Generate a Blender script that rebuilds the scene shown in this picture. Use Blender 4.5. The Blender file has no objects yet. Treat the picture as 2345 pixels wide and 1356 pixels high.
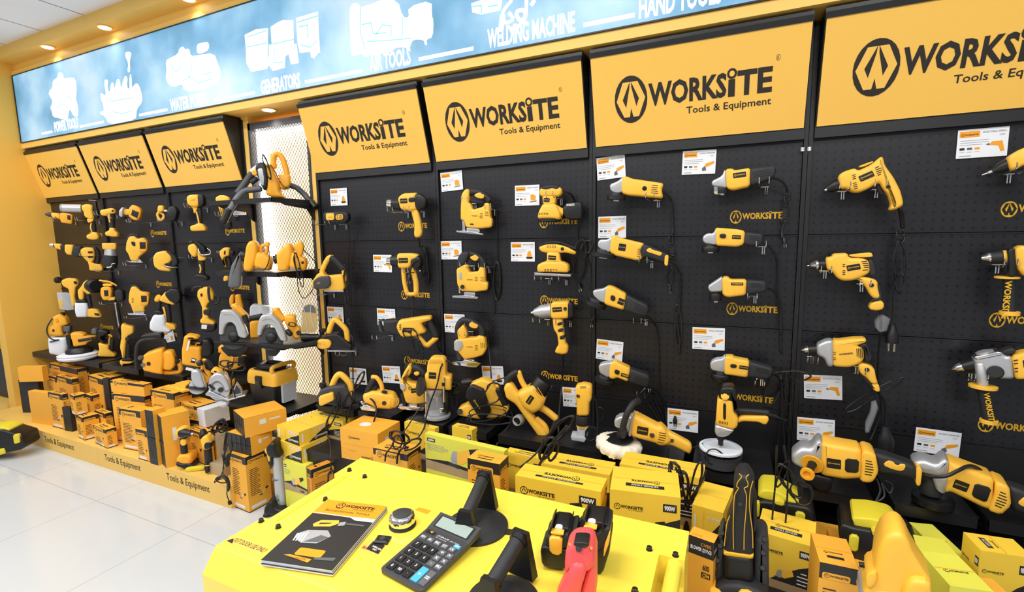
import bpy, bmesh, math, random
from mathutils import Vector, Matrix
random.seed(7)
SC = bpy.context.scene
COL = SC.collection
# ------------------------------------------------------------------ camera
PW, PH = 2345.0, 1356.0
FPX = 1105.6457
YAW, PIT, ROL = -0.4278, -0.1235, -0.0166
CAM = Vector((2.43198, -2.36349, 1.56413))
_cy, _sy, _cp, _sp, _cr, _sr = math.cos(YAW), math.sin(YAW), math.cos(PIT), math.sin(PIT), math.cos(ROL), math.sin(ROL)
CF = Vector((_sy*_cp, _cy*_cp, _sp)); _r0 = Vector((_cy, -_sy, 0)); _u0 = _r0.cross(CF)
CR = _r0*_cr + _u0*_sr; CU = _u0*_cr - _r0*_sr
cd = bpy.data.cameras.new('camera'); cam = bpy.data.objects.new('camera', cd); COL.objects.link(cam)
cd.sensor_width = 36.0; cd.lens = 36.0*FPX/PW; cd.clip_start = 0.02
cam.matrix_world = Matrix(((CR.x, CU.x, -CF.x, CAM.x), (CR.y, CU.y, -CF.y, CAM.y), (CR.z, CU.z, -CF.z, CAM.z), (0, 0, 0, 1)))
SC.camera = cam
# ------------------------------------------------------------------ light and exposure
SC.view_settings.view_transform = 'Standard'; SC.view_settings.look = 'None'
SC.view_settings.exposure = 0.0; SC.view_settings.gamma = 1.0; SC.view_settings.use_curve_mapping = False
wd = bpy.data.worlds.new('world'); SC.world = wd; wd.use_nodes = True
wd.node_tree.nodes['Background'].inputs[0].default_value = (0.93, 0.96, 1.0, 1)
wd.node_tree.nodes['Background'].inputs[1].default_value = 0.42
def area(name, loc, sx, sy, watts, target=None, col=(1, 0.98, 0.95)):
    l = bpy.data.lights.new(name, 'AREA'); l.shape = 'RECTANGLE'; l.size = sx; l.size_y = sy; l.energy = watts; l.color = col
    o = bpy.data.objects.new(name, l); COL.objects.link(o); o.location = loc
    if target is not None:
        o.rotation_euler = (Vector(target)-Vector(loc)).to_track_quat('-Z', 'Y').to_euler()
    return o
for ax in (-2.6, -0.6, 1.4, 3.4):
    area('ceiling_panel_lamp', (ax, -1.55, 3.18), 1.1, 0.28, 26)
    area('ceiling_panel_lamp', (ax, -3.3, 3.18), 1.2, 0.6, 40)
# ------------------------------------------------------------------ helpers
def lin(c):
    return tuple(((v/255)/12.92 if v/255 <= 0.04045 else (((v/255)+0.055)/1.055)**2.4) for v in c)
MATS = {}
def mat(name, rgb, rough=0.5, metal=0.0, emit=0.0, trans=0.0, coat=0.0, alpha=1.0, noise=0.0, nscale=40.0, bump=0.0):
    m = bpy.data.materials.new(name); m.use_nodes = True; nt = m.node_tree; b = nt.nodes['Principled BSDF']
    c = lin(rgb)
    b.inputs['Base Color'].default_value = (*c, 1); b.inputs['Roughness'].default_value = rough; b.inputs['Metallic'].default_value = metal
    if trans: b.inputs['Transmission Weight'].default_value = trans; b.inputs['IOR'].default_value = 1.3
    if coat: b.inputs['Coat Weight'].default_value = coat
    if alpha < 1: b.inputs['Alpha'].default_value = alpha
    if emit: b.inputs['Emission Color'].default_value = (*c, 1); b.inputs['Emission Strength'].default_value = emit
    if noise or bump:
        tc = nt.nodes.new('ShaderNodeTexCoord'); n = nt.nodes.new('ShaderNodeTexNoise'); n.inputs['Scale'].default_value = nscale; n.inputs['Detail'].default_value = 3
        nt.links.new(tc.outputs['Object'], n.inputs['Vector'])
        if noise:
            mx = nt.nodes.new('ShaderNodeMix'); mx.data_type = 'RGBA'
            mx.inputs[6].default_value = (*[v*(1-noise) for v in c], 1); mx.inputs[7].default_value = (*[min(1, v*(1+noise)) for v in c], 1)
            nt.links.new(n.outputs[0], mx.inputs[0]); nt.links.new(mx.outputs[2], b.inputs['Base Color'])
        if bump:
            bp = nt.nodes.new('ShaderNodeBump'); bp.inputs['Strength'].default_value = bump; bp.inputs['Distance'].default_value = 0.002
            nt.links.new(n.outputs[0], bp.inputs['Height']); nt.links.new(bp.outputs[0], b.inputs['Normal'])
    MATS[name] = m
    return m
def nd(nt, typ, op=None, **kw):
    n = nt.nodes.new(typ)
    if op: n.operation = op
    for k, v in kw.items(): n.inputs[int(k[1:])].default_value = v
    return n
mat('yellow', (250, 192, 66), 0.38, noise=0.05, nscale=18)
mat('amber', (248, 176, 44), 0.4, noise=0.05, nscale=18)
mat('sign', (246, 194, 88), 0.36, noise=0.03, nscale=3)
mat('black', (20, 20, 22), 0.42, noise=0.15, nscale=60)
mat('rubber', (34, 35, 38), 0.6, noise=0.15, nscale=120, bump=0.3)
mat('cordblack', (20, 20, 22), 0.42)
mat('shelfblack', (24, 24, 27), 0.42, noise=0.12, nscale=50)
mat('grey', (96, 98, 102), 0.5, noise=0.06)
mat('darkgrey', (58, 59, 63), 0.5, noise=0.08)
mat('silver', (196, 198, 202), 0.38, 0.55, noise=0.06, nscale=30)
mat('chrome', (225, 225, 228), 0.14, 1.0)
mat('steel', (205, 206, 210), 0.3, 0.9, noise=0.05)
mat('whiteplastic', (226, 231, 240), 0.5, noise=0.03)
mat('paper', (236, 239, 245), 0.6, noise=0.015, nscale=8)
mat('inkgrey', (150, 153, 160), 0.7)
mat('ink', (34, 26, 18), 0.55)
mat('logoyellow', (222, 172, 30), 0.5)
mat('logowhite', (240, 240, 238), 0.5)
mat('orange', (244, 160, 24), 0.5, noise=0.05, nscale=6)
mat('carton', (242, 174, 56), 0.55, noise=0.06, nscale=7)
mat('cartondark', (224, 150, 40), 0.55, noise=0.06, nscale=7)
mat('cartonyellow', (246, 206, 64), 0.5, noise=0.05, nscale=7)
mat('cartonlime', (226, 222, 80), 0.5, noise=0.05, nscale=7)
mat('cartonblack', (38, 36, 36), 0.5, noise=0.1, nscale=9)
mat('kraft', (176, 156, 122), 0.7, noise=0.07, nscale=14)
mat('cartonwhite', (226, 228, 232), 0.55, noise=0.02, nscale=10)
mat('woodprint', (176, 150, 112), 0.5, noise=0.15, nscale=12)
mat('wall', (240, 188, 80), 0.55, noise=0.025, nscale=2.5)
mat('trimyellow', (246, 200, 100), 0.5, noise=0.02, nscale=4)
mat('plinth', (234, 190, 96), 0.5, noise=0.03, nscale=4)
mat('genyellow', (252, 228, 78), 0.3, coat=0.35, noise=0.025, nscale=5)
mat('red', (247, 88, 92), 0.42, noise=0.05)
mat('blue', (74, 176, 214), 0.4)
mat('lcd', (158, 174, 166), 0.25)
mat('wool', (238, 232, 214), 0.95, noise=0.1, nscale=160, bump=1.0)
mat('clear', (232, 236, 240), 0.12, alpha=0.24)
mat('frost', (222, 228, 236), 0.3, alpha=0.62)
mat('cling', (236, 238, 242), 0.08, alpha=0.13)
mat('meshwire', (52, 44, 34), 0.5)
mat('backlight', (255, 232, 196), 0.6, emit=0.85)
mat('ledstrip', (255, 252, 246), 0.6, emit=7.0)
mat('lampdisc', (255, 250, 240), 0.5, emit=9.0)
mat('white', (240, 242, 245), 0.5)
mat('lime', (222, 206, 52), 0.45)
# pegboard: black sheet steel with a grid of square punched holes
def peg_material():
    m = bpy.data.materials.new('pegboard'); m.use_nodes = True; nt = m.node_tree; b = nt.nodes['Principled BSDF']; L = nt.links
    tc = nd(nt, 'ShaderNodeTexCoord'); sp = nd(nt, 'ShaderNodeSeparateXYZ'); L.new(tc.outputs['Object'], sp.inputs[0])
    acc = []
    for ax, pitch in ((0, 0.030), (2, 0.0313)):
        a = nd(nt, 'ShaderNodeMath', 'DIVIDE', i1=pitch); L.new(sp.outputs[ax], a.inputs[0])
        f = nd(nt, 'ShaderNodeMath', 'FRACT'); L.new(a.outputs[0], f.inputs[0])
        s = nd(nt, 'ShaderNodeMath', 'SUBTRACT', i1=0.5); L.new(f.outputs[0], s.inputs[0])
        ab = nd(nt, 'ShaderNodeMath', 'ABSOLUTE'); L.new(s.outputs[0], ab.inputs[0])
        lt = nd(nt, 'ShaderNodeMath', 'LESS_THAN', i1=0.15); L.new(ab.outputs[0], lt.inputs[0]); acc.append(lt)
    mu = nd(nt, 'ShaderNodeMath', 'MULTIPLY'); L.new(acc[0].outputs[0], mu.inputs[0]); L.new(acc[1].outputs[0], mu.inputs[1])
    mx = nd(nt, 'ShaderNodeMix'); mx.data_type = 'RGBA'; mx.inputs[6].default_value = (*lin((25, 26, 32)), 1); mx.inputs[7].default_value = (*lin((2, 2, 2)), 1)
    L.new(mu.outputs[0], mx.inputs[0]); L.new(mx.outputs[2], b.inputs['Base Color'])
    iv = nd(nt, 'ShaderNodeMath', 'SUBTRACT', i0=1.0); L.new(mu.outputs[0], iv.inputs[1])
    bp = nd(nt, 'ShaderNodeBump'); bp.inputs['Strength'].default_value = 0.4; bp.inputs['Distance'].default_value = 0.001
    L.new(iv.outputs[0], bp.inputs['Height']); L.new(bp.outputs[0], b.inputs['Normal'])
    b.inputs['Roughness'].default_value = 0.36
    MATS['pegboard'] = m
peg_material()
def tile_material(name, c, cj, pitch, joint, rough, offx=0.0, offy=0.0):
    m = bpy.data.materials.new(name); m.use_nodes = True; nt = m.node_tree; b = nt.nodes['Principled BSDF']; L = nt.links
    tc = nd(nt, 'ShaderNodeTexCoord'); sp = nd(nt, 'ShaderNodeSeparateXYZ'); L.new(tc.outputs['Object'], sp.inputs[0])
    acc = []
    for ax, off in ((0, offx), (1, offy)):
        o = nd(nt, 'ShaderNodeMath', 'ADD', i1=off+100*pitch); L.new(sp.outputs[ax], o.inputs[0])
        a = nd(nt, 'ShaderNodeMath', 'DIVIDE', i1=pitch); L.new(o.outputs[0], a.inputs[0])
        f = nd(nt, 'ShaderNodeMath', 'FRACT'); L.new(a.outputs[0], f.inputs[0])
        lt = nd(nt, 'ShaderNodeMath', 'LESS_THAN', i1=joint/pitch); L.new(f.outputs[0], lt.inputs[0]); acc.append(lt)
    mu = nd(nt, 'ShaderNodeMath', 'MAXIMUM'); L.new(acc[0].outputs[0], mu.inputs[0]); L.new(acc[1].outputs[0], mu.inputs[1])
    n = nd(nt, 'ShaderNodeTexNoise'); n.inputs['Scale'].default_value = 1.6; n.inputs['Detail'].default_value = 5; L.new(tc.outputs['Object'], n.inputs['Vector'])
    m0 = nd(nt, 'ShaderNodeMix'); m0.data_type = 'RGBA'; m0.inputs[6].default_value = (*[v*0.95 for v in lin(c)], 1); m0.inputs[7].default_value = (*lin(c), 1); L.new(n.outputs[0], m0.inputs[0])
    mx = nd(nt, 'ShaderNodeMix'); mx.data_type = 'RGBA'; mx.inputs[7].default_value = (*lin(cj), 1)
    L.new(m0.outputs[2], mx.inputs[6]); L.new(mu.outputs[0], mx.inputs[0]); L.new(mx.outputs[2], b.inputs['Base Color'])
    b.inputs['Roughness'].default_value = rough
    MATS[name] = m
tile_material('floortile', (203, 206, 208), (168, 168, 166), 0.8, 0.004, 0.13, 0.25, 0.1)
tile_material('ceilingtile', (246, 247, 252), (132, 130, 134), 0.6, 0.012, 0.8, 0.1, 0.25)

def ray(x, y):
    return CF + CR*((x-PW/2)/FPX) + CU*((PH/2-y)/FPX)
def on(x, y, axis, val):
    d = ray(x, y); return CAM + d*((val-CAM[axis])/d[axis])
def proj(p):
    d = Vector(p)-CAM; z = d.dot(CF); return (PW/2+FPX*d.dot(CR)/z, PH/2-FPX*d.dot(CU)/z)
def link(name, me, mats, parent=None, loc=None):
    o = bpy.data.objects.new(name, me); COL.objects.link(o)
    if me is not None and mats:
        for m in (mats if isinstance(mats, (list, tuple)) else [mats]):
            me.materials.append(MATS[m] if isinstance(m, str) else m)
    if parent is not None: o.parent = parent
    if loc is not None: o.location = loc
    return o
def tag(o, label, cat, group=None, kind=None):
    o['label'] = label; o['category'] = cat
    if group: o['group'] = group
    if kind: o['kind'] = kind
    return o
def struct(o): o['kind'] = 'structure'; return o
def mesh(name, verts, faces, smooth=None, mi=None):
    me = bpy.data.meshes.new(name); me.from_pydata([tuple(v) for v in verts], [], faces); me.validate(); 
    if mi:
        for p, k in zip(me.polygons, mi): p.material_index = k
    bm = bmesh.new(); bm.from_mesh(me); bmesh.ops.recalc_face_normals(bm, faces=bm.faces); bm.to_mesh(me); bm.free()
    if smooth is not None:
        me.polygons.foreach_set('use_smooth', [True]*len(me.polygons)); me.set_sharp_from_angle(angle=math.radians(smooth))
    return me
class G:
    """collects shapes into one mesh"""
    def __init__(s): s.v = []; s.f = []; s.mi = []; s.k = 0
    def add(s, vs, fs):
        n = len(s.v); s.v += [Vector(v) for v in vs]; s.f += [tuple(i+n for i in f) for f in fs]; s.mi += [s.k]*len(fs)
    def box(s, x0, x1, y0, y1, z0, z1):
        s.add([(x, y, z) for z in (z0, z1) for y in (y0, y1) for x in (x0, x1)], [(0, 2, 3, 1), (4, 5, 7, 6), (0, 1, 5, 4), (2, 6, 7, 3), (0, 4, 6, 2), (1, 3, 7, 5)])
    def obox(s, o, a, b, c):
        o, a, b, c = map(Vector, (o, a, b, c))
        s.add([o+a*i+b*j+c*k for k in (0, 1) for j in (0, 1) for i in (0, 1)], [(0, 2, 3, 1), (4, 5, 7, 6), (0, 1, 5, 4), (2, 6, 7, 3), (0, 4, 6, 2), (1, 3, 7, 5)])
    def quad(s, a, b, c, d): s.add([a, b, c, d], [(0, 1, 2, 3)])
    def prism(s, poly, d):
        n = len(poly); d = Vector(d); vs = [Vector(p) for p in poly]; vs = vs+[v+d for v in vs]
        s.add(vs, [tuple(range(n))[::-1], tuple(range(n, 2*n))]+[(i, (i+1) % n, n+(i+1) % n, n+i) for i in range(n)])
    def tube(s, pts, r, seg=8, taper=None):
        pts = [Vector(p) for p in pts]; n = len(pts)
        if n < 2: return
        t0 = (pts[1]-pts[0]).normalized(); ref = Vector((0, 0, 1)) if abs(t0.z) < 0.9 else Vector((1, 0, 0))
        a = t0.cross(ref).normalized(); vs = []
        for i, p in enumerate(pts):
            t = (pts[min(i+1, n-1)]-pts[max(i-1, 0)])
            if t.length < 1e-9: t = t0.copy()
            t.normalize(); a = a-t*a.dot(t)
            if a.length < 1e-6: a = t.orthogonal()
            a.normalize(); b = t.cross(a)
            rr = r if taper is None else r*taper[i]
            for k in range(seg):
                q = 2*math.pi*k/seg; vs.append(p+a*(math.cos(q)*rr)+b*(math.sin(q)*rr))
        fs = [(i*seg+k, i*seg+(k+1) % seg, (i+1)*seg+(k+1) % seg, (i+1)*seg+k) for i in range(n-1) for k in range(seg)]
        fs += [tuple(range(seg))[::-1], tuple(range((n-1)*seg, n*seg))]
        s.add(vs, fs)
    def lathe(s, p0, p1, prof, seg=24, squash=1.0, sq=None):
        p0, p1 = Vector(p0), Vector(p1); ax = p1-p0; t = ax.normalized(); a = (Vector(sq) if sq is not None else t.orthogonal()); a = (a-t*a.dot(t)).normalized(); b = t.cross(a); vs = []
        for q, r in prof:
            for k in range(seg):
                w = 2*math.pi*k/seg; vs.append(p0+ax*q+a*(math.cos(w)*r*squash)+b*(math.sin(w)*r))
        n = len(prof)
        fs = [(i*seg+k, i*seg+(k+1) % seg, (i+1)*seg+(k+1) % seg, (i+1)*seg+k) for i in range(n-1) for k in range(seg)]
        fs += [tuple(range(seg))[::-1], tuple(range((n-1)*seg, n*seg))]
        s.add(vs, fs)
    def out(s, name, mats, parent=None, loc=None, smooth=None):
        o = Vector(loc) if loc is not None else (world_loc(parent) if parent is not None else Vector((0, 0, 0)))
        me = mesh(name, [v-o for v in s.v], s.f, smooth, s.mi if isinstance(mats, (list, tuple)) else None)
        return link(name, me, mats, parent, None if parent is not None else o)
def world_loc(p):
    l = Vector((0, 0, 0))
    while p is not None: l = l+p.location; p = p.parent
    return l
def spline(pts, n=6, closed=False):
    pts = [Vector(p) for p in pts]; m = len(pts); out = []
    if m < 3: return pts
    rng = m if closed else m-1
    for i in range(rng):
        if closed: a, b, c, d = pts[i-1], pts[i], pts[(i+1) % m], pts[(i+2) % m]
        else: a, b, c, d = pts[max(i-1, 0)], pts[i], pts[i+1], pts[min(i+2, m-1)]
        for k in range(n):
            t = k/n
            out.append(0.5*((2*b)+(c-a)*t+(2*a-5*b+4*c-d)*t*t+(3*b-a-3*c+d)*t**3))
    if not closed: out.append(pts[-1])
    return out
def empty(name, loc, label, cat, group=None):
    o = bpy.data.objects.new(name, None); COL.objects.link(o); o.location = loc; o.empty_display_size = 0.05
    return tag(o, label, cat, group)
# ---- lettering: one mesh per string, reused
_TXT = {}
def text_mesh(s, bold=0.0, shear=0.0, depth=0.0, spacing=1.0):
    key = (s, bold, shear, spacing)
    if key not in _TXT:
        cu = bpy.data.curves.new('t', 'FONT'); cu.body = s; cu.size = 1.0; cu.offset = bold; cu.shear = shear; cu.resolution_u = 2; cu.space_character = spacing
        ob = bpy.data.objects.new('t', cu); COL.objects.link(ob)
        dg = bpy.context.evaluated_depsgraph_get(); dg.update()
        me = bpy.data.meshes.new_from_object(ob.evaluated_get(dg)); bpy.data.objects.remove(ob); bpy.data.curves.remove(cu)
        vs = [v.co.copy() for v in me.vertices]; fs = [tuple(p.vertices) for p in me.polygons]; bpy.data.meshes.remove(me)
        x0 = min(v.x for v in vs); x1 = max(v.x for v in vs); y0 = min(v.y for v in vs); y1 = max(v.y for v in vs)
        _TXT[key] = ([((v.x-x0)/(x1-x0), (v.y-y0)/(y1-y0)) for v in vs], fs, (x1-x0)/(y1-y0))
    return _TXT[key]
class Face:
    """a flat frame: origin o, unit right r, unit up u, normal n; collects printing in it"""
    def __init__(s, o, r, u):
        s.o = Vector(o); s.r = Vector(r).normalized(); u = Vector(u); s.u = (u-s.r*u.dot(s.r)).normalized(); s.n = s.r.cross(s.u); s.g = G(); s.m = []
    def p(s, x, y, h=0.0006): return s.o+s.r*x+s.u*y+s.n*h
    def mk(s, m):
        if m not in s.m: s.m.append(m)
        s.g.k = s.m.index(m)
    def rect(s, m, x0, y0, x1, y1, h=0.0006):
        s.mk(m); s.g.quad(s.p(x0, y0, h), s.p(x1, y0, h), s.p(x1, y1, h), s.p(x0, y1, h))
    def poly(s, m, pts, h=0.0006):
        s.mk(m); s.g.add([s.p(x, y, h) for x, y in pts], [tuple(range(len(pts)))])
    def rrect(s, m, x0, y0, x1, y1, r, h=0.0006):
        pts = []
        for cx, cy, a in ((x1-r, y0+r, -90), (x1-r, y1-r, 0), (x0+r, y1-r, 90), (x0+r, y0+r, 180)):
            for k in range(4):
                w = math.radians(a+30*k); pts.append((cx+r*math.cos(w), cy+r*math.sin(w)))
        s.poly(m, pts, h)
    def disc(s, m, cx, cy, rx, ry=None, h=0.0006, n=24):
        ry = rx if ry is None else ry
        s.poly(m, [(cx+rx*math.cos(2*math.pi*k/n), cy+ry*math.sin(2*math.pi*k/n)) for k in range(n)], h)
    def text(s, m, txt, x0, y0, x1, y1=None, bold=0.0, shear=0.0, h=0.0009, flip=False):
        vs, fs, asp = text_mesh(txt, bold, shear)
        if y1 is None: y1 = y0+(x1-x0)/asp
        s.mk(m)
        if flip: s.g.add([s.p(x1-(x1-x0)*a, y1-(y1-y0)*b, h) for a, b in vs], fs)
        else: s.g.add([s.p(x0+(x1-x0)*a, y0+(y1-y0)*b, h) for a, b in vs], fs)
    def emblem(s, fg, bg, cx, cy, rx, ry=None, h=0.0007, ring=False):
        ry = rx if ry is None else ry; X = lambda q: [(cx+a*rx, cy+b*ry) for a, b in q]
        s.disc(fg, cx, cy, rx, ry, h)
        s.poly(bg, X([(-.46, .74), (.44, .74), (.88, .04), (.47, -.74), (.13, -.74), (0, -.36), (-.09, -.74), (-.44, -.74), (-.88, -.04)]), h+0.0003)
        s.poly(fg, X([(-.03, .76), (-.5, .0), (-.3, -.33), (-.06, .5)]), h+0.0006)
        s.poly(fg, X([(.03, .76), (.5, .02), (.33, -.3), (.06, .5)]), h+0.0006)
    def worksite(s, fg, bg, x, y, w, h=0.0009, sub=True, flip=False, vs=0.75):
        """emblem plus name, x,y lower left of the emblem, w overall width, vs the height stretch"""
        rx, ry = 0.114*w, 0.157*w*vs; cy = y+ry
        if flip:
            f2 = Face(s.p(x+w, y+2*ry, 0), -s.r, -s.u); f2.g = s.g; f2.m = s.m; f2.worksite(fg, bg, 0, 0, w, h, sub, False, vs); return
        v = w*vs; b, t = cy-0.062*v, cy+0.090*v
        s.emblem(fg, bg, x+rx, cy, rx, ry, h)
        s.text(fg, 'WORKS', x+0.236*w, b, x+0.735*w, t, bold=0.035, h=h)
        s.rect(fg, x+0.745*w, b, x+0.785*w, b+0.7*(t-b), h)
        s.disc(fg, x+0.765*w, t-0.012*v, 0.030*w, 0.033*v, h, 12); s.disc(bg, x+0.765*w, t-0.012*v, 0.016*w, 0.018*v, h+0.0003, 12)
        s.text(fg, 'TE', x+0.797*w, b, x+w, t, bold=0.035, h=h)
        if sub: s.text(fg, 'Tools & Equipment', x+0.486*w, cy-0.150*v, x+w, cy-0.092*v, bold=0.012, h=h)
    def out(s, name, parent):
        if s.g.v: return s.g.out(name, s.m, parent)
# ================================================================== the room
def sbox(name, m, *b): g = G(); g.box(*b); return struct(g.out(name, m))
sbox('floor', 'floortile', -7, 6.5, -8, 0.35, -0.05, 0.0)
sbox('ceiling', 'ceilingtile', -7, 6.5, -8, -0.25, 3.20, 3.25)
sbox('wall_back', 'wall', -7.0, 5.6, 0.16, 0.30, 0.0, 3.4)
sbox('wall_left', 'wall', -3.42, -3.305, -0.43, 0.16, 0.0, 3.2)
# bulkhead over the bays, with the cove in front of it
g = G(); g.box(-3.305, 5.6, -0.13, 0.16, 2.40, 3.11); struct(g.out('trim_1', 'trimyellow'))
g = G(); g.box(-3.6, 5.6, -0.25, 0.16, 3.11, 3.24); struct(g.out('trim_2', 'trimyellow'))
g = G(); g.box(-3.305, 5.6, -0.146, -0.13, 2.40, 2.446); struct(g.out('trim_3', 'trimyellow'))
g = G(); g.box(-3.305, 5.6, -0.146, -0.13, 3.012, 3.05); struct(g.out('trim_4', 'trimyellow'))
def downlight(x, y, z, label):
    e = empty('downlight', (x, y, z), label, 'ceiling light', 'round downlights in the yellow bulkhead')
    g = G(); g.lathe((x, y, z-0.006), (x, y, z-0.001), [(0, 0.038), (0, 0.05), (1, 0.05), (1, 0.038)], 28); g.out('rim', 'trimyellow', e)
    g = G(); g.lathe((x, y, z-0.0085), (x, y, z-0.0055), [(0, 0.036), (1, 0.036)], 28); g.out('lens', 'lampdisc', e)
    l = bpy.data.lights.new('spot', 'SPOT'); l.energy = 14; l.spot_size = 1.9; l.spot_blend = 0.8; l.shadow_soft_size = 0.04; l.color = (1, 0.95, 0.86)
    o = bpy.data.objects.new('spot', l); COL.objects.link(o); o.location = (x, y, z-0.012); o.parent = None
for x, lab in ((-2.55, 'round downlight in the cove nearest the left wall'), (-1.75, 'round downlight in the cove above the water pump picture'), (-0.8, 'round downlight in the cove above the generator picture')):
    downlight(x, -0.2, 3.11, lab)
downlight(-0.32, -0.06, 2.40, 'round downlight under the bulkhead above the mesh column')
# ---- backlit category banner
def banner_mat():
    m = bpy.data.materials.new('bannerfilm'); m.use_nodes = True; nt = m.node_tree; b = nt.nodes['Principled BSDF']; L = nt.links
    tc = nd(nt, 'ShaderNodeTexCoord'); sp = nd(nt, 'ShaderNodeSeparateXYZ'); L.new(tc.outputs['Object'], sp.inputs[0])
    n = nd(nt, 'ShaderNodeTexNoise'); n.inputs['Scale'].default_value = 1.5; n.inputs['Detail'].default_value = 4; L.new(tc.outputs['Object'], n.inputs['Vector'])
    mr = nd(nt, 'ShaderNodeMapRange', i1=-3.35, i2=-2.2, i3=0.0, i4=0.30); L.new(sp.outputs[0], mr.inputs[0])
    ms = nd(nt, 'ShaderNodeMath', 'MULTIPLY_ADD', i1=2.3, i2=-0.82); L.new(n.outputs[0], ms.inputs[0])
    ad = nd(nt, 'ShaderNodeMath', 'ADD'); L.new(mr.outputs[0], ad.inputs[0]); L.new(ms.outputs[0], ad.inputs[1])
    cr = nd(nt, 'ShaderNodeValToRGB'); L.new(ad.outputs[0], cr.inputs[0]); e = cr.color_ramp.elements
    e[0].position = 0.0; e[0].color = (*lin((70, 86, 112)), 1); e[1].position = 1.0; e[1].color = (*lin((214, 240, 253)), 1)
    for p, c in ((0.22, (84, 150, 182)), (0.48, (128, 190, 228)), (0.75, (178, 224, 250))):
        q = e.new(p); q.color = (*lin(c), 1)
    b.inputs['Base Color'].default_value = (0.03, 0.05, 0.08, 1); b.inputs['Roughness'].default_value = 0.3
    L.new(cr.outputs[0], b.inputs['Emission Color']); b.inputs['Emission Strength'].default_value = 0.92
    MATS['bannerfilm'] = m
banner_mat()
mat('bannerwhite', (255, 255, 255), 0.4, emit=1.35)
mat('bannerpale', (206, 236, 252), 0.4, emit=0.95)
YB = -0.150
be = empty('category_banner', (-0.5, YB, 2.73), 'long backlit blue banner naming the tool categories above all the bays', 'sign')
g = G(); g.box(-3.29, 5.55, YB, -0.131, 2.452, 3.006); g.out('film', 'bannerfilm', be)
g = G()
for z0, z1 in ((2.446, 2.452), (3.006, 3.012)): g.box(-3.295, 5.55, YB-0.006, -0.13, z0, z1)
g.box(-3.297, -3.289, YB-0.006, -0.13, 2.446, 3.012); g.out('frame', 'black', be)
bf = Face((0, YB, 0), (1, 0, 0), (0, 0, 1))
def bpt(x, y): p = on(x, y, 1, YB-0.001); return (p.x, p.z)
def chaikin(p, it=1):
    for _ in range(it):
        q = []
        for i in range(len(p)):
            a, b = p[i], p[(i+1) % len(p)]
            q += [(a[0]*.75+b[0]*.25, a[1]*.75+b[1]*.25), (a[0]*.25+b[0]*.75, a[1]*.25+b[1]*.75)]
        p = q
    return p
def P(s): return [tuple(float(v) for v in t.split(',')) for t in s.split()]
def blob(s, x0, y0, k=3.875, m='bannerwhite', it=1, h=0.001): bf.poly(m, [bpt(x0+x/k, y0+y/k) for x, y in chaikin(P(s), it)], h)
# power tools, garden tools, pumps, generators, air tools and welders as white silhouettes
blob('430,820 470,770 465,720 510,690 520,640 555,645 565,700 610,690 670,690 680,820 670,870 695,960 690,1040 650,1030 620,960 605,1010 600,1075 540,1050 470,1040 460,980 445,960 470,900 440,850', 0, 0)
blob('920,710 960,705 950,780 975,830 985,735 1010,735 1010,820 1035,705 1060,700 1075,800 1100,680 1130,675 1125,770 1150,800 1150,660 1165,660 1170,790 1200,740 1230,745 1265,860 1255,920 1215,960 1205,1060 1085,1085 970,1105 930,1030 885,1010 890,990 930,980 890,860 895,820 945,860', 0, 0)
blob('1110,470 1140,455 1165,470 1160,500 1150,540 1155,640 1130,640 1140,560 1115,510', 0, 0)
blob('1470,540 1500,520 1580,480 1590,430 1625,410 1640,440 1680,430 1690,500 1760,490 1900,470 1930,560 1960,640 1940,730 1880,760 1780,800 1720,810 1630,800 1620,740 1560,770 1500,760 1470,690 1480,640', 0, 0)
blob('1745,395 1790,380 1850,370 1855,440 1800,470 1750,480', 0, 0)
blob('40,310 140,260 245,250 245,480 255,560 240,610 120,635 95,635 55,560 50,420', 550, 0, it=0)
blob('270,240 330,200 375,180 470,180 475,390 500,390 520,560 450,570 430,480 400,500 395,600 290,630 255,580 255,400 280,390', 550, 0, it=0)
blob('495,160 690,100 700,330 710,470 680,470 660,520 630,510 620,460 530,470 510,390 500,250', 550, 0, 3.875, 'bannerpale', 0)
blob('640,300 690,260 695,470 660,510 625,470', 550, 0)
blob('970,100 990,30 1050,30 1065,70 1180,30 1240,0 1400,0 1440,150 1500,160 1490,60 1700,0 1700,140 1715,180 1710,330 1650,350 1660,400 1640,400 1630,350 1530,350 1510,410 1490,450 1470,420 1380,420 1345,460 1230,480 1220,505 1190,480 1110,510 1080,470 1000,505 985,470 975,280', 550, 0)
blob('2050,30 2140,0 2325,0 2310,90 2140,130 2060,110', 550, 0, 3.875, 'bannerpale', 0)
def bstroke(s, r, x0, y0, k=3.875):
    p = [Vector((q[0], 0, q[1])) for q in (bpt(x0+x/k, y0+y/k) for x, y in P(s))]; p = spline(p, 5)
    for a, b in zip(p, p[1:]):
        t = (b-a); n = Vector((-t.z, 0, t.x)).normalized()*r
        bf.poly('bannerwhite', [((a+n).x, (a+n).z), ((a-n).x, (a-n).z), ((b-n).x, (b-n).z), ((b+n).x, (b+n).z)], 0.0013)
bstroke('280,0 200,110 220,200 290,170 250,110', .008, 1100, 0); bstroke('410,0 400,140 350,180 320,110 380,90 400,150 330,240 260,260', .009, 1100, 0); bstroke('200,130 180,280', .014, 1100, 0)
bstroke('480,0 450,50', .01, 1100, 0)
for s, x0, k in (('370,1185 465,1170', 0, 3.875), ('710,1120 920,1085', 0, 3.875), ('1235,1020 1485,975', 0, 3.875), ('1900,890 2260,825', 0, 3.875), ('575,735 1080,622', 550, 3.875), ('1585,530 2070,425', 550, 3.875), ('915,225 1370,130', 1100, 3.875)):
    a, b = [bpt(x0+x/k, y/k) for x, y in P(s)]; z = (a[1]+b[1])/2; bf.rect('bannerwhite', a[0], z-0.009, b[0], z+0.009, 0.001)
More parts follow.
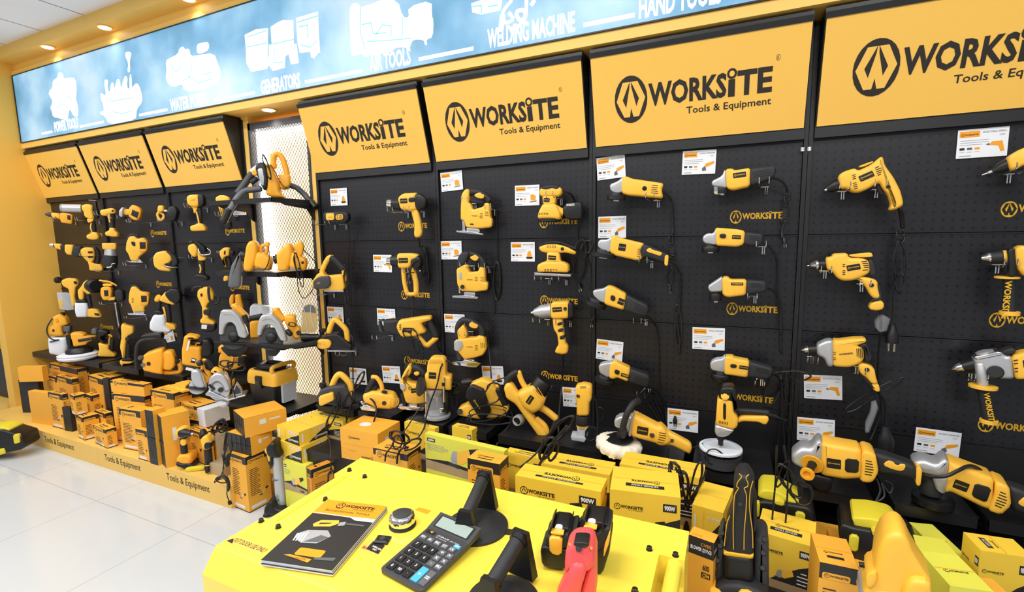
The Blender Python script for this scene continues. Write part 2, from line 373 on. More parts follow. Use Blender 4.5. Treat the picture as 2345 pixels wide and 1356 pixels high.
def btext(t, xa, ya, xb, yb, hh, bold=0.03):
    a, b = bpt(xa, ya), bpt(xb, yb); z = (a[1]+b[1])/2; bf.text('bannerwhite', t, a[0], z, b[0], z+hh, bold=bold, h=0.0012)
btext('POWER TOOLS', 126, 303, 180, 294, .085); btext('GARDEN TOOLS', 250, 283, 312, 271, .085)
btext('WATER PUMPS', 391, 256, 475, 240, .085); btext('GENERATORS', 599, 217, 688, 200, .085); btext('AIR TOOLS', 847, 166, 941, 148, .088)
btext('WELDING MACHINE', 1117, 111, 1317, 74, .09); btext('HAND TOOLS', 1463, 44, 1652, 8, .09)
mat('bannerblue', (120, 178, 214), 0.4, emit=0.9)
def bline(s, x0, y0, k=3.875, r=.0035):
    p = [bpt(x0+x/k, y0+y/k) for x, y in P(s)]
    for a, b in zip(p, p[1:]):
        dx, dz = b[0]-a[0], b[1]-a[1]; L = math.hypot(dx, dz); nx, nz = -dz/L*r, dx/L*r; bf.poly('bannerblue', [(a[0]+nx, a[1]+nz), (a[0]-nx, a[1]-nz), (b[0]-nx, b[1]-nz), (b[0]+nx, b[1]+nz)], .0016)
for s_, x0 in (('490,760 530,720 520,820 560,900', 0), ('600,760 590,850 640,880', 0), ('500,960 560,920 600,960', 0), ('960,860 1000,900 1080,880 1180,870', 0), ('985,990 1090,1010 1180,980', 0), ('1085,1010 1085,1085', 0), ('1500,560 1560,640 1600,600 1600,520', 0), ('1690,500 1700,600 1690,680 1620,720', 0), ('1700,690 1760,740 1880,700', 0), ('1800,560 1820,660 1880,640 1880,580', 0), ('1650,620 1690,700', 0),
               ('60,330 240,270', 550), ('60,420 240,380', 550), ('250,400 380,370 480,350', 550), ('300,420 300,560 380,550', 550), ('505,200 690,140', 550), ('520,240 600,220 600,340', 550), ('540,400 620,420 680,360', 550), ('1070,60 1070,300 1110,440', 550), ('1080,220 1160,200 1180,300 1300,290', 550), ('1200,320 1260,220 1340,230 1340,330', 550), ('1440,150 1440,330', 550), ('1120,370 1300,360 1520,340', 550), ('2060,60 2140,50 2140,120', 550), ('2200,60 2290,45', 550)): bline(s_, x0, 0)
bf.out('lettering', be)
# ================================================================== display bays
PITCH, GAP, ROW, ZS = 0.9, 0.0365, 0.40752, 1.55
OFF = -0.6435
def bay(i):
    x0 = i*PITCH+GAP/2+(OFF if i < 0 else 0); return x0, x0+PITCH-GAP
BAYN = {-3: 'first bay beside the yellow left wall', -2: 'second bay from the left wall', -1: 'third bay, left of the lit mesh column', 0: 'bay right of the lit mesh column', 1: 'bay with the three jigsaws', 2: 'bay with the angle grinders', 3: 'bay with the corded drills', 4: 'bay cut off by the right edge'}
for i in (-3, -2, -1, 0, 1, 2, 3, 4):
    x0, x1 = bay(i); xc = (x0+x1)/2
    e = empty('display_bay', (xc, 0.05, 0.0), 'black perforated steel display bay, '+BAYN[i], 'display rack', 'perforated display bays along the wall')
    for k in range(-3, 2):
        z1 = ZS-k*ROW+ (0 if k >= 0 else 0); z0 = z1-ROW
        k2 = k
        if z1 > ZS+ROW*1.01+0.03: continue
        g = G(); g.box(x0, x1, 0.0, 0.012, z0+0.0015, z1-0.0015)
        # folded front lips of the board
        g.box(x0, x1, -0.004, 0.0, z0+0.0015, z0+0.006); g.box(x0, x1, -0.004, 0.0, z1-0.006, z1-0.0015)
        me_o = Vector((x0+0.003, 0, z0+0.0)); me = mesh('pegboard', [v-me_o for v in g.v], g.f)
        o = bpy.data.objects.new('pegboard', me); COL.objects.link(o); me.materials.append(MATS['pegboard']); o.parent = e; o.location = me_o-e.location
    g = G(); g.box(x0, x1, 0.0, 0.012, 0.03, ZS-2*ROW-0.0015); g.out('kick_panel', 'black', e)
    for sx in (x0-GAP/2-0.001, x1+0.002):
        g = G(); g.box(sx, sx+GAP/2-0.001, -0.012, 0.04, 0.0, 2.38); g.k = 1
        for q in range(26): g.box(sx+0.004, sx+0.012, -0.0125, -0.0119, 0.62+q*0.052, 0.62+q*0.052+0.030)
        g.out('upright', ['shelfblack', 'cordblack'], e)
    # header sign
    sgn = empty('header_sign', (xc, -0.08, 2.17), 'tilted yellow header sign over the '+BAYN[i], 'sign', 'yellow header signs over the bays')
    up = Vector((0, -.107, .38)); L = up.length; up.normalize(); o3 = Vector((x0, -.03, 1.978))
    w = x1-x0; n = Vector((1, 0, 0)).cross(up)
    g = G(); q = [(x0, -.03, 1.978), (x0, -.137, 2.358), (x0, -.137, 2.385), (x0, -0.013, 2.385), (x0, -0.013, 1.935), (x0, -.03, 1.935)]
    g.prism([Vector(p)-n*0.004 for p in q], (w, 0, 0)); g.out('casing', 'black', sgn)
    g = G(); g.obox(o3+Vector((0.004, 0, 0))-n*0.004+up*0.002, (w-0.008, 0, 0), up*(L-0.012), n*0.006); g.out('face_panel', 'sign', sgn)
    f = Face(o3+n*0.0022, (1, 0, 0), up)
    f.worksite('ink', 'sign', 0.104, 0.093, 0.632, vs=1.0)
    f.disc('ink', 0.752, 0.277, 0.0075, 0.011, 0.0006, 16); f.disc('sign', 0.752, 0.277, 0.0062, 0.0095, 0.0009, 16); f.text('ink', 'R', 0.7485, 0.271, 0.7555, 0.283, h=0.0012)
    f.out('lettering', sgn)
    g = G(); g.obox(o3+up*(L-0.010), (w, 0, 0), up*0.022, n*0.006); g.out('top_rail', 'shelfblack', sgn)
    # vinyl logos on the boards
    for k in range(0, 3):
        pf = Face((x0, 0, 0), (1, 0, 0), (0, 0, 1)); pf.worksite('logoyellow', 'cordblack', 0.60, ZS-k*ROW+0.052, 0.205, h=0.0008, sub=False, vs=0.9); pf.out('vinyl_logo', e)
# small white stickers on the upright of the drill bay
for dx, lab in ((-0.030, 'left'), (-0.006, 'right')):
    x = 2.700+dx+0.004
    e = empty('upright_sticker', (x, -0.013, 1.896), 'tiny white height sticker, the %s one of two beside the grinder bay' % lab, 'sticker', 'white stickers on the uprights')
    g = G(); g.box(x, x+0.012, -0.0145, -0.0126, 1.89, 1.905); g.out('backing', 'white', e)
    f = Face((x, -0.0145, 1.89), (1, 0, 0), (0, 0, 1)); f.text('ink', '11', 0.002, 0.003, 0.010, 0.012); f.out('number', e)
# ================================================================== lit mesh column
e = empty('mesh_column', (-0.3125, 0.03, 0.0), 'backlit column of diamond wire mesh in a dark frame between the left and right bays', 'display panel')
g = G(); g.box(-0.585, -0.045, 0.10, 0.11, 0.1, 2.345); g.out('backlight', 'backlight', e)
g = G(); g.box(-0.568, -0.548, 0.03, 0.095, 0.15, 2.30); g.out('led_strip', 'ledstrip', e)
g = G(); g.box(-0.56, -0.06, 0.03, 0.095, 2.285, 2.30); g.out('led_strip', 'ledstrip', e)
g = G(); g.box(-0.592, -0.57, -0.012, 0.10, 0.1, 2.35); g.box(-0.060, -0.042, -0.012, 0.10, 0.1, 2.35); g.box(-0.592, -0.042, -0.012, 0.10, 2.305, 2.35); g.box(-0.592, -0.042, -0.012, 0.10, 0.08, 0.1)
g.out('frame', 'darkgrey', e)
g = G(); x0, x1, z0, z1 = -0.57, -0.06, 0.1, 2.305; st = 0.026; hh = 0.0011; sl = 1.35
c = z0-(x1-x0)*sl
while c < z1+(x1-x0)*sl:
    for sg in (1, -1):
        pts = []
        za = c if sg == 1 else c; zb = za+sg*(x1-x0)*sl
        # clip to the window
        ta, tb = 0.0, 1.0
        d = zb-za
        lo, hi = ((z0-za)/d, (z1-za)/d)
        if lo > hi: lo, hi = hi, lo
        ta, tb = max(0, lo), min(1, hi)
        if ta < tb:
            a = Vector((x0+(x1-x0)*ta, 0, za+d*ta)); b = Vector((x0+(x1-x0)*tb, 0, za+d*tb)); t = (b-a).normalized(); nn = Vector((-t.z, 0, t.x))*hh
            g.obox(a-nn, b-a, nn*2, Vector((0, 0.002, 0)))
    c += st*sl
g.out('wire_mesh', 'meshwire', e)
for i, (xa, xb) in enumerate(((-0.66, -0.592), (-0.042, 0.016))):
    g = G(); g.box(xa, xb, -0.004, 0.16, 0.0, 2.40); struct(g.out('trim_%d' % (5+i), 'trimyellow'))
def shelf(name, x0, x1, y0, z, th, label, cat='shelf', group=None, m='shelfblack', brackets=False):
    e = empty(name, ((x0+x1)/2, -0.0, z), label, cat, group)
    g = G(); g.box(x0, x1, y0, -0.001, z-0.004, z); g.box(x0, x1, y0, y0+0.003, z-th, z-0.004); g.box(x0, x0+0.003, y0, -0.001, z-th, z-0.004); g.box(x1-0.003, x1, y0, -0.001, z-th, z-0.004)
    g.out('tray', m, e)
    if brackets:
        for bx in (x0+0.004, x1-0.007):
            g = G(); g.prism([(bx, -0.002, z-th), (bx, y0*0.8, z-th), (bx, y0*0.72, z-th-0.012), (bx, -0.07, z-th-0.03), (bx, -0.03, z-th-0.085), (bx, -0.002, z-th-0.10)], (0.003, 0, 0)); g.out('bracket', m, e)
    else:
        g = G(); 
        for k in range(5): g.box(x0+(x1-x0)*(k+.5)/5-.006, x0+(x1-x0)*(k+.5)/5+.006, y0+0.02, y0+0.026, z, z+0.0004)
        g.out('slot_row', 'cordblack', e)
    return e
for z, t in ((1.813, 'topmost black shelf on the mesh column, holding a blower with hoses'), (1.372, 'second black shelf on the mesh column, under two yellow blowers'), (0.925, 'third black shelf on the mesh column, under two circular saws'), (0.500, 'lowest black shelf on the mesh column, under the boxy vacuum cleaner')):
    shelf('column_shelf', -0.60, -0.03, -0.33, z, 0.028, t, 'shelf', 'black shelves on the mesh column', brackets=True)
for x0, x1, t in ((-3.28, -2.80, 'small black shelf under the white garden sprayer'), (-2.66, -2.20, 'small black shelf under the round polisher and angle drill'), (-2.16, -1.66, 'small black shelf under the chainsaw'), (-1.60, -1.12, 'small black shelf under the battery backpack blower and white guarded saws'), (-1.08, -0.68, 'small black shelf behind the silver circular saw')):
    shelf('bay_shelf', x0, x1, -0.28, 0.60, 0.045, t, 'shelf', 'small black shelves along the bays')
for x0, x1, t in ((0.19, 0.475, 'small black shelf under the grey electric planer'), (0.50, 0.745, 'small black shelf under the yellow rotary saw with round vent'), (0.84, 1.08, 'small black shelf under the plunge router'), (1.11, 1.34, 'small black shelf under the belt sander'),
                  (1.40, 1.64, 'small black shelf under the two handled paint mixer'), (1.70, 1.93, 'small black shelf under the upright laminate trimmer'), (1.99, 2.27, 'small black shelf under the woolly polisher'), (2.31, 2.62, 'small black shelf under the round sander with hoop pad'),
                  (2.68, 2.937, 'small black shelf under the first big angle grinder'), (2.999, 3.236, 'small black shelf under the second big angle grinder'), (3.26, 3.5, 'small black shelf cut off by the right edge')):
    shelf('bay_shelf', x0, x1, -0.30, 0.580, 0.042, t, 'shelf', 'small black shelves along the bays')
# plinths along the floor
def plinth(x0, x1, y0, label, words):
    e = empty('display_plinth', ((x0+x1)/2, (y0+0.15)/2, 0), label, 'plinth', 'yellow plinths under the stock')
    g = G(); g.box(x0, x1, y0, -0.02, 0.0, 0.137); g.out('base', 'plinth', e)
    f = Face((x0, y0, 0), (1, 0, 0), (0, 0, 1))
    for x, t in words: f.text('ink', t, x-x0, 0.045, x-x0+0.42, 0.105, bold=0.004)
    f.out('lettering', e)
plinth(-3.30, -1.585, -0.63, 'yellow plinth at the far left with fading lettering, against the left wall', [(-2.32, 'Tools & Equipment')])
plinth(-1.583, -0.19, -0.63, 'long yellow plinth lettered Tools & Equipment twice, under the stacked boxes', [(-1.50, 'Tools & Equipment'), (-0.80, 'Tools & Equipment')])
plinth(-0.16, 4.4, -0.42, 'low base under the stock on the right, mostly hidden behind the yellow generator', [])
# ================================================================== tool builder
CR_ = {'A': (50, 300, 5.215), 'B': (350, 300, 5.215), 'C': (50, 540, 4.2375), 'D': (350, 540, 4.2375), 'E': (690, 380, 3.989), 'F': (690, 680, 3.989), 'G': (1000, 380, 3.989), 'H': (1000, 680, 3.766),
       'I': (1340, 330, 3.663), 'J': (1560, 330, 3.663), 'K': (1340, 660, 3.23), 'L': (1560, 660, 3.23), 'M': (1820, 280, 3.568), 'N': (1800, 640, 3.569), 'O': (1780, 940, 3.26), 'P': (1500, 1020, 4.035),
       'Q': (1080, 960, 3.424), 'R': (580, 920, 3.109), 'S': (350, 800, 3.39), 'T': (0, 800, 4.52), 'U1': (100, 430, 9.02), 'U2': (100, 560, 7.535), 'U3': (90, 680, 7.535), 'U4': (290, 600, 4.843),
       'U5': (400, 740, 6.457), 'U6': (500, 520, 6.78), 'V1': (560, 840, 5.8625), 'V2': (900, 900, 5.8625), 'V3': (1250, 900, 5.8625), 'V5': (500, 900, 4.52), 'V6': (380, 880, 6.163), 'V7': (2100, 1100, 5.298), 'X': (0, 0, 1.0)}
def inset(poly, d):
    n = len(poly); out = []
    for i in range(n):
        a, b, c = poly[i-1], poly[i], poly[(i+1) % n]
        e1 = Vector((b[0]-a[0], b[1]-a[1])); e2 = Vector((c[0]-b[0], c[1]-b[1]))
        if e1.length < 1e-9 or e2.length < 1e-9: out.append(b); continue
        e1.normalize(); e2.normalize(); n1 = Vector((-e1.y, e1.x)); n2 = Vector((-e2.y, e2.x))
        m = n1+n2; k = 1+n1.dot(n2)
        m = m/max(k, 0.35); dd = d
        out.append((b[0]+m.x*dd, b[1]+m.y*dd))
    return out
def chaik2(p, it, r=0.007):
    for _ in range(it):
        q = []; n = len(p)
        for i in range(n):
            a, b = p[i], p[(i+1) % n]; L = math.hypot(b[0]-a[0], b[1]-a[1]); k = min(.25, r/max(L, 1e-6))
            q += [(a[0]+(b[0]-a[0])*k, a[1]+(b[1]-a[1])*k), (b[0]+(a[0]-b[0])*k, b[1]+(a[1]-b[1])*k)]
        p = q; r *= .4
    return p
def parea(p): return 0.5*sum(p[i-1][0]*p[i][1]-p[i][0]*p[i-1][1] for i in range(len(p)))
class T:
    def __init__(s, name, label, cat, crop, ax, ay, Y=-0.09, k=0.6, group=None, z=None):
        s.lim = -0.012; s.c = CR_[crop]; x, y = s.px(ax, ay); s.O = on(x, y, 1, Y) if z is None else on(x, y, 2, z)
        a = math.atan2(s.O.x-CAM.x, s.O.y-CAM.y); yw = k*a
        s.n = Vector((-math.sin(yw), -math.cos(yw), 0)); s.u = Vector((math.cos(yw), -math.sin(yw), 0))
        s.S = ((s.O-CAM).dot(CF))/FPX/s.c[2]
        s.e = empty(name, s.O, label, cat, group); s.last = None
    def px(s, x, y): return s.c[0]+x/s.c[2], s.c[1]+y/s.c[2]
    def q(s, x, y, t=0.0):
        d = ray(*s.px(x, y)); o = s.O+s.n*t; p = CAM+d*((o-CAM).dot(s.n)/d.dot(s.n))
        return p if p.y < s.lim else CAM+d*((s.lim-CAM.y)/d.y)
    def crop(s, c): s.c = CR_[c]; s.S = ((s.O-CAM).dot(CF))/FPX/s.c[2]; return s
    def par(s, sub): return s.last if sub else s.e
    def s(s, part, m, pts, t0=-0.03, t1=0.03, b=0.006, ch=1, sub=False, seg=3):
        pts = P(pts); tm = 0.5*(t0+t1)+0.25*(t1-t0); uv = []
        for x, y in pts:
            p = s.q(x, y, tm)-s.O; uv.append((p.dot(s.u), p.z))
        if parea(uv) < 0: uv = uv[::-1]
        # keep the bevel inside the smallest span
        w = min(max(p[0] for p in uv)-min(p[0] for p in uv), max(p[1] for p in uv)-min(p[1] for p in uv)); b = min(b*.8, (t1-t0)*0.49, w*0.2)
        lay = [(t0+b*(1-math.cos(0.5*math.pi*i/seg)), b*(1-math.sin(0.5*math.pi*i/seg))) for i in range(seg+1)]
        lay = lay+[(t1-(t-t0), d) for t, d in lay[::-1]]
        g = G(); vs = []; n = 0
        for t, d in lay:
            pp = chaik2(inset(uv, d), ch); n = len(pp)
            vs += [s.O+s.u*x+Vector((0, 0, z))+s.n*t for x, z in pp]
        k = len(lay); fs = [(i*n+j, i*n+(j+1) % n, (i+1)*n+(j+1) % n, (i+1)*n+j) for i in range(k-1) for j in range(n)]
        fs += [tuple(range(n))[::-1], tuple(range((k-1)*n, k*n))]
        g.add(vs, fs); o = g.out(part, m, s.par(sub), smooth=38)
        if not sub: s.last = o
        return o
    def w3(s, pts):
        out = []
        for tok in pts.split():
            v = [float(q) for q in tok.split(',')]; out.append(s.q(v[0], v[1], v[2]/1000 if len(v) > 2 else 0.0))
        return out
    def t(s, part, m, pts, r, n=5, sub=False, seg=10, taper=None, caps=True):
        """round bar through x,y,t(mm); radius in crop pixels"""
        g = G(); p = spline(s.w3(pts), n); R = r*s.S
        tp = None
        if taper: tp = [taper[0]+(taper[1]-taper[0])*i/(len(p)-1) for i in range(len(p))]
        elif caps and R > 0.004:
            L = sum((b-a).length for a, b in zip(p, p[1:])); d0 = (p[0]-p[1]).normalized(); d1 = (p[-1]-p[-2]).normalized()
            p = [p[0]]+p+[p[-1]]; p[0] = p[1]+d0*R*.35; p[-1] = p[-2]+d1*R*.35; tp = [.6]+[1]*(len(p)-2)+[.6]
        g.tube(p, R, seg, tp); o = g.out(part, m, s.par(sub), smooth=50)
        if not sub: s.last = o
        return o
    def l(s, part, m, a, b, prof, sub=False, seg=28, squash=1.0):
        """turned part from a to b (x,y,t mm); profile radius in crop pixels"""
        g = G(); A, B_ = s.w3(a+' '+b); g.lathe(A, B_, [(q, r*s.S) for q, r in prof], seg, squash, s.n if squash != 1.0 else None); o = g.out(part, m, s.par(sub), smooth=38)
        if not sub: s.last = o
        return o
    def disc(s, part, m, x, y, t, rx, h, prof=None, tilt=0.0, sub=False):
        """flat turned part with upright axis (tilt radians in the picture plane), radius rx crop px, height h crop px; x,y centre"""
        c = s.q(x, y, t/1000); ax = Vector((0, 0, 1))*math.cos(tilt)+s.u*math.sin(tilt); H = h*s.S
        g = G(); R = rx*s.S; g.lathe(c-ax*H/2, c+ax*H/2, prof and [(a, b*R) for a, b in prof] or [(0, R*.9), (.1, R), (.9, R), (1, R*.9)], 32); o = g.out(part, m, s.par(sub), smooth=38)
        if not sub: s.last = o
        return o
    def face(s, x0, y0, x1, y1, t):
        a = s.q(x0, y0, t/1000); b = s.q(x1, y1, t/1000); r = b-a; f = Face(a, r, Vector((0, 0, 1))); f.w = r.length; return f
    def plate(s, x0, y0, x1, y1, h, t, m='cordblack', ink='logoyellow', txt=True, part='label_plate', sub=False):
        """label plate: lower edge from x0,y0 to x1,y1, height h crop px, at t mm"""
        f = s.face(x0, y0, x1, y1, t); H = h*s.S
        if m: f.rrect(m, 0, 0, f.w, H, min(H, f.w)*.1, 0.0006)
        if txt is True: f.worksite(ink, m or 'yellow', f.w*.08, H*.5-f.w*.84*.157*.75, f.w*.84, 0.001, sub=False)
        elif txt: f.text(ink, txt, f.w*.08, H*.3, f.w*.92, H*.75, bold=0.03, h=0.001)
        return f.out(part, s.par(sub))
    def slots(s, rows, t, m='cordblack', part='vent_slots', w=4):
        """dark vent slots: each x0,y0>x1,y1 with width w crop px"""
        f = Face(s.q(*map(float, rows.split()[0].split('>')[0].split(',')), t/1000), s.u, Vector((0, 0, 1)))
        for r in rows.split():
            a, b = [s.q(*map(float, q.split(',')), t/1000)-f.o for q in r.split('>')]; a = Vector((a.dot(f.r), a.dot(f.u))); b = Vector((b.dot(f.r), b.dot(f.u)))
            d = b-a; nn = Vector((-d.y, d.x)).normalized()*(w*s.S/2); f.poly(m, [a+nn, a-nn, b-nn, b+nn], 0.0006)
        return f.out(part, s.e)
    def cord(s, pts, r=4, part='cord', n=6): return s.t(part, 'cordblack', pts, r, n, seg=7)
    def coil(s, x, y, w, h, turns=3, r=4, ang=0.0, t=0.0, part='cord_bundle'):
        pts = []; random.seed(int(x*7+y*3))
        for i in range(turns*12+1):
            a = 2*math.pi*i/12; k = 1+0.18*math.sin(i*1.7)+0.08*random.uniform(-1, 1); ex = w/2*math.cos(a)*k; ey = h/2*math.sin(a)*(1+0.06*math.sin(i*.6))
            pts.append('%f,%f,%f' % (x+ex*math.cos(ang)-ey*math.sin(ang), y+ex*math.sin(ang)+ey*math.cos(ang), t+7*math.sin(i*.9)))
        return s.cord(' '.join(pts), r, part, 3)
    def plug(s, x, y, L=40, t=0, ang=0.0):
        dx, dy = math.sin(ang), math.cos(ang)
        s.l('plug', 'cordblack', '%f,%f,%f' % (x, y, t), '%f,%f,%f' % (x+dx*L, y+dy*L, t), [(0, L*.12), (.3, L*.2), (.55, L*.3), (1, L*.3)], seg=12)
        g = G()
        for sg in (-1, 1):
            ex, ey = x+dx*L+dy*sg*L*.16, y+dy*L-dx*sg*L*.16; a = s.q(ex, ey, t/1000); b = s.q(ex+dx*L*.45, ey+dy*L*.45, t/1000); g.tube([a, b], L*.05*s.S, 6)
        g.out('plug_pins', 'chrome', s.last)
HOOKS = []
def hook(x, y, crop, reach=0.15, side=-1, label='', wid=0.035, at=None):
    """double wire display hook: crossbar on the board at the T, prong down, arms out to the front"""
    c = CR_[crop]; p = on(c[0]+x/c[2], c[1]+y/c[2], 1, -0.012)
    if at is not None: p = Vector((at.x, -0.012, at.z))
    e = empty('peg_hook', p, label, 'hook', 'chrome wire hooks on the perforated boards')
    g = G(); r = 0.0022
    g.tube([p+Vector((-wid/2, 0, 0)), p+Vector((wid/2, 0, 0))], r, 6); g.tube([p+Vector((0, 0.004, 0)), p+Vector((0, 0.004, -0.032))], r, 6); g.tube([p+Vector((0.008, 0.004, 0)), p+Vector((0.008, 0.004, -0.032))], r, 6); g.out('crossbar', 'chrome', e)
    for sg in (-1, 1):
        g = G(); q = p+Vector((sg*wid/2, 0, 0)); g.tube(spline([q+Vector((0, 0.013, 0)), q, q+Vector((side*0.01, -reach*.6, -0.002)), q+Vector((side*0.012, -reach+.01, 0.0)), q+Vector((side*.012, -reach, 0.014)), q+Vector((side*.012, -reach, 0.028))], 4), r, 6); g.out('arm', 'chrome', e)
def tagcard(crop, tl, tr, bl, label, title, pic=0, yy=-0.006):
    c = CR_[crop]; TL, TR, BL = [on(c[0]+q[0]/c[2], c[1]+q[1]/c[2], 1, yy) for q in (tl, tr, bl)]
    r = TR-TL; u = TL-BL; f = Face(BL, r, u); w = r.length; h = u.dot(f.u)
    e = empty('price_card', BL, label, 'price card', 'white price cards on the boards')
    g = G(); g.obox(BL-f.n*-0.0, f.r*w, f.u*h, f.n*-0.0015); g.out('card', 'paper', e)
    f.rect('orange', w*.04, h*.72, w*.44, h*.93); f.worksite('ink', 'orange', w*.07, h*.745, w*.34, sub=False)
    f.text('inkgrey', title, w*.5, h*.84, w*.96, h*.90, bold=0.02); f.text('inkgrey', 'W-CODE'[:0] or '230V', w*.82, h*.72, w*.93, h*.77)
    for k in range(3): f.rect('inkgrey', w*.06, h*(.60-.075*k), w*(.62-.12*(k == 2)), h*(.60-.075*k)+h*.014)
    for k, m in enumerate(('ink', 'grey', 'orange')): f.rect(m, w*(.06+.15*k), h*.28, w*(.16+.15*k), h*.36)
    for k in range(3): f.rect('inkgrey', w*(.06+.15*k), h*.2, w*(.16+.15*k), h*.212)
    f.rect('inkgrey', w*.06, h*.06, w*.3, h*.085)
    X = lambda pts: [(w*(.60+.36*a), h*(.1+.45*b)) for a, b in pts]
    if pic == 0:
        f.poly('orange', X([(.2, .5), (.3, .75), (.95, .95), (1, .75), (.4, .42)])); f.poly('grey', X([(0, .3), (.2, .5), (.32, .4), (.36, .1), (.05, .05)]), .0007)
    elif pic == 1:
        f.poly('orange', X([(.15, .3), (.1, .9), (.4, 1), (.7, .8), (.7, .35)])); f.poly('grey', X([(0, .2), (.8, .3), (.8, .2), (0, .1)]), .0007)
    elif pic == 2:
        f.poly('orange', X([(.1, .7), (.25, .95), (.8, .95), (.95, .2), (.75, .15), (.6, .6)])); f.poly('grey', X([(-.1, .75), (.12, .85), (.12, .65)]), .0007)
    else:
        f.poly('orange', X([(.2, .3), (.3, .9), (.6, 1), (.75, .5), (.8, .25)])); f.poly('ink', X([(.1, .3), (.9, .3), (.8, .08), (.2, .08)]), .0007)
    f.out('printing', e); return e
# ---- angle grinder from traced outlines
def grinder(label, crop, anchor, head, body, tail, disc, extra=None, Y=-0.095, lab=None, txt=True, k=0.6, slots=None, cord=None):
    o = T('angle_grinder', label, 'angle grinder', crop, *anchor, Y=Y, k=k, group='angle grinders on the boards')
    o.s('gear_head', 'silver', head, -.026, .026, .010)
    o.s('motor_housing', 'yellow', body, -.031, .031, .014)
    if tail: o.s('tail_grip', 'rubber', tail, -.029, .029, .014)
    if slots: o.slots(slots, 29.5 if tail else 31.5, 'cordblack')
    if lab: o.plate(*lab, 31.6, txt=txt)
    x, y, r, h, tl = disc
    o.disc('collar', 'darkgrey', x, y-h*.7, 0, r*.55, h*.8, tilt=tl); o.disc('wheel_guard', 'black', x, y, 0, r, h, [(0, .8), (.0, .95), (.12, 1), (.88, 1), (1, .94)], tl)
    o.disc('flange', 'chrome', x, y+h*.62, 0, r*.4, h*.3, tilt=tl)
    if cord: o.cord(*cord)
    return o
# ================================================================== grinder bay
o = grinder('grey headed angle grinder with plain yellow body, topmost in its column', 'I', (420, 370), '205,340 280,310 320,270 325,400 270,418 215,395', '308,280 350,270 390,290 660,330 642,380 655,455 350,428 305,410', None, (262, 452, 78, 38, .06), cord=('650,390,0 700,440,-20 722,490,-40 735,640,-75 738,760,-80', 9))
o.disc('lock_button', 'cordblack', 498, 372, 31, 18, 4, tilt=0.0); o.l('lock_button', 'cordblack', '498,372,29', '498,372,33', [(0, 19), (1, 18)])
o.slots('560,345>610,350 555,362>608,368 552,392>612,398 550,408>612,415 556,378>602,384', 31.6); hook(606, 473, 'I', .15, -1, 'wire hook under the topmost grey headed grinder')
o.coil(722, 800, 30, 80, 3, 5, t=-70); o.t('cord_wrap', 'cordblack', '700,880,-70 755,882,-65 700,896,-70 755,898,-65 700,912,-70 755,914,-65 700,930,-70 755,932,-65 702,948,-70 752,962,-65', 5, 3); o.coil(710, 1110, 55, 150, 3, 5, .1, t=-75); o.plug(712, 1190, 45, -70)
o = grinder('large grinder with black rear handle and yellow end ring, second in left grinder column', 'I', (400, 880), '105,840 120,800 190,800 235,765 222,905 180,912 115,870', '222,775 250,762 290,785 500,835 462,890 482,960 440,978 240,932 203,900', '466,840 510,838 690,918 684,1004 640,992 510,945 475,975 460,895', (155, 928, 108, 40, .12), lab=(275, 890, 335, 900, 58), cord=('698,970,0 745,1005,-10 785,1065,-30 795,1200,-50 790,1356,-60 770,1480,-70 790,1640,-75 790,1760,-78', 10))
o.s('grip_inlay', 'yellow', '512,885 545,868 560,885 650,910 632,942 580,922 520,905', .027, .031, .002); o.s('end_ring', 'yellow', '668,930 702,930 694,1022 664,1016', -.032, .032, .006); o.slots('440,880>462,886 438,895>464,901 436,910>464,916 434,925>464,931 432,940>464,946', 31.6); o.s('trigger', 'rubber', '500,950 560,965 560,985 510,990 490,975', -.01, .01, .003)
hook(552, 985, 'I', .15, -1, 'wire hook under the grinder with the yellow end ring')
o.crop('K'); o.coil(680, 160, 40, 70, 3, 4, t=-75); o.coil(690, 300, 50, 260, 3, 4, t=-78); o.plug(665, 945, 55, -70)
o = grinder('black tailed grinder with two dark switch patches, third down in the left grinder column', 'K', (260, 80), '58,15 140,0 172,-25 180,60 142,112 100,92 60,50', '160,-20 200,-15 305,42 287,162 165,126 138,110', '303,44 460,122 472,150 455,212 400,200 283,160', (78, 118, 80, 34, .3), lab=(235, 112, 280, 130, 45), cord=('462,205,0 500,245,-20 527,295,-50 540,420,-75 545,600,-80 548,745,-80', 6), slots='370,110>455,150 368,125>452,165 366,140>450,180 364,155>446,194')
o.s('switch', 'cordblack', '190,48 225,60 220,98 185,88', .030, .036, .002); hook(445, 228, 'K', .15, -1, 'wire hook under the third grinder on the left')
o.coil(45, 180, 40, 130, 2, 3, t=-60); o.plug(48, 225, 45, -70)
o = grinder('grinder with lettered yellow body, lowest in the left grinder column under its card', 'K', (270, 620), '100,565 140,550 190,545 210,530 195,640 170,662 105,622', '182,560 215,530 250,550 335,590 318,692 235,658 215,672 176,662', '332,590 470,640 482,680 462,736 314,690', (146, 682, 76, 32, .2), lab=(262, 650, 322, 668, 26), txt='WORKSITE', cord=('482,718,0 530,760,-20 560,800,-40 590,900,-60 600,1010,-60', 7), slots='370,650>470,680 366,662>468,692 362,674>466,704 360,686>462,716')
o.s('switch', 'cordblack', '220,600 258,612 250,642 216,632', .030, .036, .002); hook(468, 742, 'K', .15, -1, 'wire hook under the lowest grinder on the left')
o.cord('470,780,-40 460,840,-45 500,900,-45 560,1000,-45', 5, 'cord_loop'); o.cord('480,770,-50 500,850,-50 540,930,-50 580,1010,-50', 5, 'cord_loop'); o.cord('500,790,-55 530,860,-55 570,940,-55 590,1010,-55', 5, 'cord_loop')
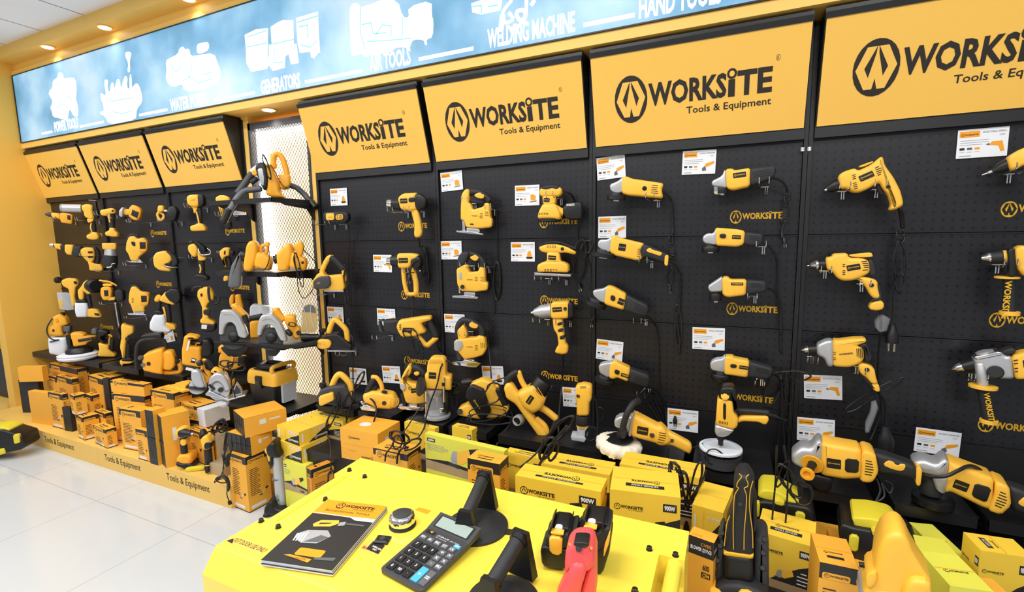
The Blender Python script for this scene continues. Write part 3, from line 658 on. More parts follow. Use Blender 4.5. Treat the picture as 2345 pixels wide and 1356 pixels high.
o = grinder('grinder with vented black tail tilted slightly upward, top of the right grinder column', 'J', (480, 290), '255,312 340,270 370,205 385,372 330,362 258,352', '372,210 430,205 446,222 580,200 577,355 432,388 378,370', '576,204 790,180 796,235 772,292 576,355', (345, 385, 48, 60, .0), lab=(437, 288, 545, 272, 42), cord=('780,285,0 840,310,-20 880,360,-40 892,415,-60', 9), slots='600,255>750,225 598,240>752,208 602,270>750,240 604,285>748,255')
o.l('spindle', 'chrome', '300,360,0', '300,425,0', [(0, 30), (.7, 34), (1, 22)]); hook(706, 360, 'J', .14, -1, 'wire hook under the topmost grinder on the right')
o.coil(890, 470, 45, 120, 3, 5, t=-60); o.t('cord_wrap', 'cordblack', '850,545,-60 905,548,-55 845,562,-60 902,565,-55 842,580,-60 900,582,-55 838,598,-60 896,600,-55 835,615,-60 892,618,-55 832,640,-60 886,655,-55', 6, 3); o.cord('880,640,-60 850,720,-65 850,790,-60', 12); o.plug(860, 780, 60, -60, .15)
o = grinder('grinder with long yellow body and dark switch, second in the right grinder column', 'J', (420, 780), '175,780 220,745 270,750 295,695 300,850 190,832', '284,700 480,715 537,730 527,842 470,862 290,852', '533,733 690,755 684,820 660,862 518,845', (245, 880, 70, 48, .0), lab=(425, 795, 500, 798, 32), cord=('690,830,0 745,870,-20 795,945,-40 808,1100,-70 812,1356,-80 830,1500,-80 835,1750,-80', 9), slots='575,770>650,775 573,785>655,792 573,800>655,808')
o.s('switch', 'cordblack', '322,752 376,752 374,790 322,788', .030, .038, .003); hook(682, 862, 'J', .14, -1, 'wire hook under the second grinder on the right')
o = grinder('compact lettered grinder with short black tail, third in the right grinder column', 'J', (450, 1190), '220,1190 310,1130 345,1105 350,1235 240,1242', '343,1115 390,1110 412,1135 550,1135 542,1266 390,1286 345,1262', '546,1135 715,1150 717,1240 540,1266', (290, 1282, 50, 60, .0), lab=(418, 1185, 520, 1186, 24), txt='WORKSITE', cord=('716,1205,0 770,1230,-20 812,1285,-40 835,1400,-60 838,1600,-70', 9), slots='585,1170>670,1172 583,1184>672,1186 583,1198>672,1200')
hook(612, 1276, 'J', .14, -1, 'wire hook under the third grinder on the right')
o = grinder('grinder sloping down to a ribbed black tail, lowest in the right grinder column', 'L', (420, 590), '213,545 260,520 300,520 330,490 335,610 310,622 218,602', '322,500 380,500 392,515 505,535 492,660 370,642 316,636', '502,538 680,588 672,642 640,676 488,656', (292, 652, 68, 44, .0), lab=(428, 595, 495, 606, 26), cord=('680,632,0 715,655,-20 740,680,-30 735,640,-40', 8), slots='560,590>650,612 556,602>648,625 554,614>646,638')
o.s('switch', 'cordblack', '365,560 412,566 408,592 362,588', .030, .037, .004); hook(590, 672, 'L', .14, -1, 'wire hook under the lowest grinder on the right')
o.coil(680, 740, 110, 260, 2, 5, .35, t=-60); o.coil(790, 740, 60, 240, 2, 5, -.1, t=-60); o.cord('740,620,-40 860,615,-30 960,650,-30 870,690,-40 800,650,-40', 6, 'cord_loop'); o.cord('740,680,-50 745,900,-60 720,1100,-60 705,1340,-40', 6); o.cord('745,690,-55 755,1000,-60 780,1340,-40', 6); o.cord('620,920,-60 760,980,-60 800,1150,-60', 5)
# woolly polisher on its shelf
o = T('car_polisher', 'yellow polisher with black hoop handle and fluffy white wool pad', 'polisher', 'K', 300, 1195, z=0.61, k=.6)
o.s('gear_head', 'silver', '215,970 260,940 300,945 350,940 345,1075 290,1050 220,1022', -.03, .03, .012)
o.s('motor_housing', 'yellow', '342,950 370,930 540,1020 560,1010 604,1052 640,1130 600,1160 550,1162 520,1142 334,1088', -.04, .04, .022); o.s('rear_grip', 'yellow', '590,1045 780,1148 792,1180 776,1228 750,1216 640,1162 590,1165', -.024, .024, .016)
o.s('gear_ring', 'silver', '318,1080 338,960 368,925 350,1000 340,1092', -.042, .042, .01)
o.plate(380, 1075, 462, 1092, 58, 40.5); o.l('dial', 'cordblack', '495,1088,36', '495,1088,43', [(0, 18), (1, 17)]); o.l('dial', 'cordblack', '642,1126,22', '642,1126,26', [(0, 14), (1, 13)])
o.slots('548,1068>600,1078 546,1085>600,1095 544,1102>598,1112 540,1119>590,1129 536,1136>580,1146', 40.5, w=5)
o.t('hoop_handle', 'rubber', '272,1100,35 282,1020,55 310,930,60 350,860,40 395,832,0', 23, 6); o.s('handle_boss', 'rubber', '265,1030 312,1050 300,1110 265,1120', .03, .062, .006)
g = G(); c = o.q(250, 1150, .02); R = 165*o.S; random.seed(3); vs = []; n = 56; prof = [(-.30, .35), (-.36, .72), (-.30, .93), (-.10, 1.0), (.08, .97), (.18, .86), (.2, .62)]
for h, rr in prof:
    for k in range(n):
        a = 2*math.pi*k/n; q = rr*(1+random.uniform(-.05, .06)); vs.append(c+Vector((math.cos(a)*R*q, math.sin(a)*R*q, h*R+random.uniform(-.03, .03)*R-math.cos(a)*0.10*R)))
m_ = len(prof); g.add(vs, [(i*n+k, i*n+(k+1) % n, (i+1)*n+(k+1) % n, (i+1)*n+k) for i in range(m_-1) for k in range(n)]+[tuple(range(n))[::-1], tuple(range((m_-1)*n, m_*n))]); pad = g.out('wool_pad', 'wool', o.e, smooth=60)
o.disc('backing_plate', 'black', 248, 1110, 20, 105, 8); o.l('spindle', 'black', '262,1040,15', '255,1108,20', [(0, 26), (1, 22)]); o.cord('790,1180,0 830,1170,-10 870,1150,-20', 5)
o.cord('620,1180,-20 610,1240,-10 635,1300,-10', 5, 'cord_loop'); o.plug(622, 1295, 50, -5)
# upright disc sander with hoop pad
o = T('disc_sander', 'upright yellow sander with side handle on a round white rimmed pad', 'sander', 'L', 290, 1300, z=0.59, k=.6)
o.s('motor_housing', 'yellow', '268,808 386,822 392,920 422,960 416,1022 380,1042 253,1002', -.036, .036, .014); o.s('end_cap', 'black', '288,740 310,722 385,722 412,760 412,905 392,915 386,832 276,812', -.038, .038, .014); o.s('gear_head', 'silver', '250,1000 382,1036 392,1052 340,1092 280,1097 248,1070', -.034, .034, .014)
o.s('name_strip', 'black', '310,850 332,855 330,975 310,970', .034, .0385, .002); o.l('dial', 'yellow', '324,800,36', '324,800,43', [(0, 27), (.5, 27), (.5, 19), (1, 19)]); o.slots('280,980>282,1000 292,982>294,1003 304,984>306,1005 316,986>318,1007 328,988>330,1010 340,990>342,1012', 36.6)
o.t('upper_bar', 'rubber', '412,905,0 520,912,0 645,922,0', 20); o.s('side_grip', 'yellow', '450,945 640,945 650,975 624,1015 572,988 450,982 420,1000 420,960', -.018, .018, .010); o.cord('645,940,0 720,960,-20 780,985,-40', 9)
o.l('spindle', 'black', '292,1090,0', '292,1160,0', [(0, 26), (.4, 26), (.4, 18), (1, 18)])
c = o.q(290, 1215, 0); R = 147*o.S; g = G(); g.lathe(c-Vector((0, 0, .05)), c+Vector((0, 0, .028)), [(0, R*.86), (.05, R*.95), (.6, R*.97), (.62, R)], 40); g.out('pad_body', 'darkgrey', o.e, smooth=40)
g = G(); g.lathe(c+Vector((0, 0, .016)), c+Vector((0, 0, .028)), [(0, R*1.0), (.3, R*1.01), (.8, R*1.0), (1, R*.96), (1, R*.86), (.3, R*.85)], 40); g.out('pad_rim', 'whiteplastic', o.e, smooth=40)
g = G(); g.lathe(c+Vector((0, 0, .008)), c+Vector((0, 0, .012)), [(0, R*.83), (1, R*.83)], 40); g.out('pad_plate', 'black', o.e)
o.coil(240, 1245, 120, 110, 2, 4, .2, t=70)
# ================================================================== corded drills
def wire(o, *a): o.cord(*a)
o = T('corded_drill', 'keyless yellow drill with black nose tilted upward, highest drill on the board', 'drill', 'M', 560, 470, Y=-.095, group='corded drills on the board')
o.s('housing', 'yellow', '350,440 395,405 490,375 515,398 620,350 700,280 722,290 732,350 805,450 862,560 887,660 872,692 800,722 768,715 790,670 762,590 712,540 690,490 600,545 520,577 460,570 420,540 370,545', -.033, .033, .016, ch=2)
o.s('belt_clip', 'yellow', '520,360 600,330 640,318 640,330 560,365 525,368', -.01, .01, .003); o.l('chuck', 'black', '365,505,0', '262,550,0', [(0, 46), (.2, 50), (.6, 42), (1, 26)]); o.l('socket', 'chrome', '262,550,0', '246,556,0', [(0, 10), (1, 8)])
o.plate(540, 488, 655, 438, 48, 33.5); o.slots('468,435>495,428 470,450>498,443 472,465>500,458 475,500>504,493 478,515>508,508 480,530>512,523 485,545>515,538 655,375>690,360 660,390>708,372 665,405>712,388 670,420>710,404 676,435>706,422', 33.6, w=6); o.l('lock_button', 'black', '763,528,29', '763,528,34', [(0, 16), (1, 14)]); o.s('trigger', 'black', '660,520 690,500 735,580 725,600 690,590', -.01, .01, .004)
o.cord('858,700,0 875,780,-30 882,860,-50', 17); o.coil(865, 930, 60, 120, 3, 5, t=-50); o.coil(858, 1180, 90, 420, 5, 5, t=-60); o.crop('N'); o.coil(930, 20, 70, 140, 2, 5, t=-60); o.cord('890,20,-60 880,150,-60 872,350,-60', 8); o.plug(875, 370, 150, -50, -.08)
hook(385, 565, 'M', .13, -1, 'wire hook holding the nose of the highest drill'); hook(660, 550, 'M', .13, -1, 'wire hook holding the grip of the highest drill')
o = T('corded_drill', 'yellow drill with chrome key chuck and two tone handle, second drill down', 'drill', 'M', 430, 1180, Y=-.095, group='corded drills on the board')
o.s('housing', 'yellow', '250,1105 300,1100 312,1075 430,1068 442,1108 540,1108 605,1130 614,1225 570,1252 480,1292 390,1296 340,1270 300,1212 262,1207', -.034, .034, .016); o.s('belt_clip', 'yellow', '440,1082 620,1063 636,1080 636,1102 545,1105 450,1098', -.012, .012, .004)
o.l('chuck_sleeve', 'black', '260,1160,0', '190,1165,0', [(0, 44), (1, 38)]); o.l('chuck', 'chrome', '195,1165,0', '100,1174,0', [(0, 40), (.15, 45), (.2, 45), (.3, 38), (.65, 24), (.8, 8), (1, 5)])
o.s('rear_grip', 'rubber', '600,1115 640,1130 668,1232 640,1260 600,1240', -.026, .026, .010); o.plate(430, 1218, 540, 1200, 46, 34.6); o.slots('390,1165>412,1162 390,1180>412,1177 390,1215>412,1212 390,1230>412,1227 390,1245>412,1242 545,1140>590,1135 552,1155>600,1152 560,1170>604,1168 565,1185>604,1185 555,1210>600,1205', 34.6, w=6)
o.crop('N'); o.s('handle', 'yellow', '520,-20 620,-25 700,-10 745,10 752,60 782,150 720,162 682,122 650,60 600,10', -.028, .028, .014); o.s('handle_band', 'rubber', '752,20 785,140 770,165 690,185 690,160 760,150 745,60', -.029, .029, .008); o.s('handle_foot', 'yellow', '690,192 740,165 800,182 798,240 742,256 672,242', -.026, .026, .012); o.l('lock_button', 'black', '700,48,24', '700,48,30', [(0, 17), (1, 15)])
o.cord('765,250,0 775,300,-10 775,420,-30 760,560,-50 755,700,-60 752,850,-60', 10); o.s('plastic_wrap', 'cling', '730,345 775,290 815,300 852,322 822,420 765,432 735,400', -.03, .03, .012, 0)
hook(240, 1215, 'M', .13, -1, 'wire hook holding the chuck of the second drill'); hook(540, 1322, 'M', .13, -1, 'wire hook holding the grip of the second drill')
o = T('corded_drill', 'drill with grey gearbox and large black lettering, third drill down', 'drill', 'N', 440, 600, Y=-.095, group='corded drills on the board')
o.s('housing', 'yellow', '383,488 420,496 540,480 650,478 656,512 575,538 630,560 637,650 590,692 510,716 383,707', -.034, .034, .015); o.s('gearbox', 'silver', '248,530 330,490 388,494 388,708 340,712 310,640 253,617', -.033, .033, .016)
o.l('chuck_sleeve', 'black', '252,574,0', '182,577,0', [(0, 44), (1, 40)]); o.l('chuck', 'chrome', '184,577,0', '128,580,0', [(0, 36), (.4, 32), (.7, 22), (1, 12)]); o.plate(425, 630, 560, 618, 30, 34.6, None, 'ink', 'WORKSITE', 'lettering')
o.slots('385,595>408,594 385,612>408,611 385,640>408,640 385,655>408,655 578,565>582,630 592,562>597,640 606,562>611,645 620,562>625,640', 34.6, w=5); o.s('rear_grip', 'rubber', '570,535 652,512 705,640 690,672 640,672 640,560', -.027, .027, .010)
o.s('handle', 'yellow', '580,690 640,680 720,722 735,800 752,850 700,855 650,795 608,772', -.026, .026, .012); o.s('handle_back', 'rubber', '600,740 650,795 700,855 740,900 700,880 620,800', -.022, .022, .008); o.l('lock_button', 'black', '662,738,24', '662,738,29', [(0, 17), (1, 15)]); o.s('handle_foot', 'yellow', '690,848 752,845 772,915 720,912', -.02, .02, .006)
o.cord('740,900,0 770,960,-20 775,1080,-40 740,1200,-40 690,1320,-30', 9); o.coil(600, 1010, 60, 260, 2, 6, 1.0, t=-30); o.coil(850, 860, 50, 260, 2, 6, 1.15, t=-30); o.cord('740,920,-20 800,980,-30 815,1100,-40 815,1200,-40', 9); o.plug(812, 1200, 190, -30); o.s('plastic_wrap', 'cling', '700,1010 740,1000 755,1050 720,1150 680,1250 650,1250 650,1180 690,1090', -.02, .02, .01, 0)
hook(207, 632, 'N', .13, -1, 'wire hook holding the chuck of the grey gearbox drill'); hook(575, 712, 'N', .13, -1, 'wire hook holding the grip of the grey gearbox drill')
o = T('screwdriver_drill', 'yellow screw gun with black nose and chrome bit, highest at the right edge', 'drill', 'M', 1800, 330, Y=-.095)
o.s('housing', 'yellow', '1728,292 1800,240 1880,205 1990,190 1990,330 1880,345 1800,392 1752,392', -.033, .033, .014); o.s('handle', 'yellow', '1880,330 1990,300 2040,480 1960,500', -.026, .026, .012); o.s('trigger', 'black', '1790,350 1870,320 1890,380 1800,395', -.02, .02, .006)
o.l('nose', 'black', '1745,345,0', '1612,405,0', [(0, 52), (.5, 44), (.8, 24), (1, 20)]); o.l('bit', 'chrome', '1612,402,0', '1528,432,0', [(0, 14), (.4, 12), (.45, 8), (1, 4)]); hook(1745, 425, 'M', .13, -1, 'wire hook holding the screw gun at the right edge')
o = T('hammer_drill', 'hammer drill with downward lettered side handle at the right edge', 'drill', 'M', 1790, 1110, Y=-.10)
o.s('housing', 'yellow', '1788,1040 1832,1008 1890,1008 1990,1040 1990,1240 1870,1262 1800,1180', -.036, .036, .016); o.l('chuck', 'chrome', '1605,1107,0', '1524,1112,0', [(0, 42), (.3, 42), (.5, 34), (1, 18)]); o.l('chuck_sleeve', 'rubber', '1700,1100,0', '1600,1107,0', [(0, 50), (.1, 52), (1, 44)]); o.l('collar', 'yellow', '1735,1098,0', '1700,1100,0', [(0, 52), (1, 54)]); o.s('clamp', 'black', '1730,1040 1790,1020 1800,1140 1800,1262 1735,1262 1740,1150', -.035, .035, .01)
o.s('rear_handle', 'yellow', '1960,1060 2060,1080 2080,1300 2000,1290', -.028, .028, .012); o.disc('handle_flange', 'yellow', 1735, 1268, 0, 78, 18); o.crop('N'); o.l('side_handle', 'rubber', '1822,-10,0', '1822,262,0', [(0, 44), (.1, 38), (.9, 38), (1, 42)]); o.disc('handle_end', 'yellow', 1826, 276, 0, 64, 36)
f = Face(o.q(1838, 10, .04*0+.0215), Vector((0, 0, -1)), o.u); f.text('logoyellow', 'WORKSITE', 0, -.014, .135, .004, bold=.03); f.out('lettering', o.e)
o.crop('M'); hook(1650, 1165, 'M', .13, -1, 'wire hook holding the hammer drill at the right edge')
o = T('rotary_hammer', 'silver rotary hammer with yellow flanged side handle at the right edge', 'drill', 'N', 1720, 700, Y=-.10)
o.s('gearbox', 'silver', '1520,640 1600,592 1750,580 1790,622 1842,622 1862,812 1660,802 1570,742', -.034, .034, .014); o.s('top_rail', 'chrome', '1520,628 1740,578 1790,612 1560,660', -.02, .036, .008); o.s('housing', 'yellow', '1840,620 1945,590 2060,580 2060,800 1945,812 1868,812', -.038, .038, .014); o.s('top_grip', 'rubber', '1750,580 1860,550 1880,600 1790,620', -.025, .025, .008)
o.l('chuck_sleeve', 'black', '1545,690,0', '1440,715,0', [(0, 52), (1, 42)]); o.l('chuck', 'chrome', '1445,715,0', '1355,738,0', [(0, 40), (.4, 38), (.8, 22), (1, 12)]); o.l('dial', 'black', '1712,758,33', '1712,758,48', [(0, 52), (.8, 50), (1, 44)]); o.plate(1942, 722, 2040, 720, 60, 38.6); o.slots('1858,665>1895,658 1860,690>1896,684 1866,730>1896,725 1868,755>1896,752', 38.6, w=8)
o.t('clamp', 'silver', '1585,690,20 1600,780,30 1608,862,30', 36); o.disc('handle_flange', 'yellow', 1610, 876, 30, 90, 24); o.l('side_handle', 'rubber', '1606,895,30', '1660,1145,30', [(0, 42), (.1, 38), (.6, 42), (1, 44)]); o.disc('handle_end', 'yellow', 1658, 1160, 30, 58, 34); o.s('rear_handle', 'yellow', '2040,600 2120,640 2120,900 2060,900', -.028, .028, .012)
f = Face(o.q(1650, 925, .054), o.q(1690, 1130, .054)-o.q(1650, 925, .054), o.u); f.text('logoyellow', 'WORKSITE', 0, -.012, .115, .004, bold=.03); f.out('lettering', o.e); hook(1500, 765, 'N', .13, -1, 'wire hook holding the silver rotary hammer')
# two big grinders on their shelves
def biggrinder(label, crop, anc, parts):
    o = T('large_angle_grinder', label, 'angle grinder', crop, *anc, z=0.585, k=.6, group='large angle grinders on the shelves'); return o
o = biggrinder('big angle grinder with orange flanged side handle pointing at the viewer', 'O', (350, 585), 0)
o.s('gear_head', 'silver', '105,315 180,255 250,270 285,215 320,205 345,240 335,465 220,442 110,385', -.05, .05, .025); o.s('motor_housing', 'yellow', '325,238 345,222 410,238 622,275 632,492 500,502 345,475 318,455', -.052, .052, .022); o.s('vent_housing', 'yellow', '625,300 648,280 728,308 752,440 722,502 684,526 612,512', -.054, .054, .022); o.s('rear_handle', 'rubber', '718,308 800,325 960,380 1040,412 1032,512 960,492 850,472 748,470', -.036, .036, .022); o.s('end_cap', 'yellow', '1032,408 1078,425 1062,552 1028,545', -.034, .034, .008)
o.s('trigger_inlay', 'yellow', '785,408 825,372 870,385 880,405 910,412 915,398 965,405 942,458 860,442', .034, .039, .003); o.plate(368, 425, 475, 442, 72, 52.5); o.s('brush_cover', 'black', '508,358 612,370 606,470 504,460', .05, .056, .003); o.slots('660,375>705,383 658,395>712,404 656,415>716,425 654,435>718,445 652,455>714,465 652,475>705,484', 54.6, w=7)
o.l('handle_flange', 'amber', '262,395,52', '258,405,60', [(0, 62), (.4, 72), (1, 70)]); o.l('side_handle', 'black', '262,400,60', '228,468,112', [(0, 30), (.2, 27), (.8, 27), (1, 32)]); o.l('handle_end', 'amber', '228,468,112', '222,480,124', [(0, 36), (.3, 46), (1, 44), (1, 26), (.2, 24)])
o.s('wheel_guard', 'black', '180,440 420,490 400,590 310,590 200,520', -.05, .04, .015); o.cord('1060,480,0 1150,495,20 1255,492,40 1350,450,30 1430,415,0 1500,435,-30 1550,480,-60', 12); o.cord('740,510,20 770,600,40 740,680,60 800,640,50 780,540,30', 7, 'cord_loop'); o.cord('800,520,20 860,560,20 840,620,30 790,560,20', 7, 'cord_loop')
o = biggrinder('big angle grinder sloping down to the right beside the orange handled one', 'O', (1160, 705), 0)
o.s('gear_head', 'silver', '1000,372 1080,350 1180,390 1240,338 1285,370 1262,482 1100,462 1008,422', -.05, .05, .02); o.s('gear_flange', 'silver', '1150,480 1268,478 1245,615 1180,580', -.05, .05, .014); o.s('motor_housing', 'yellow', '1278,362 1335,390 1612,492 1596,722 1540,716 1290,592 1238,602 1262,488', -.052, .052, .02); o.s('vent_housing', 'yellow', '1618,508 1722,550 1738,690 1662,762 1558,726 1612,600', -.054, .054, .02)
o.s('rear_handle', 'rubber', '1718,550 1842,590 2000,650 2000,760 1842,770 1738,732', -.036, .036, .02); o.s('trigger_inlay', 'yellow', '1790,690 1850,640 1900,660 1890,730 1830,720', .034, .039, .003); o.plate(1305, 572, 1412, 612, 66, 52.5); o.s('brush_cover', 'black', '1478,543 1602,582 1562,692 1448,640', .05, .056, .003); o.slots('1665,608>1705,625 1655,628>1712,650 1645,648>1715,674 1635,668>1708,694 1628,688>1695,712 1625,706>1675,728', 54.6, w=7)
o.disc('wheel_guard', 'black', 1160, 668, 0, 125, 62); o.disc('collar', 'darkgrey', 1150, 560, 0, 70, 130)
# ================================================================== jigsaw bay
def jig(label, crop, anchor): return T('jigsaw', label, 'jigsaw', crop, *anchor, Y=-.09, k=.6, group='corded jigsaws on the board')
o = jig('corded jigsaw with yellow front column, topmost of the three jigsaws', 'G', (360, 430))
o.s('body', 'yellow', '222,390 230,262 262,214 302,212 296,330 318,352 332,402 430,372 436,340 484,338 492,470 512,490 508,560 400,572 270,562 255,502 222,492', -.032, .032, .013); o.t('handle', 'rubber', '282,250,0 330,238,0 380,245,0 440,275,0 482,322,0', 32); o.s('handle_inlay', 'yellow', '340,262 398,240 405,252 440,268 422,302 360,288', .020, .034, .004); o.s('trigger', 'rubber', '300,300 430,320 430,342 320,335', -.012, .012, .004)
o.l('rear_cap', 'black', '492,528,0', '528,530,0', [(0, 40), (.7, 40), (1, 32)]); o.s('shoe', 'chrome', '186,594 260,592 432,620 428,632 190,606', -.035, .035, .002, 0); o.s('shoe_bracket', 'steel', '270,565 390,572 402,612 282,606', -.018, .018, .005); o.s('blade_guard', 'steel', '236,500 258,505 262,590 236,585', -.008, .008, .002, 0); o.plate(312, 465, 378, 468, 18, 32.6, None, 'ink', 'WORKSITE', 'lettering'); o.slots('395,435>420,437 393,448>420,450 392,461>420,463 392,474>420,476 440,420>470,424 440,436>472,440 440,452>474,456', 32.6); o.s('side_button', 'rubber', '304,525 338,527 338,541 304,540', .03, .034, .001)
o.cord('482,305,0 520,350,-20 545,390,-40 545,500,-70 548,700,-75 550,900,-75', 6); o.coil(548, 1050, 60, 340, 4, 5, t=-70); hook(345, 340, 'G', .13, 1, 'wire hook inside the handle of the topmost jigsaw'); hook(525, 400, 'G', .1, 1, 'wire hook behind the topmost jigsaw')
o = jig('corded jigsaw with black front column and side scale, middle of the three jigsaws', 'G', (320, 1020))
o.s('body', 'yellow', '183,940 245,902 288,900 298,972 385,962 390,920 442,930 444,1060 472,1066 468,1136 362,1148 225,1142 190,1080', -.032, .032, .013); o.s('front_column', 'rubber', '186,935 196,832 232,788 305,784 285,850 252,912 215,932', -.030, .030, .012); o.t('handle', 'rubber', '250,812,0 320,808,0 380,835,0 420,880,0 418,945,0', 32); o.s('handle_inlay', 'yellow', '300,832 358,810 364,822 388,838 362,872 322,858', .020, .034, .004)
o.l('rear_cap', 'black', '455,1100,0', '488,1100,0', [(0, 38), (.7, 38), (1, 30)]); o.s('scale_plate', 'silver', '202,975 228,965 230,1045 204,1040', .03, .034, .001); o.s('shoe', 'chrome', '148,1184 260,1180 386,1194 376,1211 150,1198', -.035, .035, .002, 0); o.s('shoe_bracket', 'steel', '248,1150 360,1155 350,1198 256,1192', -.018, .018, .005); o.l('knob', 'black', '235,1105,30', '235,1105,46', [(0, 20), (1, 17)]); o.plate(270, 1048, 332, 1050, 17, 32.6, None, 'ink', 'WORKSITE', 'lettering'); o.slots('348,1020>375,1022 347,1033>375,1035 346,1046>375,1048 400,1015>432,1020 400,1031>434,1036 400,1047>436,1052', 32.6)
o.s('blade_guard', 'steel', '200,1090 216,1092 216,1165 204,1160', -.008, .008, .002, 0); o.cord('440,880,0 470,905,-20 492,945,-40 505,1050,-70 520,1200,-75 525,1356,-75', 6); hook(330, 915, 'G', .13, 1, 'wire hook inside the handle of the middle jigsaw'); hook(470, 925, 'G', .1, 1, 'wire hook behind the middle jigsaw')
o = jig('corded jigsaw with grey front plate, lowest of the three jigsaws', 'H', (280, 420))
o.s('body', 'yellow', '148,390 165,372 225,355 350,348 362,330 412,340 424,380 432,450 402,500 330,522 240,537 175,455', -.034, .034, .014); o.t('handle', 'rubber', '188,352,0 186,262,0 225,205,0 290,212,0 345,240,0 390,290,0 392,345,0', 29); o.s('handle_inlay', 'yellow', '272,240 305,210 312,222 362,245 345,275 300,268', .020, .034, .004); o.s('front_plate', 'silver', '150,382 214,370 232,430 196,472 150,462', .028, .037, .003); o.s('front_column', 'yellow', '178,290 232,235 262,300 262,350 190,375', -.026, .026, .01)
o.s('shoe', 'chrome', '134,562 270,540 386,566 340,606 138,578', -.035, .035, .002, 0); o.s('shoe_bracket', 'steel', '235,530 330,540 330,575 240,565', -.018, .018, .005); o.s('blade_guard', 'darkgrey', '170,460 212,468 215,545 178,540', -.015, .015, .004); o.plate(252, 440, 314, 442, 17, 34.6, None, 'ink', 'WORKSITE', 'lettering'); o.slots('330,420>354,421 330,432>354,433 330,444>354,445 330,456>354,457 380,395>384,440 394,395>398,440 408,400>412,440', 34.6)
o.cord('405,275,0 440,330,-10 452,450,0 470,700,60 465,1000,100', 6); hook(298, 300, 'H', .13, 1, 'wire hook inside the handle of the lowest jigsaw')
o = T('orbital_sander', 'round based orbital sander with black dust box, upper right in the jigsaw bay', 'sander', 'G', 1040, 380, Y=-.09)
o.s('palm_cap', 'yellow', '940,232 960,195 1040,180 1140,198 1148,250 1112,282 1080,276 950,282', -.034, .034, .018); o.s('palm_pad', 'rubber', '960,195 1040,176 1130,190 1100,222 1060,205 1010,222 960,215', -.03, .036, .006); o.s('neck', 'yellow', '968,275 1092,275 1086,352 974,352', -.034, .034, .02); o.s('skirt', 'yellow', '974,345 1090,345 1122,402 1137,445 1132,492 923,482 934,420', -.05, .05, .025)
o.disc('sanding_pad', 'black', 1030, 498, 0, 106, 30); o.s('dust_box', 'black', '1150,395 1180,342 1322,325 1337,400 1320,492 1200,492 1160,452', -.035, .035, .014); o.l('dust_port', 'yellow', '1085,405,10', '1160,425,10', [(0, 50), (.6, 36), (1, 34)]); o.plate(975, 328, 1030, 332, 36, 34.6); o.slots('940,430>938,445 955,428>953,444 970,428>968,444 985,428>984,444 1000,428>999,444 1015,430>1014,446', 50.5, w=6)
f = o.face(1185, 368, 1258, 364, 36); f.text('logowhite', 'WORKSITE', 0, 0, f.w, .011, bold=.03); f.out('lettering', o.e); o.cord('1145,225,0 1200,240,-10 1240,275,-30 1262,325,-50', 9); o.cord('1290,495,-30 1288,600,-60 1285,700,-70', 6); hook(1130, 300, 'G', .13, -1, 'wire hook beside the orbital sander')
o = T('finishing_sander', 'rectangular finishing sander with curved black topped grip', 'sander', 'G', 1080, 850, Y=-.09)
o.s('grip', 'yellow', '930,740 1000,715 1120,715 1190,735 1275,785 1265,812 1180,792 1120,795 1010,795 950,782', -.026, .026, .016); o.s('grip_pad', 'rubber', '930,725 960,705 1050,685 1130,690 1282,748 1275,768 1170,735 1060,705 980,715 935,735', -.024, .024, .008); o.s('neck', 'yellow', '1008,785 1122,790 1132,865 1150,880 990,880 1010,860', -.03, .03, .014); o.s('base', 'yellow', '923,902 985,872 1150,872 1206,902 1208,972 923,966', -.045, .045, .014)
o.s('clamp_plate', 'steel', '898,972 1232,990 1226,1010 903,996', -.046, .046, .003, 0); o.s('sanding_pad', 'black', '945,994 1224,1004 1212,1018 955,1012', -.045, .045, .003, 0); o.plate(1018, 855, 1088, 860, 38, 31); o.slots('1010,725>1010,750 1025,724>1025,750 1040,723>1040,750 1055,723>1055,750 1070,724>1070,750 1085,726>1085,750', 26.6); o.l('lock_button', 'black', '1148,758,24', '1148,758,30', [(0, 16), (1, 14)]); o.slots('985,945>1000,945 1010,945>1025,945 1035,945>1050,945 1060,948>1075,948 1085,950>1100,950 985,960>1000,960 1010,960>1025,960 1035,960>1050,960', 45.6, w=7)
o.cord('1275,800,0 1320,830,-20 1370,850,-30 1400,900,-40 1410,1000,-50 1400,1130,-60', 6); o.coil(1300, 860, 110, 380, 3, 5, .12, t=-40); o.coil(1370, 740, 90, 130, 2, 5, .7, t=-40); o.plug(1290, 1065, 60, -50, .3); hook(1020, 1030, 'G', .12, -1, 'wire hook under the left of the finishing sander'); hook(1175, 1035, 'G', .12, -1, 'wire hook under the right of the finishing sander')
o = T('impact_wrench', 'corded impact wrench with silver nose and three black finger bands', 'impact wrench', 'H', 1060, 150, Y=-.10)
o.l('nose', 'silver', '990,118,0', '842,135,0', [(0, 66), (.1, 66), (.12, 60), (.6, 58), (.85, 40), (1, 30)]); o.l('anvil', 'steel', '845,135,0', '815,138,0', [(0, 20), (.4, 20), (.5, 13), (1, 12)]); o.s('housing', 'yellow', '984,62 1000,44 1140,38 1138,182 1000,188 984,155', -.038, .038, .014); o.s('rear_cap', 'black', '1132,45 1176,50 1184,168 1136,186', -.036, .036, .012); o.plate(1000, 132, 1082, 126, 40, 38.6); o.l('lock_button', 'black', '1108,102,37', '1108,102,44', [(0, 15), (1, 14)])
o.s('handle', 'yellow', '1000,180 1085,182 1096,300 1112,402 1132,420 1132,482 1090,497 1018,482 1030,442 1052,412 1040,320 1010,282', -.027, .027, .014)
for b in ('1042,220 1085,206 1088,238 1044,248', '1044,275 1090,262 1096,296 1050,305', '1060,335 1102,322 1106,360 1066,368'): o.s('finger_band', 'rubber', b, -.029, .029, .005)
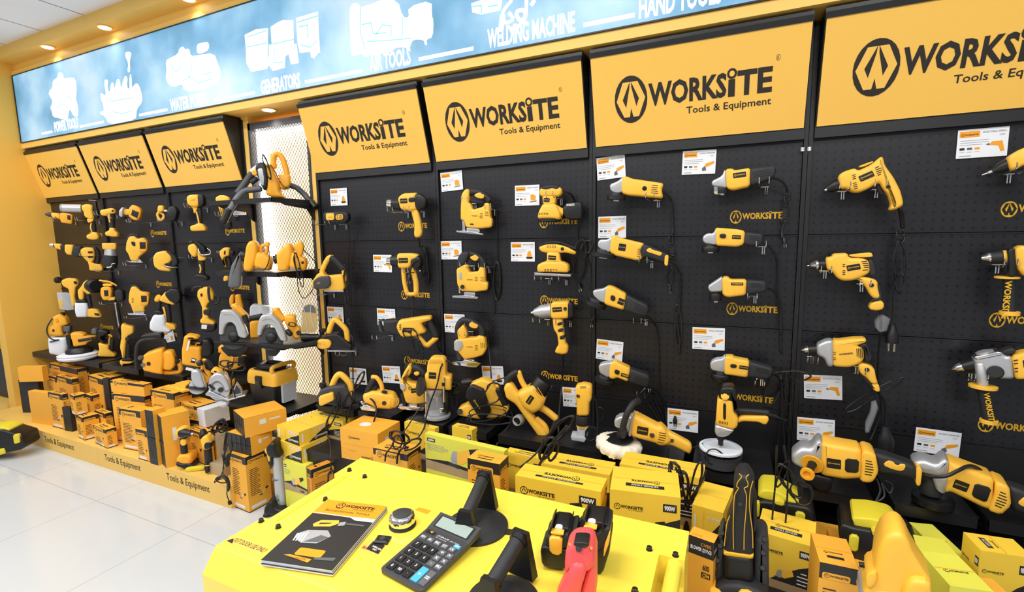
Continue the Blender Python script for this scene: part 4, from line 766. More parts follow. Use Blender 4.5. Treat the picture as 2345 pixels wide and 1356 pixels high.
o.cord('1090,500,0 1090,620,-30 1075,800,-40 1055,980,40 1050,1180,100', 8); hook(955, 195, 'H', .13, -1, 'wire hook under the nose of the impact wrench'); hook(1145, 208, 'H', .13, -1, 'wire hook under the back of the impact wrench')
o = T('belt_sander', 'belt sander with sloping black side cover and tangled cord', 'sander', 'H', 380, 1040, z=0.605)
o.s('housing', 'yellow', '285,748 392,704 482,732 560,860 600,1000 590,1032 430,1045 330,900', -.05, .02, .016); o.s('belt_cover', 'black', '252,842 262,795 302,755 392,792 405,800 470,990 402,1064 368,1042 250,862', .015, .05, .012); o.s('base', 'yellow', '183,962 270,920 330,940 400,1040 370,1047 188,1012', -.05, .03, .01); o.l('front_knob', 'black', '215,745,0', '300,732,0', [(0, 20), (.1, 34), (.6, 34), (1, 26)]); o.l('belt_roller', 'rubber', '200,990,-40', '200,990,40', [(0, 24), (1, 24)])
o.t('rear_grip', 'rubber', '530,795,10 560,860,10 592,925,10', 30); o.t('handle_frame', 'yellow', '500,790,0 540,760,0 525,795,0', 16); o.s('grip_end', 'yellow', '570,935 612,935 628,962 602,1002 572,990', -.02, .03, .01); f = Face(o.q(312, 895, .051), o.q(352, 955, .051)-o.q(312, 895, .051), Vector((0, 0, 1))); f.worksite('logoyellow', 'black', 0, 0, .055, sub=False); f.out('lettering', o.e)
o.coil(450, 1055, 380, 90, 2, 5, .05, t=80); o.coil(420, 1000, 330, 130, 1, 5, -.2, t=70); o.coil(480, 830, 140, 190, 2, 5, .5, t=60); o.cord('640,980,40 650,1060,60 560,1200,130 490,1330,190', 6); o.cord('400,1060,80 395,1150,90 420,1210,100', 6); o.plug(425, 1215, 60, 100, .3); o.cord('480,730,30 600,690,20 680,640,0', 6, 'cord_loop')
o = T('paint_mixer', 'two handled yellow paint mixer leaning with silver chuck to the left', 'mixer', 'H', 720, 1120, z=0.605)
o.s('frame', 'yellow', '578,785 600,742 645,745 700,830 770,880 850,1060 935,1150 962,1200 932,1232 888,1216 780,1062 680,922 600,872', -.032, .032, .020, 1); o.t('upper_grip', 'rubber', '600,760,0 630,690,0 700,645,0', 27); o.t('upper_arm', 'yellow', '705,645,0 735,730,0 788,815,0', 24); o.s('motor_housing', 'yellow', '690,835 735,800 842,756 942,880 912,962 830,1004 750,950', -.06, .05, .03); o.l('motor_cap', 'black', '855,835,-5', '935,715,-5', [(0, 82), (.85, 82), (1, 72)]); o.plate(800, 930, 842, 868, 40, 52, txt=True)
o.slots('830,790>905,905 850,785>920,890 870,780>930,875', 50.6, 'amber', w=5); o.t('lower_arm', 'yellow', '890,950,0 950,985,0 1030,1050,0', 30); o.t('lower_grip', 'rubber', '1034,1055,0 1010,1130,0 960,1205,0', 25); o.t('lower_web', 'yellow', '860,1050,0 930,1110,0 955,1175,0', 24); o.l('chuck', 'silver', '735,1050,-40', '690,1072,20', [(0, 36), (.4, 50), (.9, 46), (1, 40)]); o.l('chuck_bore', 'black', '692,1071,19', '689,1073,22', [(0, 32), (1, 32)])
o.cord('925,1225,0 905,1290,60 860,1340,110', 11)
o = T('laminate_trimmer', 'upright slim yellow laminate trimmer on a clear base', 'router', 'H', 1230, 1220, z=0.60)
o.s('motor_housing', 'yellow', '1198,765 1270,748 1337,765 1337,882 1316,912 1312,1022 1208,1022 1208,905 1198,875', -.034, .034, .018); o.l('collar', 'rubber', '1258,1018,0', '1258,1102,0', [(0, 54), (.1, 57), (.9, 57), (1, 54)]); o.l('ring', 'yellow', '1258,1100,0', '1258,1118,0', [(0, 55), (1, 52)]); o.s('clear_sleeve', 'frost', '1212,1116 1300,1116 1296,1215 1214,1205', -.024, .024, .006, 0); o.s('clear_base', 'frost', '1160,1195 1296,1205 1276,1240 1168,1222', -.04, .04, .004, 0); o.l('lock_button', 'black', '1220,855,32', '1220,855,36', [(0, 16), (1, 15)]); o.slots('1235,775>1290,772 1235,785>1290,783', 34.6)
o.cord('1315,830,10 1345,850,10 1372,890,0 1380,960,0 1395,1080,10', 8); o.coil(1330, 1180, 90, 120, 3, 5, .3, t=30); o.coil(1405, 1010, 60, 120, 2, 4, 0, t=-10); o.cord('1390,1080,20 1385,1200,40 1380,1290,60', 6); o.plug(1378, 1270, 60, 60)
o.coil(1060, 1150, 90, 330, 3, 8, .75, t=90, part='cord_bundle')
# ================================================================== bay right of the mesh column
o = T('battery_charger', 'small black battery charger with yellow pack on a wire hook, under its card', 'charger', 'E', 330, 470, Y=-.10, k=.6)
o.s('case', 'black', '208,430 330,420 430,424 440,490 402,522 230,522 200,492', -.03, .03, .01); o.s('battery', 'yellow', '224,436 300,430 302,495 226,497', .022, .036, .004); o.s('vent_panel', 'yellow', '314,446 380,440 382,490 316,494', .022, .035, .003); o.slots('322,455>338,454 345,453>372,451 322,466>338,465 345,465>372,463 322,478>338,477 345,477>372,475', 35.6, w=5); o.plate(240, 476, 290, 472, 10, 36.6, None, 'ink', 'WORKSITE', 'lettering')
o.cord('410,515,0 432,580,-30 436,700,-60 425,850,-70 435,1000,-70 455,1100,-70 458,1356,-70 470,1600,-60', 5); hook(300, 537, 'E', .14, -1, 'wire hook under the left of the battery charger'); hook(402, 535, 'E', .14, -1, 'wire hook under the right of the battery charger')
o = T('heat_gun', 'black nosed heat gun with plain straight handle, upper of the two heat guns', 'heat gun', 'E', 980, 340, Y=-.10, k=.7)
o.l('nozzle', 'chrome', '835,345,0', '784,342,0', [(0, 38), (.5, 36), (1, 33)]); o.l('nose_cone', 'black', '905,350,0', '825,345,0', [(0, 58), (.5, 52), (1, 40)]); o.s('housing', 'yellow', '886,290 930,252 1062,245 1045,300 1062,402 1000,412 910,397 886,340', -.036, .036, .018); o.s('rear_cap', 'black', '1030,280 1046,255 1095,250 1150,300 1142,380 1082,406 1042,390 1030,320', -.038, .038, .018); o.s('stripe', 'black', '978,290 1036,285 1036,330 980,334', .034, .038, .002); o.plate(903, 343, 970, 340, 42, 36.6)
o.s('handle', 'yellow', '1000,395 1062,393 1092,500 1107,602 1092,650 1040,656 1030,620 1036,540 1010,440', -.026, .026, .014); o.s('trigger', 'black', '1054,440 1082,450 1082,496 1060,492', -.012, .012, .003); o.cord('1070,650,0 1078,700,-20 1085,740,-40', 8); o.coil(1122, 910, 60, 340, 4, 6, -.12, t=-55); hook(965, 425, 'E', .14, -1, 'wire hook under the nose of the upper heat gun'); hook(1112, 418, 'E', .14, -1, 'wire hook under the back of the upper heat gun')
o = T('heat_gun', 'heat gun with closed loop handle and dangling plug, lower of the two heat guns', 'heat gun', 'E', 970, 900, Y=-.10, k=.7)
o.l('nozzle', 'chrome', '825,870,0', '780,870,0', [(0, 32), (1, 28)]); o.l('nose_cone', 'black', '895,868,0', '818,870,0', [(0, 58), (.6, 50), (1, 40)]); o.slots('828,850>836,850 842,848>850,848 828,885>836,885 842,886>850,886', 16, 'cordblack'); o.s('housing', 'yellow', '880,800 1000,798 1072,808 1060,850 1012,862 1002,922 960,937 890,932 872,870', -.036, .036, .016); o.s('rear_cap', 'black', '1000,850 1040,830 1082,820 1102,870 1092,932 1042,952 1006,910', -.038, .038, .016); o.plate(890, 888, 975, 886, 46, 36.6)
o.t('handle_front', 'yellow', '930,930,0 935,1000,0 945,1080,0 965,1160,0', 20); o.t('handle_grip', 'yellow', '1015,935,0 1035,1010,0 1048,1080,0 1050,1158,0', 25); o.t('handle_foot', 'yellow', '962,1165,0 1010,1172,0 1065,1160,0', 18); o.s('trigger', 'black', '1028,990 1042,990 1046,1040 1034,1045', -.012, .012, .002); o.cord('1000,1170,0 1025,1200,-20 1025,1300,-40 1018,1400,-50', 7); o.cord('1080,870,40 1040,870,42 1010,910,44 995,980,44', 7, 'cord_loop'); o.plug(990, 985, 65, 44, -.1); hook(1100, 960, 'E', .14, -1, 'wire hook under the back of the lower heat gun')
o.crop('F'); o.cord('1020,0,-40 1018,200,-30 1015,330,30 930,300,50 950,370,50 1020,440,55', 6); o.coil(1040, 400, 60, 230, 2, 5, -.25, t=40); o.coil(1070, 470, 70, 200, 2, 5, -.3, t=40)
def planer(label, crop, anc, **kw): return T('electric_planer', label, 'planer', crop, *anc, group='electric planers', **kw)
o = planer('yellow electric planer with black side cap and black grip, topmost of the three planers', 'E', (260, 1060), Y=-.13, k=.7)
o.s('body', 'yellow', '96,1062 150,985 200,960 222,1002 380,990 402,1112 380,1142 220,1137 100,1112', -.04, .04, .014); o.t('handle', 'yellow', '185,975,0 215,900,0 255,838,0 300,850,0 385,945,0 392,1050,0', 22); o.t('grip', 'rubber', '268,838,0 310,860,0 388,945,0', 27); o.s('belt_cover', 'darkgrey', '108,1052 160,1012 258,1005 272,1082 242,1120 112,1127', .035, .062, .01); o.s('sole', 'steel', '215,1130 392,1136 392,1148 215,1146', -.04, .04, .002, 0); f = o.face(145, 1085, 175, 1075, 63); f.text('logoyellow', 'WORK', 0, 0, f.w, .012); f.out('lettering', o.e)
o.coil(410, 1110, 40, 330, 4, 5, -.05, t=20); o.cord('400,950,10 390,900,0 400,1000,20', 5, 'cord_loop'); hook(290, 1160, 'E', .14, -1, 'wire hook under the topmost planer'); o.crop('F'); o.cord('440,0,0 438,80,-20 440,140,-30', 5); o.plug(436, 190, 45, -30)
o = planer('planer with black body and yellow side cap, middle of the three planers', 'F', (320, 430), Y=-.13, k=.7)
o.s('body', 'black', '158,382 230,342 330,330 440,420 472,440 462,482 280,482 170,432', -.04, .04, .012); o.t('handle', 'yellow', '250,330,0 280,240,0 315,212,0 400,290,0 418,350,0 418,415,0', 25); o.s('belt_cover', 'yellow', '143,402 170,386 250,390 277,420 262,466 190,482 145,462', .035, .062, .01); o.s('sole', 'steel', '245,478 500,486 490,494 250,492', -.045, .05, .002, 0); o.l('depth_knob', 'black', '192,345,0', '192,292,0', [(0, 18), (.4, 18), (.5, 30), (1, 28)]); o.slots('165,425>185,422 195,422>220,420 165,440>185,438 195,438>222,436', 62.6, 'cartondark')
o.cord('430,335,0 465,365,10 472,430,20 455,540,30 400,680,40 350,830,60', 6); o.cord('470,500,10 472,700,20 470,860,40 430,940,60', 6); hook(492, 495, 'F', .14, -1, 'wire hook under the middle planer')
o = planer('dark planer with boxy yellow side cap standing on its shelf, lowest of the three planers', 'F', (300, 995), z=.60, k=.7)
o.s('body', 'darkgrey', '128,932 180,842 270,812 400,800 470,930 482,992 300,992 160,962', -.045, .045, .014); o.t('handle', 'yellow', '280,815,0 320,730,0 365,712,0 440,790,0 455,860,0 452,945,0', 28); o.s('belt_cover', 'yellow', '158,912 288,872 306,940 192,996 163,990', .04, .075, .01); o.s('sole', 'black', '140,975 300,990 535,965 540,985 300,1008 150,992', -.05, .05, .004, 0); o.l('depth_knob', 'black', '196,850,0', '196,790,0', [(0, 20), (.4, 22), (.5, 32), (1, 30)])
o.coil(330, 960, 40, 180, 2, 6, .1, t=80); o.coil(280, 1090, 50, 240, 2, 6, .4, t=90); o.cord('350,900,70 340,1000,80 400,1060,80 415,1150,70', 6); o.coil(430, 960, 70, 220, 2, 5, .4, t=60); o.coil(530, 760, 40, 170, 3, 6, .5, t=10); o.cord('470,860,30 460,980,40 420,1120,40', 6); o.crop('V5'); o.coil(1165, 900, 70, 200, 2, 7, .1, t=430); o.cord('1120,420,150 1155,520,320 1166,640,400 1165,840,430', 6)
o = T('rotary_saw', 'stubby yellow rotary saw with round vented motor end and black grip', 'saw', 'F', 650, 1035, z=.595, k=.7)
o.s('motor_housing', 'yellow', '562,890 600,878 650,860 750,870 840,888 872,930 862,1000 820,1022 690,1012 640,982 572,952', -.045, .045, .022); o.l('motor_end', 'yellow', '828,955,10', '852,958,30', [(0, 62), (.5, 60), (1, 52)])
f = Face(o.q(852, 958, .032), o.u, Vector((0, 0, 1)))
for r in (44, 30, 16): f.disc('cartonblack', 0, 0, r*o.S, r*o.S*1.1, .0006+(44-r)*.00002); f.disc('yellow', 0, 0, (r-5)*o.S, (r-5)*o.S*1.1, .0008+(44-r)*.00002)
f.out('end_vents', o.e); o.l('brush_cap', 'black', '757,970,44', '757,970,49', [(0, 20), (1, 18)]); o.t('grip', 'rubber', '598,885,0 625,820,0 660,755,0', 27); o.t('handle_arm', 'yellow', '645,732,0 690,740,0 730,800,0 740,860,0', 20); o.s('name_plate', 'black', '725,868 745,862 790,872 770,882', .02, .046, .002)
o.s('base_plate', 'chrome', '545,995 600,975 690,1010 680,1035 560,1020', -.05, .05, .003, 0); o.t('clamp', 'chrome', '548,955,20 570,985,20 575,1010,20', 12); o.cord('600,910,30 650,945,50 675,985,60 685,1060,90 640,1200,120 590,1340,160 570,1420,180', 8); o.s('trigger', 'black', '640,830 690,810 690,860 650,880', -.012, .012, .004)
o = T('reciprocating_saw', 'reciprocating saw with black rubber nose and open D grip', 'saw', 'F', 1010, 290, Y=-.10, k=.65)
o.s('nose', 'rubber', '750,212 880,203 905,215 880,280 925,362 850,342 757,312', -.035, .035, .018); o.s('foot', 'darkgrey', '705,212 750,205 755,222 722,225 740,300 752,322 722,322 710,290', -.02, .02, .004); o.s('housing', 'yellow', '885,215 940,205 1100,180 1180,173 1192,208 1120,232 1100,242 1142,322 1082,342 1040,362 980,362 920,366 888,322 865,262', -.036, .036, .018); o.t('lower_arm', 'yellow', '1050,345,0 1090,390,0 1130,435,0 1170,440,0', 26); o.t('heel', 'yellow', '1165,435,0 1205,400,0 1235,372,0', 26); o.t('grip', 'rubber', '1155,200,0 1190,270,0 1232,365,0', 28); o.plate(928, 322, 1010, 322, 40, 36.6); o.slots('895,262>912,256 895,280>912,274 897,298>914,292', 36.6, w=8); o.l('lock_button', 'black', '1132,245,20', '1132,245,38', [(0, 10), (1, 9)])
o.cord('1232,415,0 1250,460,-10 1272,505,-20 1300,550,0 1320,575,40', 8); hook(822, 355, 'F', .14, -1, 'wire hook under the nose of the reciprocating saw')
o = T('jigsaw', 'large jigsaw with grey front plate standing behind the plunge router', 'jigsaw', 'F', 1010, 1025, z=.595, k=.65)
o.s('body', 'yellow', '968,632 990,618 1012,642 1002,702 952,742 1002,782 1072,792 1132,902 1142,962 1040,976 958,962 930,860 900,782 932,702', -.036, .036, .014); o.t('handle', 'rubber', '985,660,0 1050,648,0 1130,705,0', 34); o.s('handle_inlay', 'yellow', '1020,695 1060,680 1085,705 1050,725', .02, .036, .004); o.s('front_plate', 'silver', '898,792 940,790 962,832 932,862 905,842', .03, .042, .004); o.s('blade_guard', 'black', '905,880 950,900 962,990 920,980', -.02, .02, .005); o.s('shoe', 'chrome', '888,998 930,990 1132,1000 1120,1032 920,1022', -.04, .04, .003, 0); o.s('shoe_bracket', 'steel', '985,970 1060,970 1065,1005 985,1000', -.02, .02, .004); o.plate(1005, 880, 1055, 872, 40, 36.6); o.slots('980,820>982,850 990,820>992,850 1000,820>1002,850', 36.6); o.cord('965,700,10 958,640,10 960,560,0 985,480,10', 6); o.plug(960, 600, 60, 20)
o = T('plunge_router', 'yellow plunge router with round silver base and two black knobs', 'router', 'F', 1245, 1085, z=.595, k=.7)
o.s('motor_housing', 'yellow', '1150,640 1165,572 1200,550 1302,555 1322,600 1322,715 1372,722 1372,850 1300,842 1138,832 1130,702 1152,690', -.045, .045, .018); o.plate(1163, 745, 1230, 750, 58, 46); o.slots('1165,585>1290,585 1165,597>1290,597 1165,609>1290,609 1170,573>1280,573', 45.6, 'cartondark', w=4); o.l('guide_sleeve', 'silver', '1225,835,0', '1225,905,0', [(0, 82), (.3, 82), (1, 60)]); o.l('dust_hood', 'clear', '1225,900,0', '1225,1060,0', [(0, 75), (1, 78)])
o.l('column', 'black', '1330,860,10', '1330,1060,10', [(0, 16), (1, 16)]); o.l('column', 'chrome', '1145,860,10', '1145,1060,10', [(0, 14), (1, 14)]); o.disc('base', 'silver', 1245, 1082, 0, 118, 26); o.l('side_knob', 'black', '1120,822,25', '1078,818,40', [(0, 14), (.3, 14), (.35, 70), (.8, 88), (1, 60)]); o.l('side_knob', 'black', '1375,830,0', '1405,832,-20', [(0, 14), (.3, 14), (.35, 60), (.8, 70), (1, 60)]); o.l('depth_rod', 'chrome', '1305,735,48', '1305,960,48', [(0, 10), (1, 10)]); o.l('rod_knob', 'black', '1298,785,50', '1298,812,50', [(0, 14), (1, 14)]); o.l('bit', 'steel', '1243,900,0', '1243,1000,0', [(0, 14), (.5, 14), (.55, 6), (1, 6)]); o.disc('turret', 'chrome', 1285, 1030, 30, 26, 40)
o.cord('1290,610,50 1270,660,55 1240,800,70 1180,960,90 1140,1100,110 1120,1200,130 1060,1300,160', 7); o.coil(1360, 700, 90, 240, 3, 5, -.3, t=10); o.coil(1395, 900, 50, 240, 3, 5, -.05, t=0); o.cord('1140,965,60 1050,1060,80 960,1200,130 870,1300,160', 6)
# ================================================================== mesh column shelves
o = T('vacuum_blower', 'yellow and black vacuum blower with two hoses on the topmost column shelf', 'blower', 'B', 1420, 800, z=1.83, k=.8)
o.lim = -.03
o.s('fan_housing', 'amber', '1342,385 1420,400 1465,520 1515,640 1520,730 1580,800 1440,800 1355,762 1370,560 1330,400', -.05, .05, .025); o.s('motor_cap', 'black', '1235,420 1270,378 1340,378 1372,430 1385,600 1375,690 1330,715 1262,560 1232,450', -.055, .055, .022); o.s('vent_grille', 'silver', '1250,450 1310,440 1330,560 1325,660 1290,640 1258,520', .05, .058, .004); o.t('handle', 'amber', '1450,440,0 1440,330,0 1475,275,0 1530,300,0 1575,400,0 1600,520,0 1575,640,0 1545,680,0', 34)
o.s('handle_base', 'amber', '1500,520 1640,520 1645,650 1590,700 1520,690', -.04, .04, .018); o.l('hose_end', 'silver', '1180,495,0', '1250,440,0', [(0, 36), (1, 36)]); o.s('latch', 'amber', '1180,480 1250,450 1262,530 1200,540', -.03, .045, .008); o.t('hose', 'darkgrey', '1200,500,0 1150,560,0 1080,660,10 1015,745,20', 40); o.t('hose_nozzle', 'rubber', '1240,570,20 1180,620,25', 30); o.t('long_hose', 'grey', '1290,690,20 1200,700,20 1090,720,20 1010,800,40 950,900,50 900,960,60', 36, 7); o.t('hose_cuff', 'black', '910,940,60 880,1010,60 845,1080,60', 42); o.t('side_hose', 'darkgrey', '1640,650,0 1720,680,0 1800,750,0 1860,820,0', 34); o.t('side_nozzle', 'black', '1855,815,0 1900,860,0 1950,915,0', 42, taper=(.8, 1)); o.coil(1360, 430, 50, 300, 4, 5, -.3, t=75); o.cord('1400,400,60 1450,470,62 1500,570,60 1560,660,55 1630,690,40', 5)
o = T('electric_blower', 'yellow blower with black cloth dust bag, left on the second column shelf', 'blower', 'U6', 560, 690, z=1.374, k=.8)
o.lim = -.03
o.s('fan_housing', 'amber', '440,290 480,225 545,205 600,240 618,320 600,500 545,640 510,690 400,680 390,590 420,420', -.05, .05, .025); o.s('motor_housing', 'amber', '600,380 740,420 820,470 840,540 800,680 740,670 560,620 550,520', -.05, .05, .025); o.t('handle', 'amber', '660,430,0 655,330,0 690,290,0 750,270,0 770,250,0 745,420,0', 28); o.l('bag_port', 'black', '420,450,0', '355,440,0', [(0, 80), (.5, 82), (1, 70)]); o.s('dust_bag', 'grey', '355,365 365,420 360,700 355,900 320,945 200,950 148,920 165,760 200,600 290,450', -.03, .03, .022); o.cord('765,295,40 785,350,45 790,430,50 785,520,55 740,630,50 690,675,40', 6)
o = T('electric_blower', 'yellow blower with long looped cord, right on the second column shelf', 'blower', 'U6', 1080, 690, z=1.374, k=.8)
o.lim = -.03
o.s('fan_housing', 'amber', '905,420 1000,310 1070,250 1135,270 1165,400 1130,560 1080,680 940,680 915,560', -.05, .05, .025); o.s('motor_housing', 'amber', '1140,380 1290,460 1360,490 1368,600 1340,680 1280,670 1100,620', -.05, .05, .022); o.s('handle', 'amber', '1140,300 1240,230 1290,215 1330,290 1310,420 1270,480 1230,430 1200,380', -.025, .025, .014); o.l('bag_port', 'black', '925,500,0', '865,510,0', [(0, 80), (.4, 80), (.5, 60), (1, 66)]); o.l('brush_cap', 'black', '1308,552,48', '1308,552,52', [(0, 22), (1, 20)]); o.cord('1295,295,20 1350,380,10 1450,480,-20 1520,560,-40 1535,640,-50', 7); o.disc('cord_knob', 'black', 1535, 680, -40, 45, 60)
o.coil(1230, 600, 60, 420, 2, 6, -.2, t=60); o.coil(1280, 780, 60, 300, 2, 6, -.2, t=60); o.cord('1180,430,60 1170,520,65 1220,720,70 1240,950,60 1290,1080,40 1350,1100,20 1420,1030,10 1470,960,10', 7)
def circ(label, crop, anc, **kw): return T('circular_saw', label, 'circular saw', crop, *anc, **kw)
o = circ('circular saw with silver guard, left on the third column shelf', 'D', (800, 1040), z=.94, k=.85, group='circular saws on the column shelf'); o.lim = -.03
o.s('blade_guard', 'silver', '640,960 645,800 665,720 780,718 850,780 900,880 928,960 900,1000 830,980 800,870 760,835 720,850 695,910 695,960', .0, .05, .014); o.s('guard_rim', 'silver', '655,730 775,728 840,790 890,890 905,930 880,940 850,880 810,800 760,760 670,765', .045, .056, .004); o.l('blade', 'darkgrey', '790,985,20', '790,985,26', [(0, 118), (1, 118)], seg=40); o.l('blade_flange', 'black', '790,975,26', '790,975,44', [(0, 50), (.6, 46), (1, 26)]); o.s('base_plate', 'shelfblack', '590,1018 1000,1040 990,1052 600,1030', -.05, .06, .003, 0); o.s('lower_guard', 'black', '690,1040 900,1050 905,1110 860,1170 780,1180 720,1140', .01, .028, .006)
o.s('motor_housing', 'amber', '780,690 800,660 840,690 930,770 930,860 890,850 850,780', -.05, .0, .016); o.t('rear_handle', 'amber', '790,670,-30 830,730,-30 900,800,-30', 34); o.l('front_knob', 'black', '885,770,40', '920,850,40', [(0, 22), (.4, 26), (.8, 24), (1, 16)]); o.t('top_grip', 'rubber', '950,800,-20 1000,790,-20 1060,775,-20', 24)
o = circ('circular saw with silver guard and yellow motor, right on the third column shelf', 'D', (1160, 1060), z=.94, k=.85, group='circular saws on the column shelf'); o.lim = -.03
o.s('blade_guard', 'silver', '1012,970 1018,870 1045,780 1090,760 1170,765 1240,830 1290,930 1310,1025 1240,1020 1210,960 1180,890 1130,858 1090,870 1065,920 1060,965', .0, .05, .014); o.s('guard_rim', 'silver', '1050,790 1095,768 1165,775 1228,838 1275,935 1290,985 1268,985 1240,920 1200,850 1150,810 1100,805 1060,830', .045, .056, .004); o.l('blade', 'darkgrey', '1150,1000,20', '1150,1000,26', [(0, 112), (1, 112)], seg=40); o.l('blade_flange', 'black', '1150,985,26', '1150,985,44', [(0, 50), (.6, 46), (1, 26)]); o.s('lower_guard', 'black', '1080,1060 1250,1060 1240,1120 1190,1175 1120,1165', .01, .028, .006)
o.s('base_plate', 'shelfblack', '1000,1035 1270,1050 1420,1040 1590,1010 1600,1050 1440,1075 1270,1090 1000,1050', -.06, .06, .003, 0); o.s('motor_housing', 'amber', '1270,790 1300,765 1380,770 1390,830 1400,880 1430,890 1440,990 1380,1005 1340,960 1300,880', -.06, .02, .022); o.l('motor_cap', 'black', '1415,942,12', '1415,942,24', [(0, 24), (1, 22)]); o.t('rear_handle', 'amber', '1190,715,-20 1220,760,-20 1260,820,-20', 36); o.l('dust_pipe', 'black', '1440,985,0', '1610,985,0', [(0, 36), (.3, 40), (.5, 34), (1, 34)]); o.t('front_grip', 'black', '1300,920,30 1340,960,40', 24); o.coil(1350, 860, 70, 40, 2, 4, .2, t=40)
o = T('dust_container', 'clear dust container with yellow rim between the two circular saws', 'container', 'D', 1060, 760, Y=-.16, k=.85)
o.s('tank', 'frost', '945,690 965,665 1160,690 1175,740 1160,770 960,790 942,780', -.04, .04, .01); o.s('rim', 'amber', '1168,700 1235,712 1225,760 1180,770 1160,760', -.04, .04, .012); o.s('base', 'amber', '940,835 1050,820 1050,1020 950,1030', -.04, .0, .012)
o = T('wheel_packet', 'yellow cutting disc in a crinkled clear plastic bag leaning on the mesh', 'packet', 'D', 1500, 930, Y=-.10, k=.8); o.lim = -.02
o.s('disc', 'cartonyellow', '1440,800 1450,720 1490,665 1550,665 1595,720 1600,850 1580,940 1440,940', -.006, .0, .002, 2); o.s('disc_label', 'darkgrey', '1450,740 1470,690 1520,662 1570,690 1582,755 1530,740 1500,740', .0, .004, .001); o.s('plastic_bag', 'cling', '1378,590 1420,610 1560,590 1610,640 1622,800 1600,950 1430,950 1405,800 1380,700', .006, .014, .003, 0)
for k, q in enumerate(('1430,620,16 1480,760,18 1500,940,16', '1560,620,16 1530,720,18 1560,900,16', '1400,680,16 1460,820,17 1420,930,16')): o.t('bag_crease', 'whiteplastic', q, 3)
N0, L0, R0 = on(633, 934, 2, .503), on(570, 921, 2, .503), on(705, 917, 2, .503)
av = L0-N0; av.z = 0; bv = Vector((av.y, -av.x, 0)).normalized(); bv = bv if bv.y > 0 else -bv; bl = min(max((R0-N0).dot(bv), .16), .24); al = min(max(av.length, .24), .36); av.normalize(); cc = N0+av*al/2+bv*bl/2
e = empty('boxy_vacuum', (cc.x, cc.y, .5), 'boxy black and yellow portable vacuum with black hose on top, lowest column shelf', 'vacuum cleaner')
def rbox(part, m, lv, r=.03):
    g = G(); n = 0; vs = []
    for z, k in lv:
        hx, hy = al/2*k, bl/2*k; pts = []
        for sx, sy, a0 in ((1, -1, -90), (1, 1, 0), (-1, 1, 90), (-1, -1, 180)):
            for q in range(4): t = math.radians(a0+30*q); pts.append((sx*(hx-r)+r*math.cos(t), sy*(hy-r)+r*math.sin(t)))
        n = len(pts); vs += [cc-av*x+bv*y+Vector((0, 0, z-.003)) for x, y in pts]
    k = len(lv); g.add(vs, [tuple(range(n))[::-1], tuple(range((k-1)*n, k*n))]+[(i*n+j, i*n+(j+1) % n, (i+1)*n+(j+1) % n, (i+1)*n+j) for i in range(k-1) for j in range(n)]); return g.out(part, m, e, smooth=30)
rbox('tank', 'black', [(.002, .86), (.02, .92), (.12, .98), (.14, 1.02)]); rbox('top_housing', 'yellow', [(.138, 1.05), (.16, 1.07), (.20, 1.04), (.222, .98), (.226, .95)]); rbox('hose_tray', 'rubber', [(.225, .80), (.229, .79)])
vf = Face(cc-bv*(bl/2*1.07)+av*(al/2), -av, (0, 0, 1)); vf.text('ink', 'WORKSITE', al*.36, .18, al*.60, .196, bold=.04); vf.out('lettering', e)
vz = .5; q0 = cc-bv*(bl/2*1.02)+av*(al*.12)+Vector((0, 0, .118-.003)); g = G(); g.obox(q0, -av*.055, Vector((0, 0, .075)), -bv*.014); g.out('latch', 'black', e); g = G(); g.obox(q0-av*.012+Vector((0, 0, .02))-bv*.014, -av*.032, Vector((0, 0, .03)), -bv*.003); g.out('latch_inset', 'darkgrey', e)
q0 = cc-av*(al/2*1.0); g = G(); g.obox(q0-bv*.05+Vector((0, 0, .02)), bv*.10, Vector((0, 0, .12)), -av*.02); g.out('clear_side', 'frost', e)
lp = [cc+av*(al*.36*math.cos(t))+bv*(bl*.30*math.sin(t))+Vector((0, 0, .243)) for t in [math.radians(20+k*20) for k in range(17)]]; g = G(); g.tube(lp, .017, 10); g.out('hose', 'rubber', e, smooth=50); g = G(); g.tube([lp[0], lp[0]-av*.03-bv*.05, lp[0]-av*.06-bv*.09], .021, 12); g.out('hose_end', 'black', e, smooth=50)
g = G(); hb = cc-av*(al*.40)+Vector((0, 0, .222)); g.tube(spline([hb-bv*.08, hb-bv*.07+Vector((0, 0, .035)), hb+bv*.07+Vector((0, 0, .035)), hb+bv*.08], 5), .014, 10); g.out('carry_handle', 'yellow', e, smooth=50)
# ================================================================== left bays
def cl(name, label, cat, crop, anc, Y=-.12, k=.8, **kw): return T(name, label, cat, crop, *anc, Y=Y, k=k, **kw)
o = cl('cordless_screwdriver', 'small screwdriver pointing left with an empty battery socket, beside the yellow left wall', 'screwdriver', 'U1', (350, 610))
o.l('chuck', 'darkgrey', '165,560,0', '35,545,0', [(0, 46), (.5, 44), (1, 20)]); o.s('housing', 'yellow', '155,510 330,528 345,662 235,642 160,592', -.03, .03, .016); o.s('battery_socket', 'amber', '342,522 430,515 570,545 612,572 602,748 550,748 370,722 345,650', -.04, .04, .012); o.s('socket_opening', 'cordblack', '486,562 556,572 556,668 490,655', .037, .042, .001, 0); o.t('cord', 'cordblack', '230,600,32 290,650,34 340,665,34', 8); hook(640, 700, 'U1', .15, -1, 'wire hook under the small screwdriver')
o = cl('caulking_gun', 'cordless caulking gun with a long silver barrel, top row by the left wall', 'caulking gun', 'U1', (920, 560))
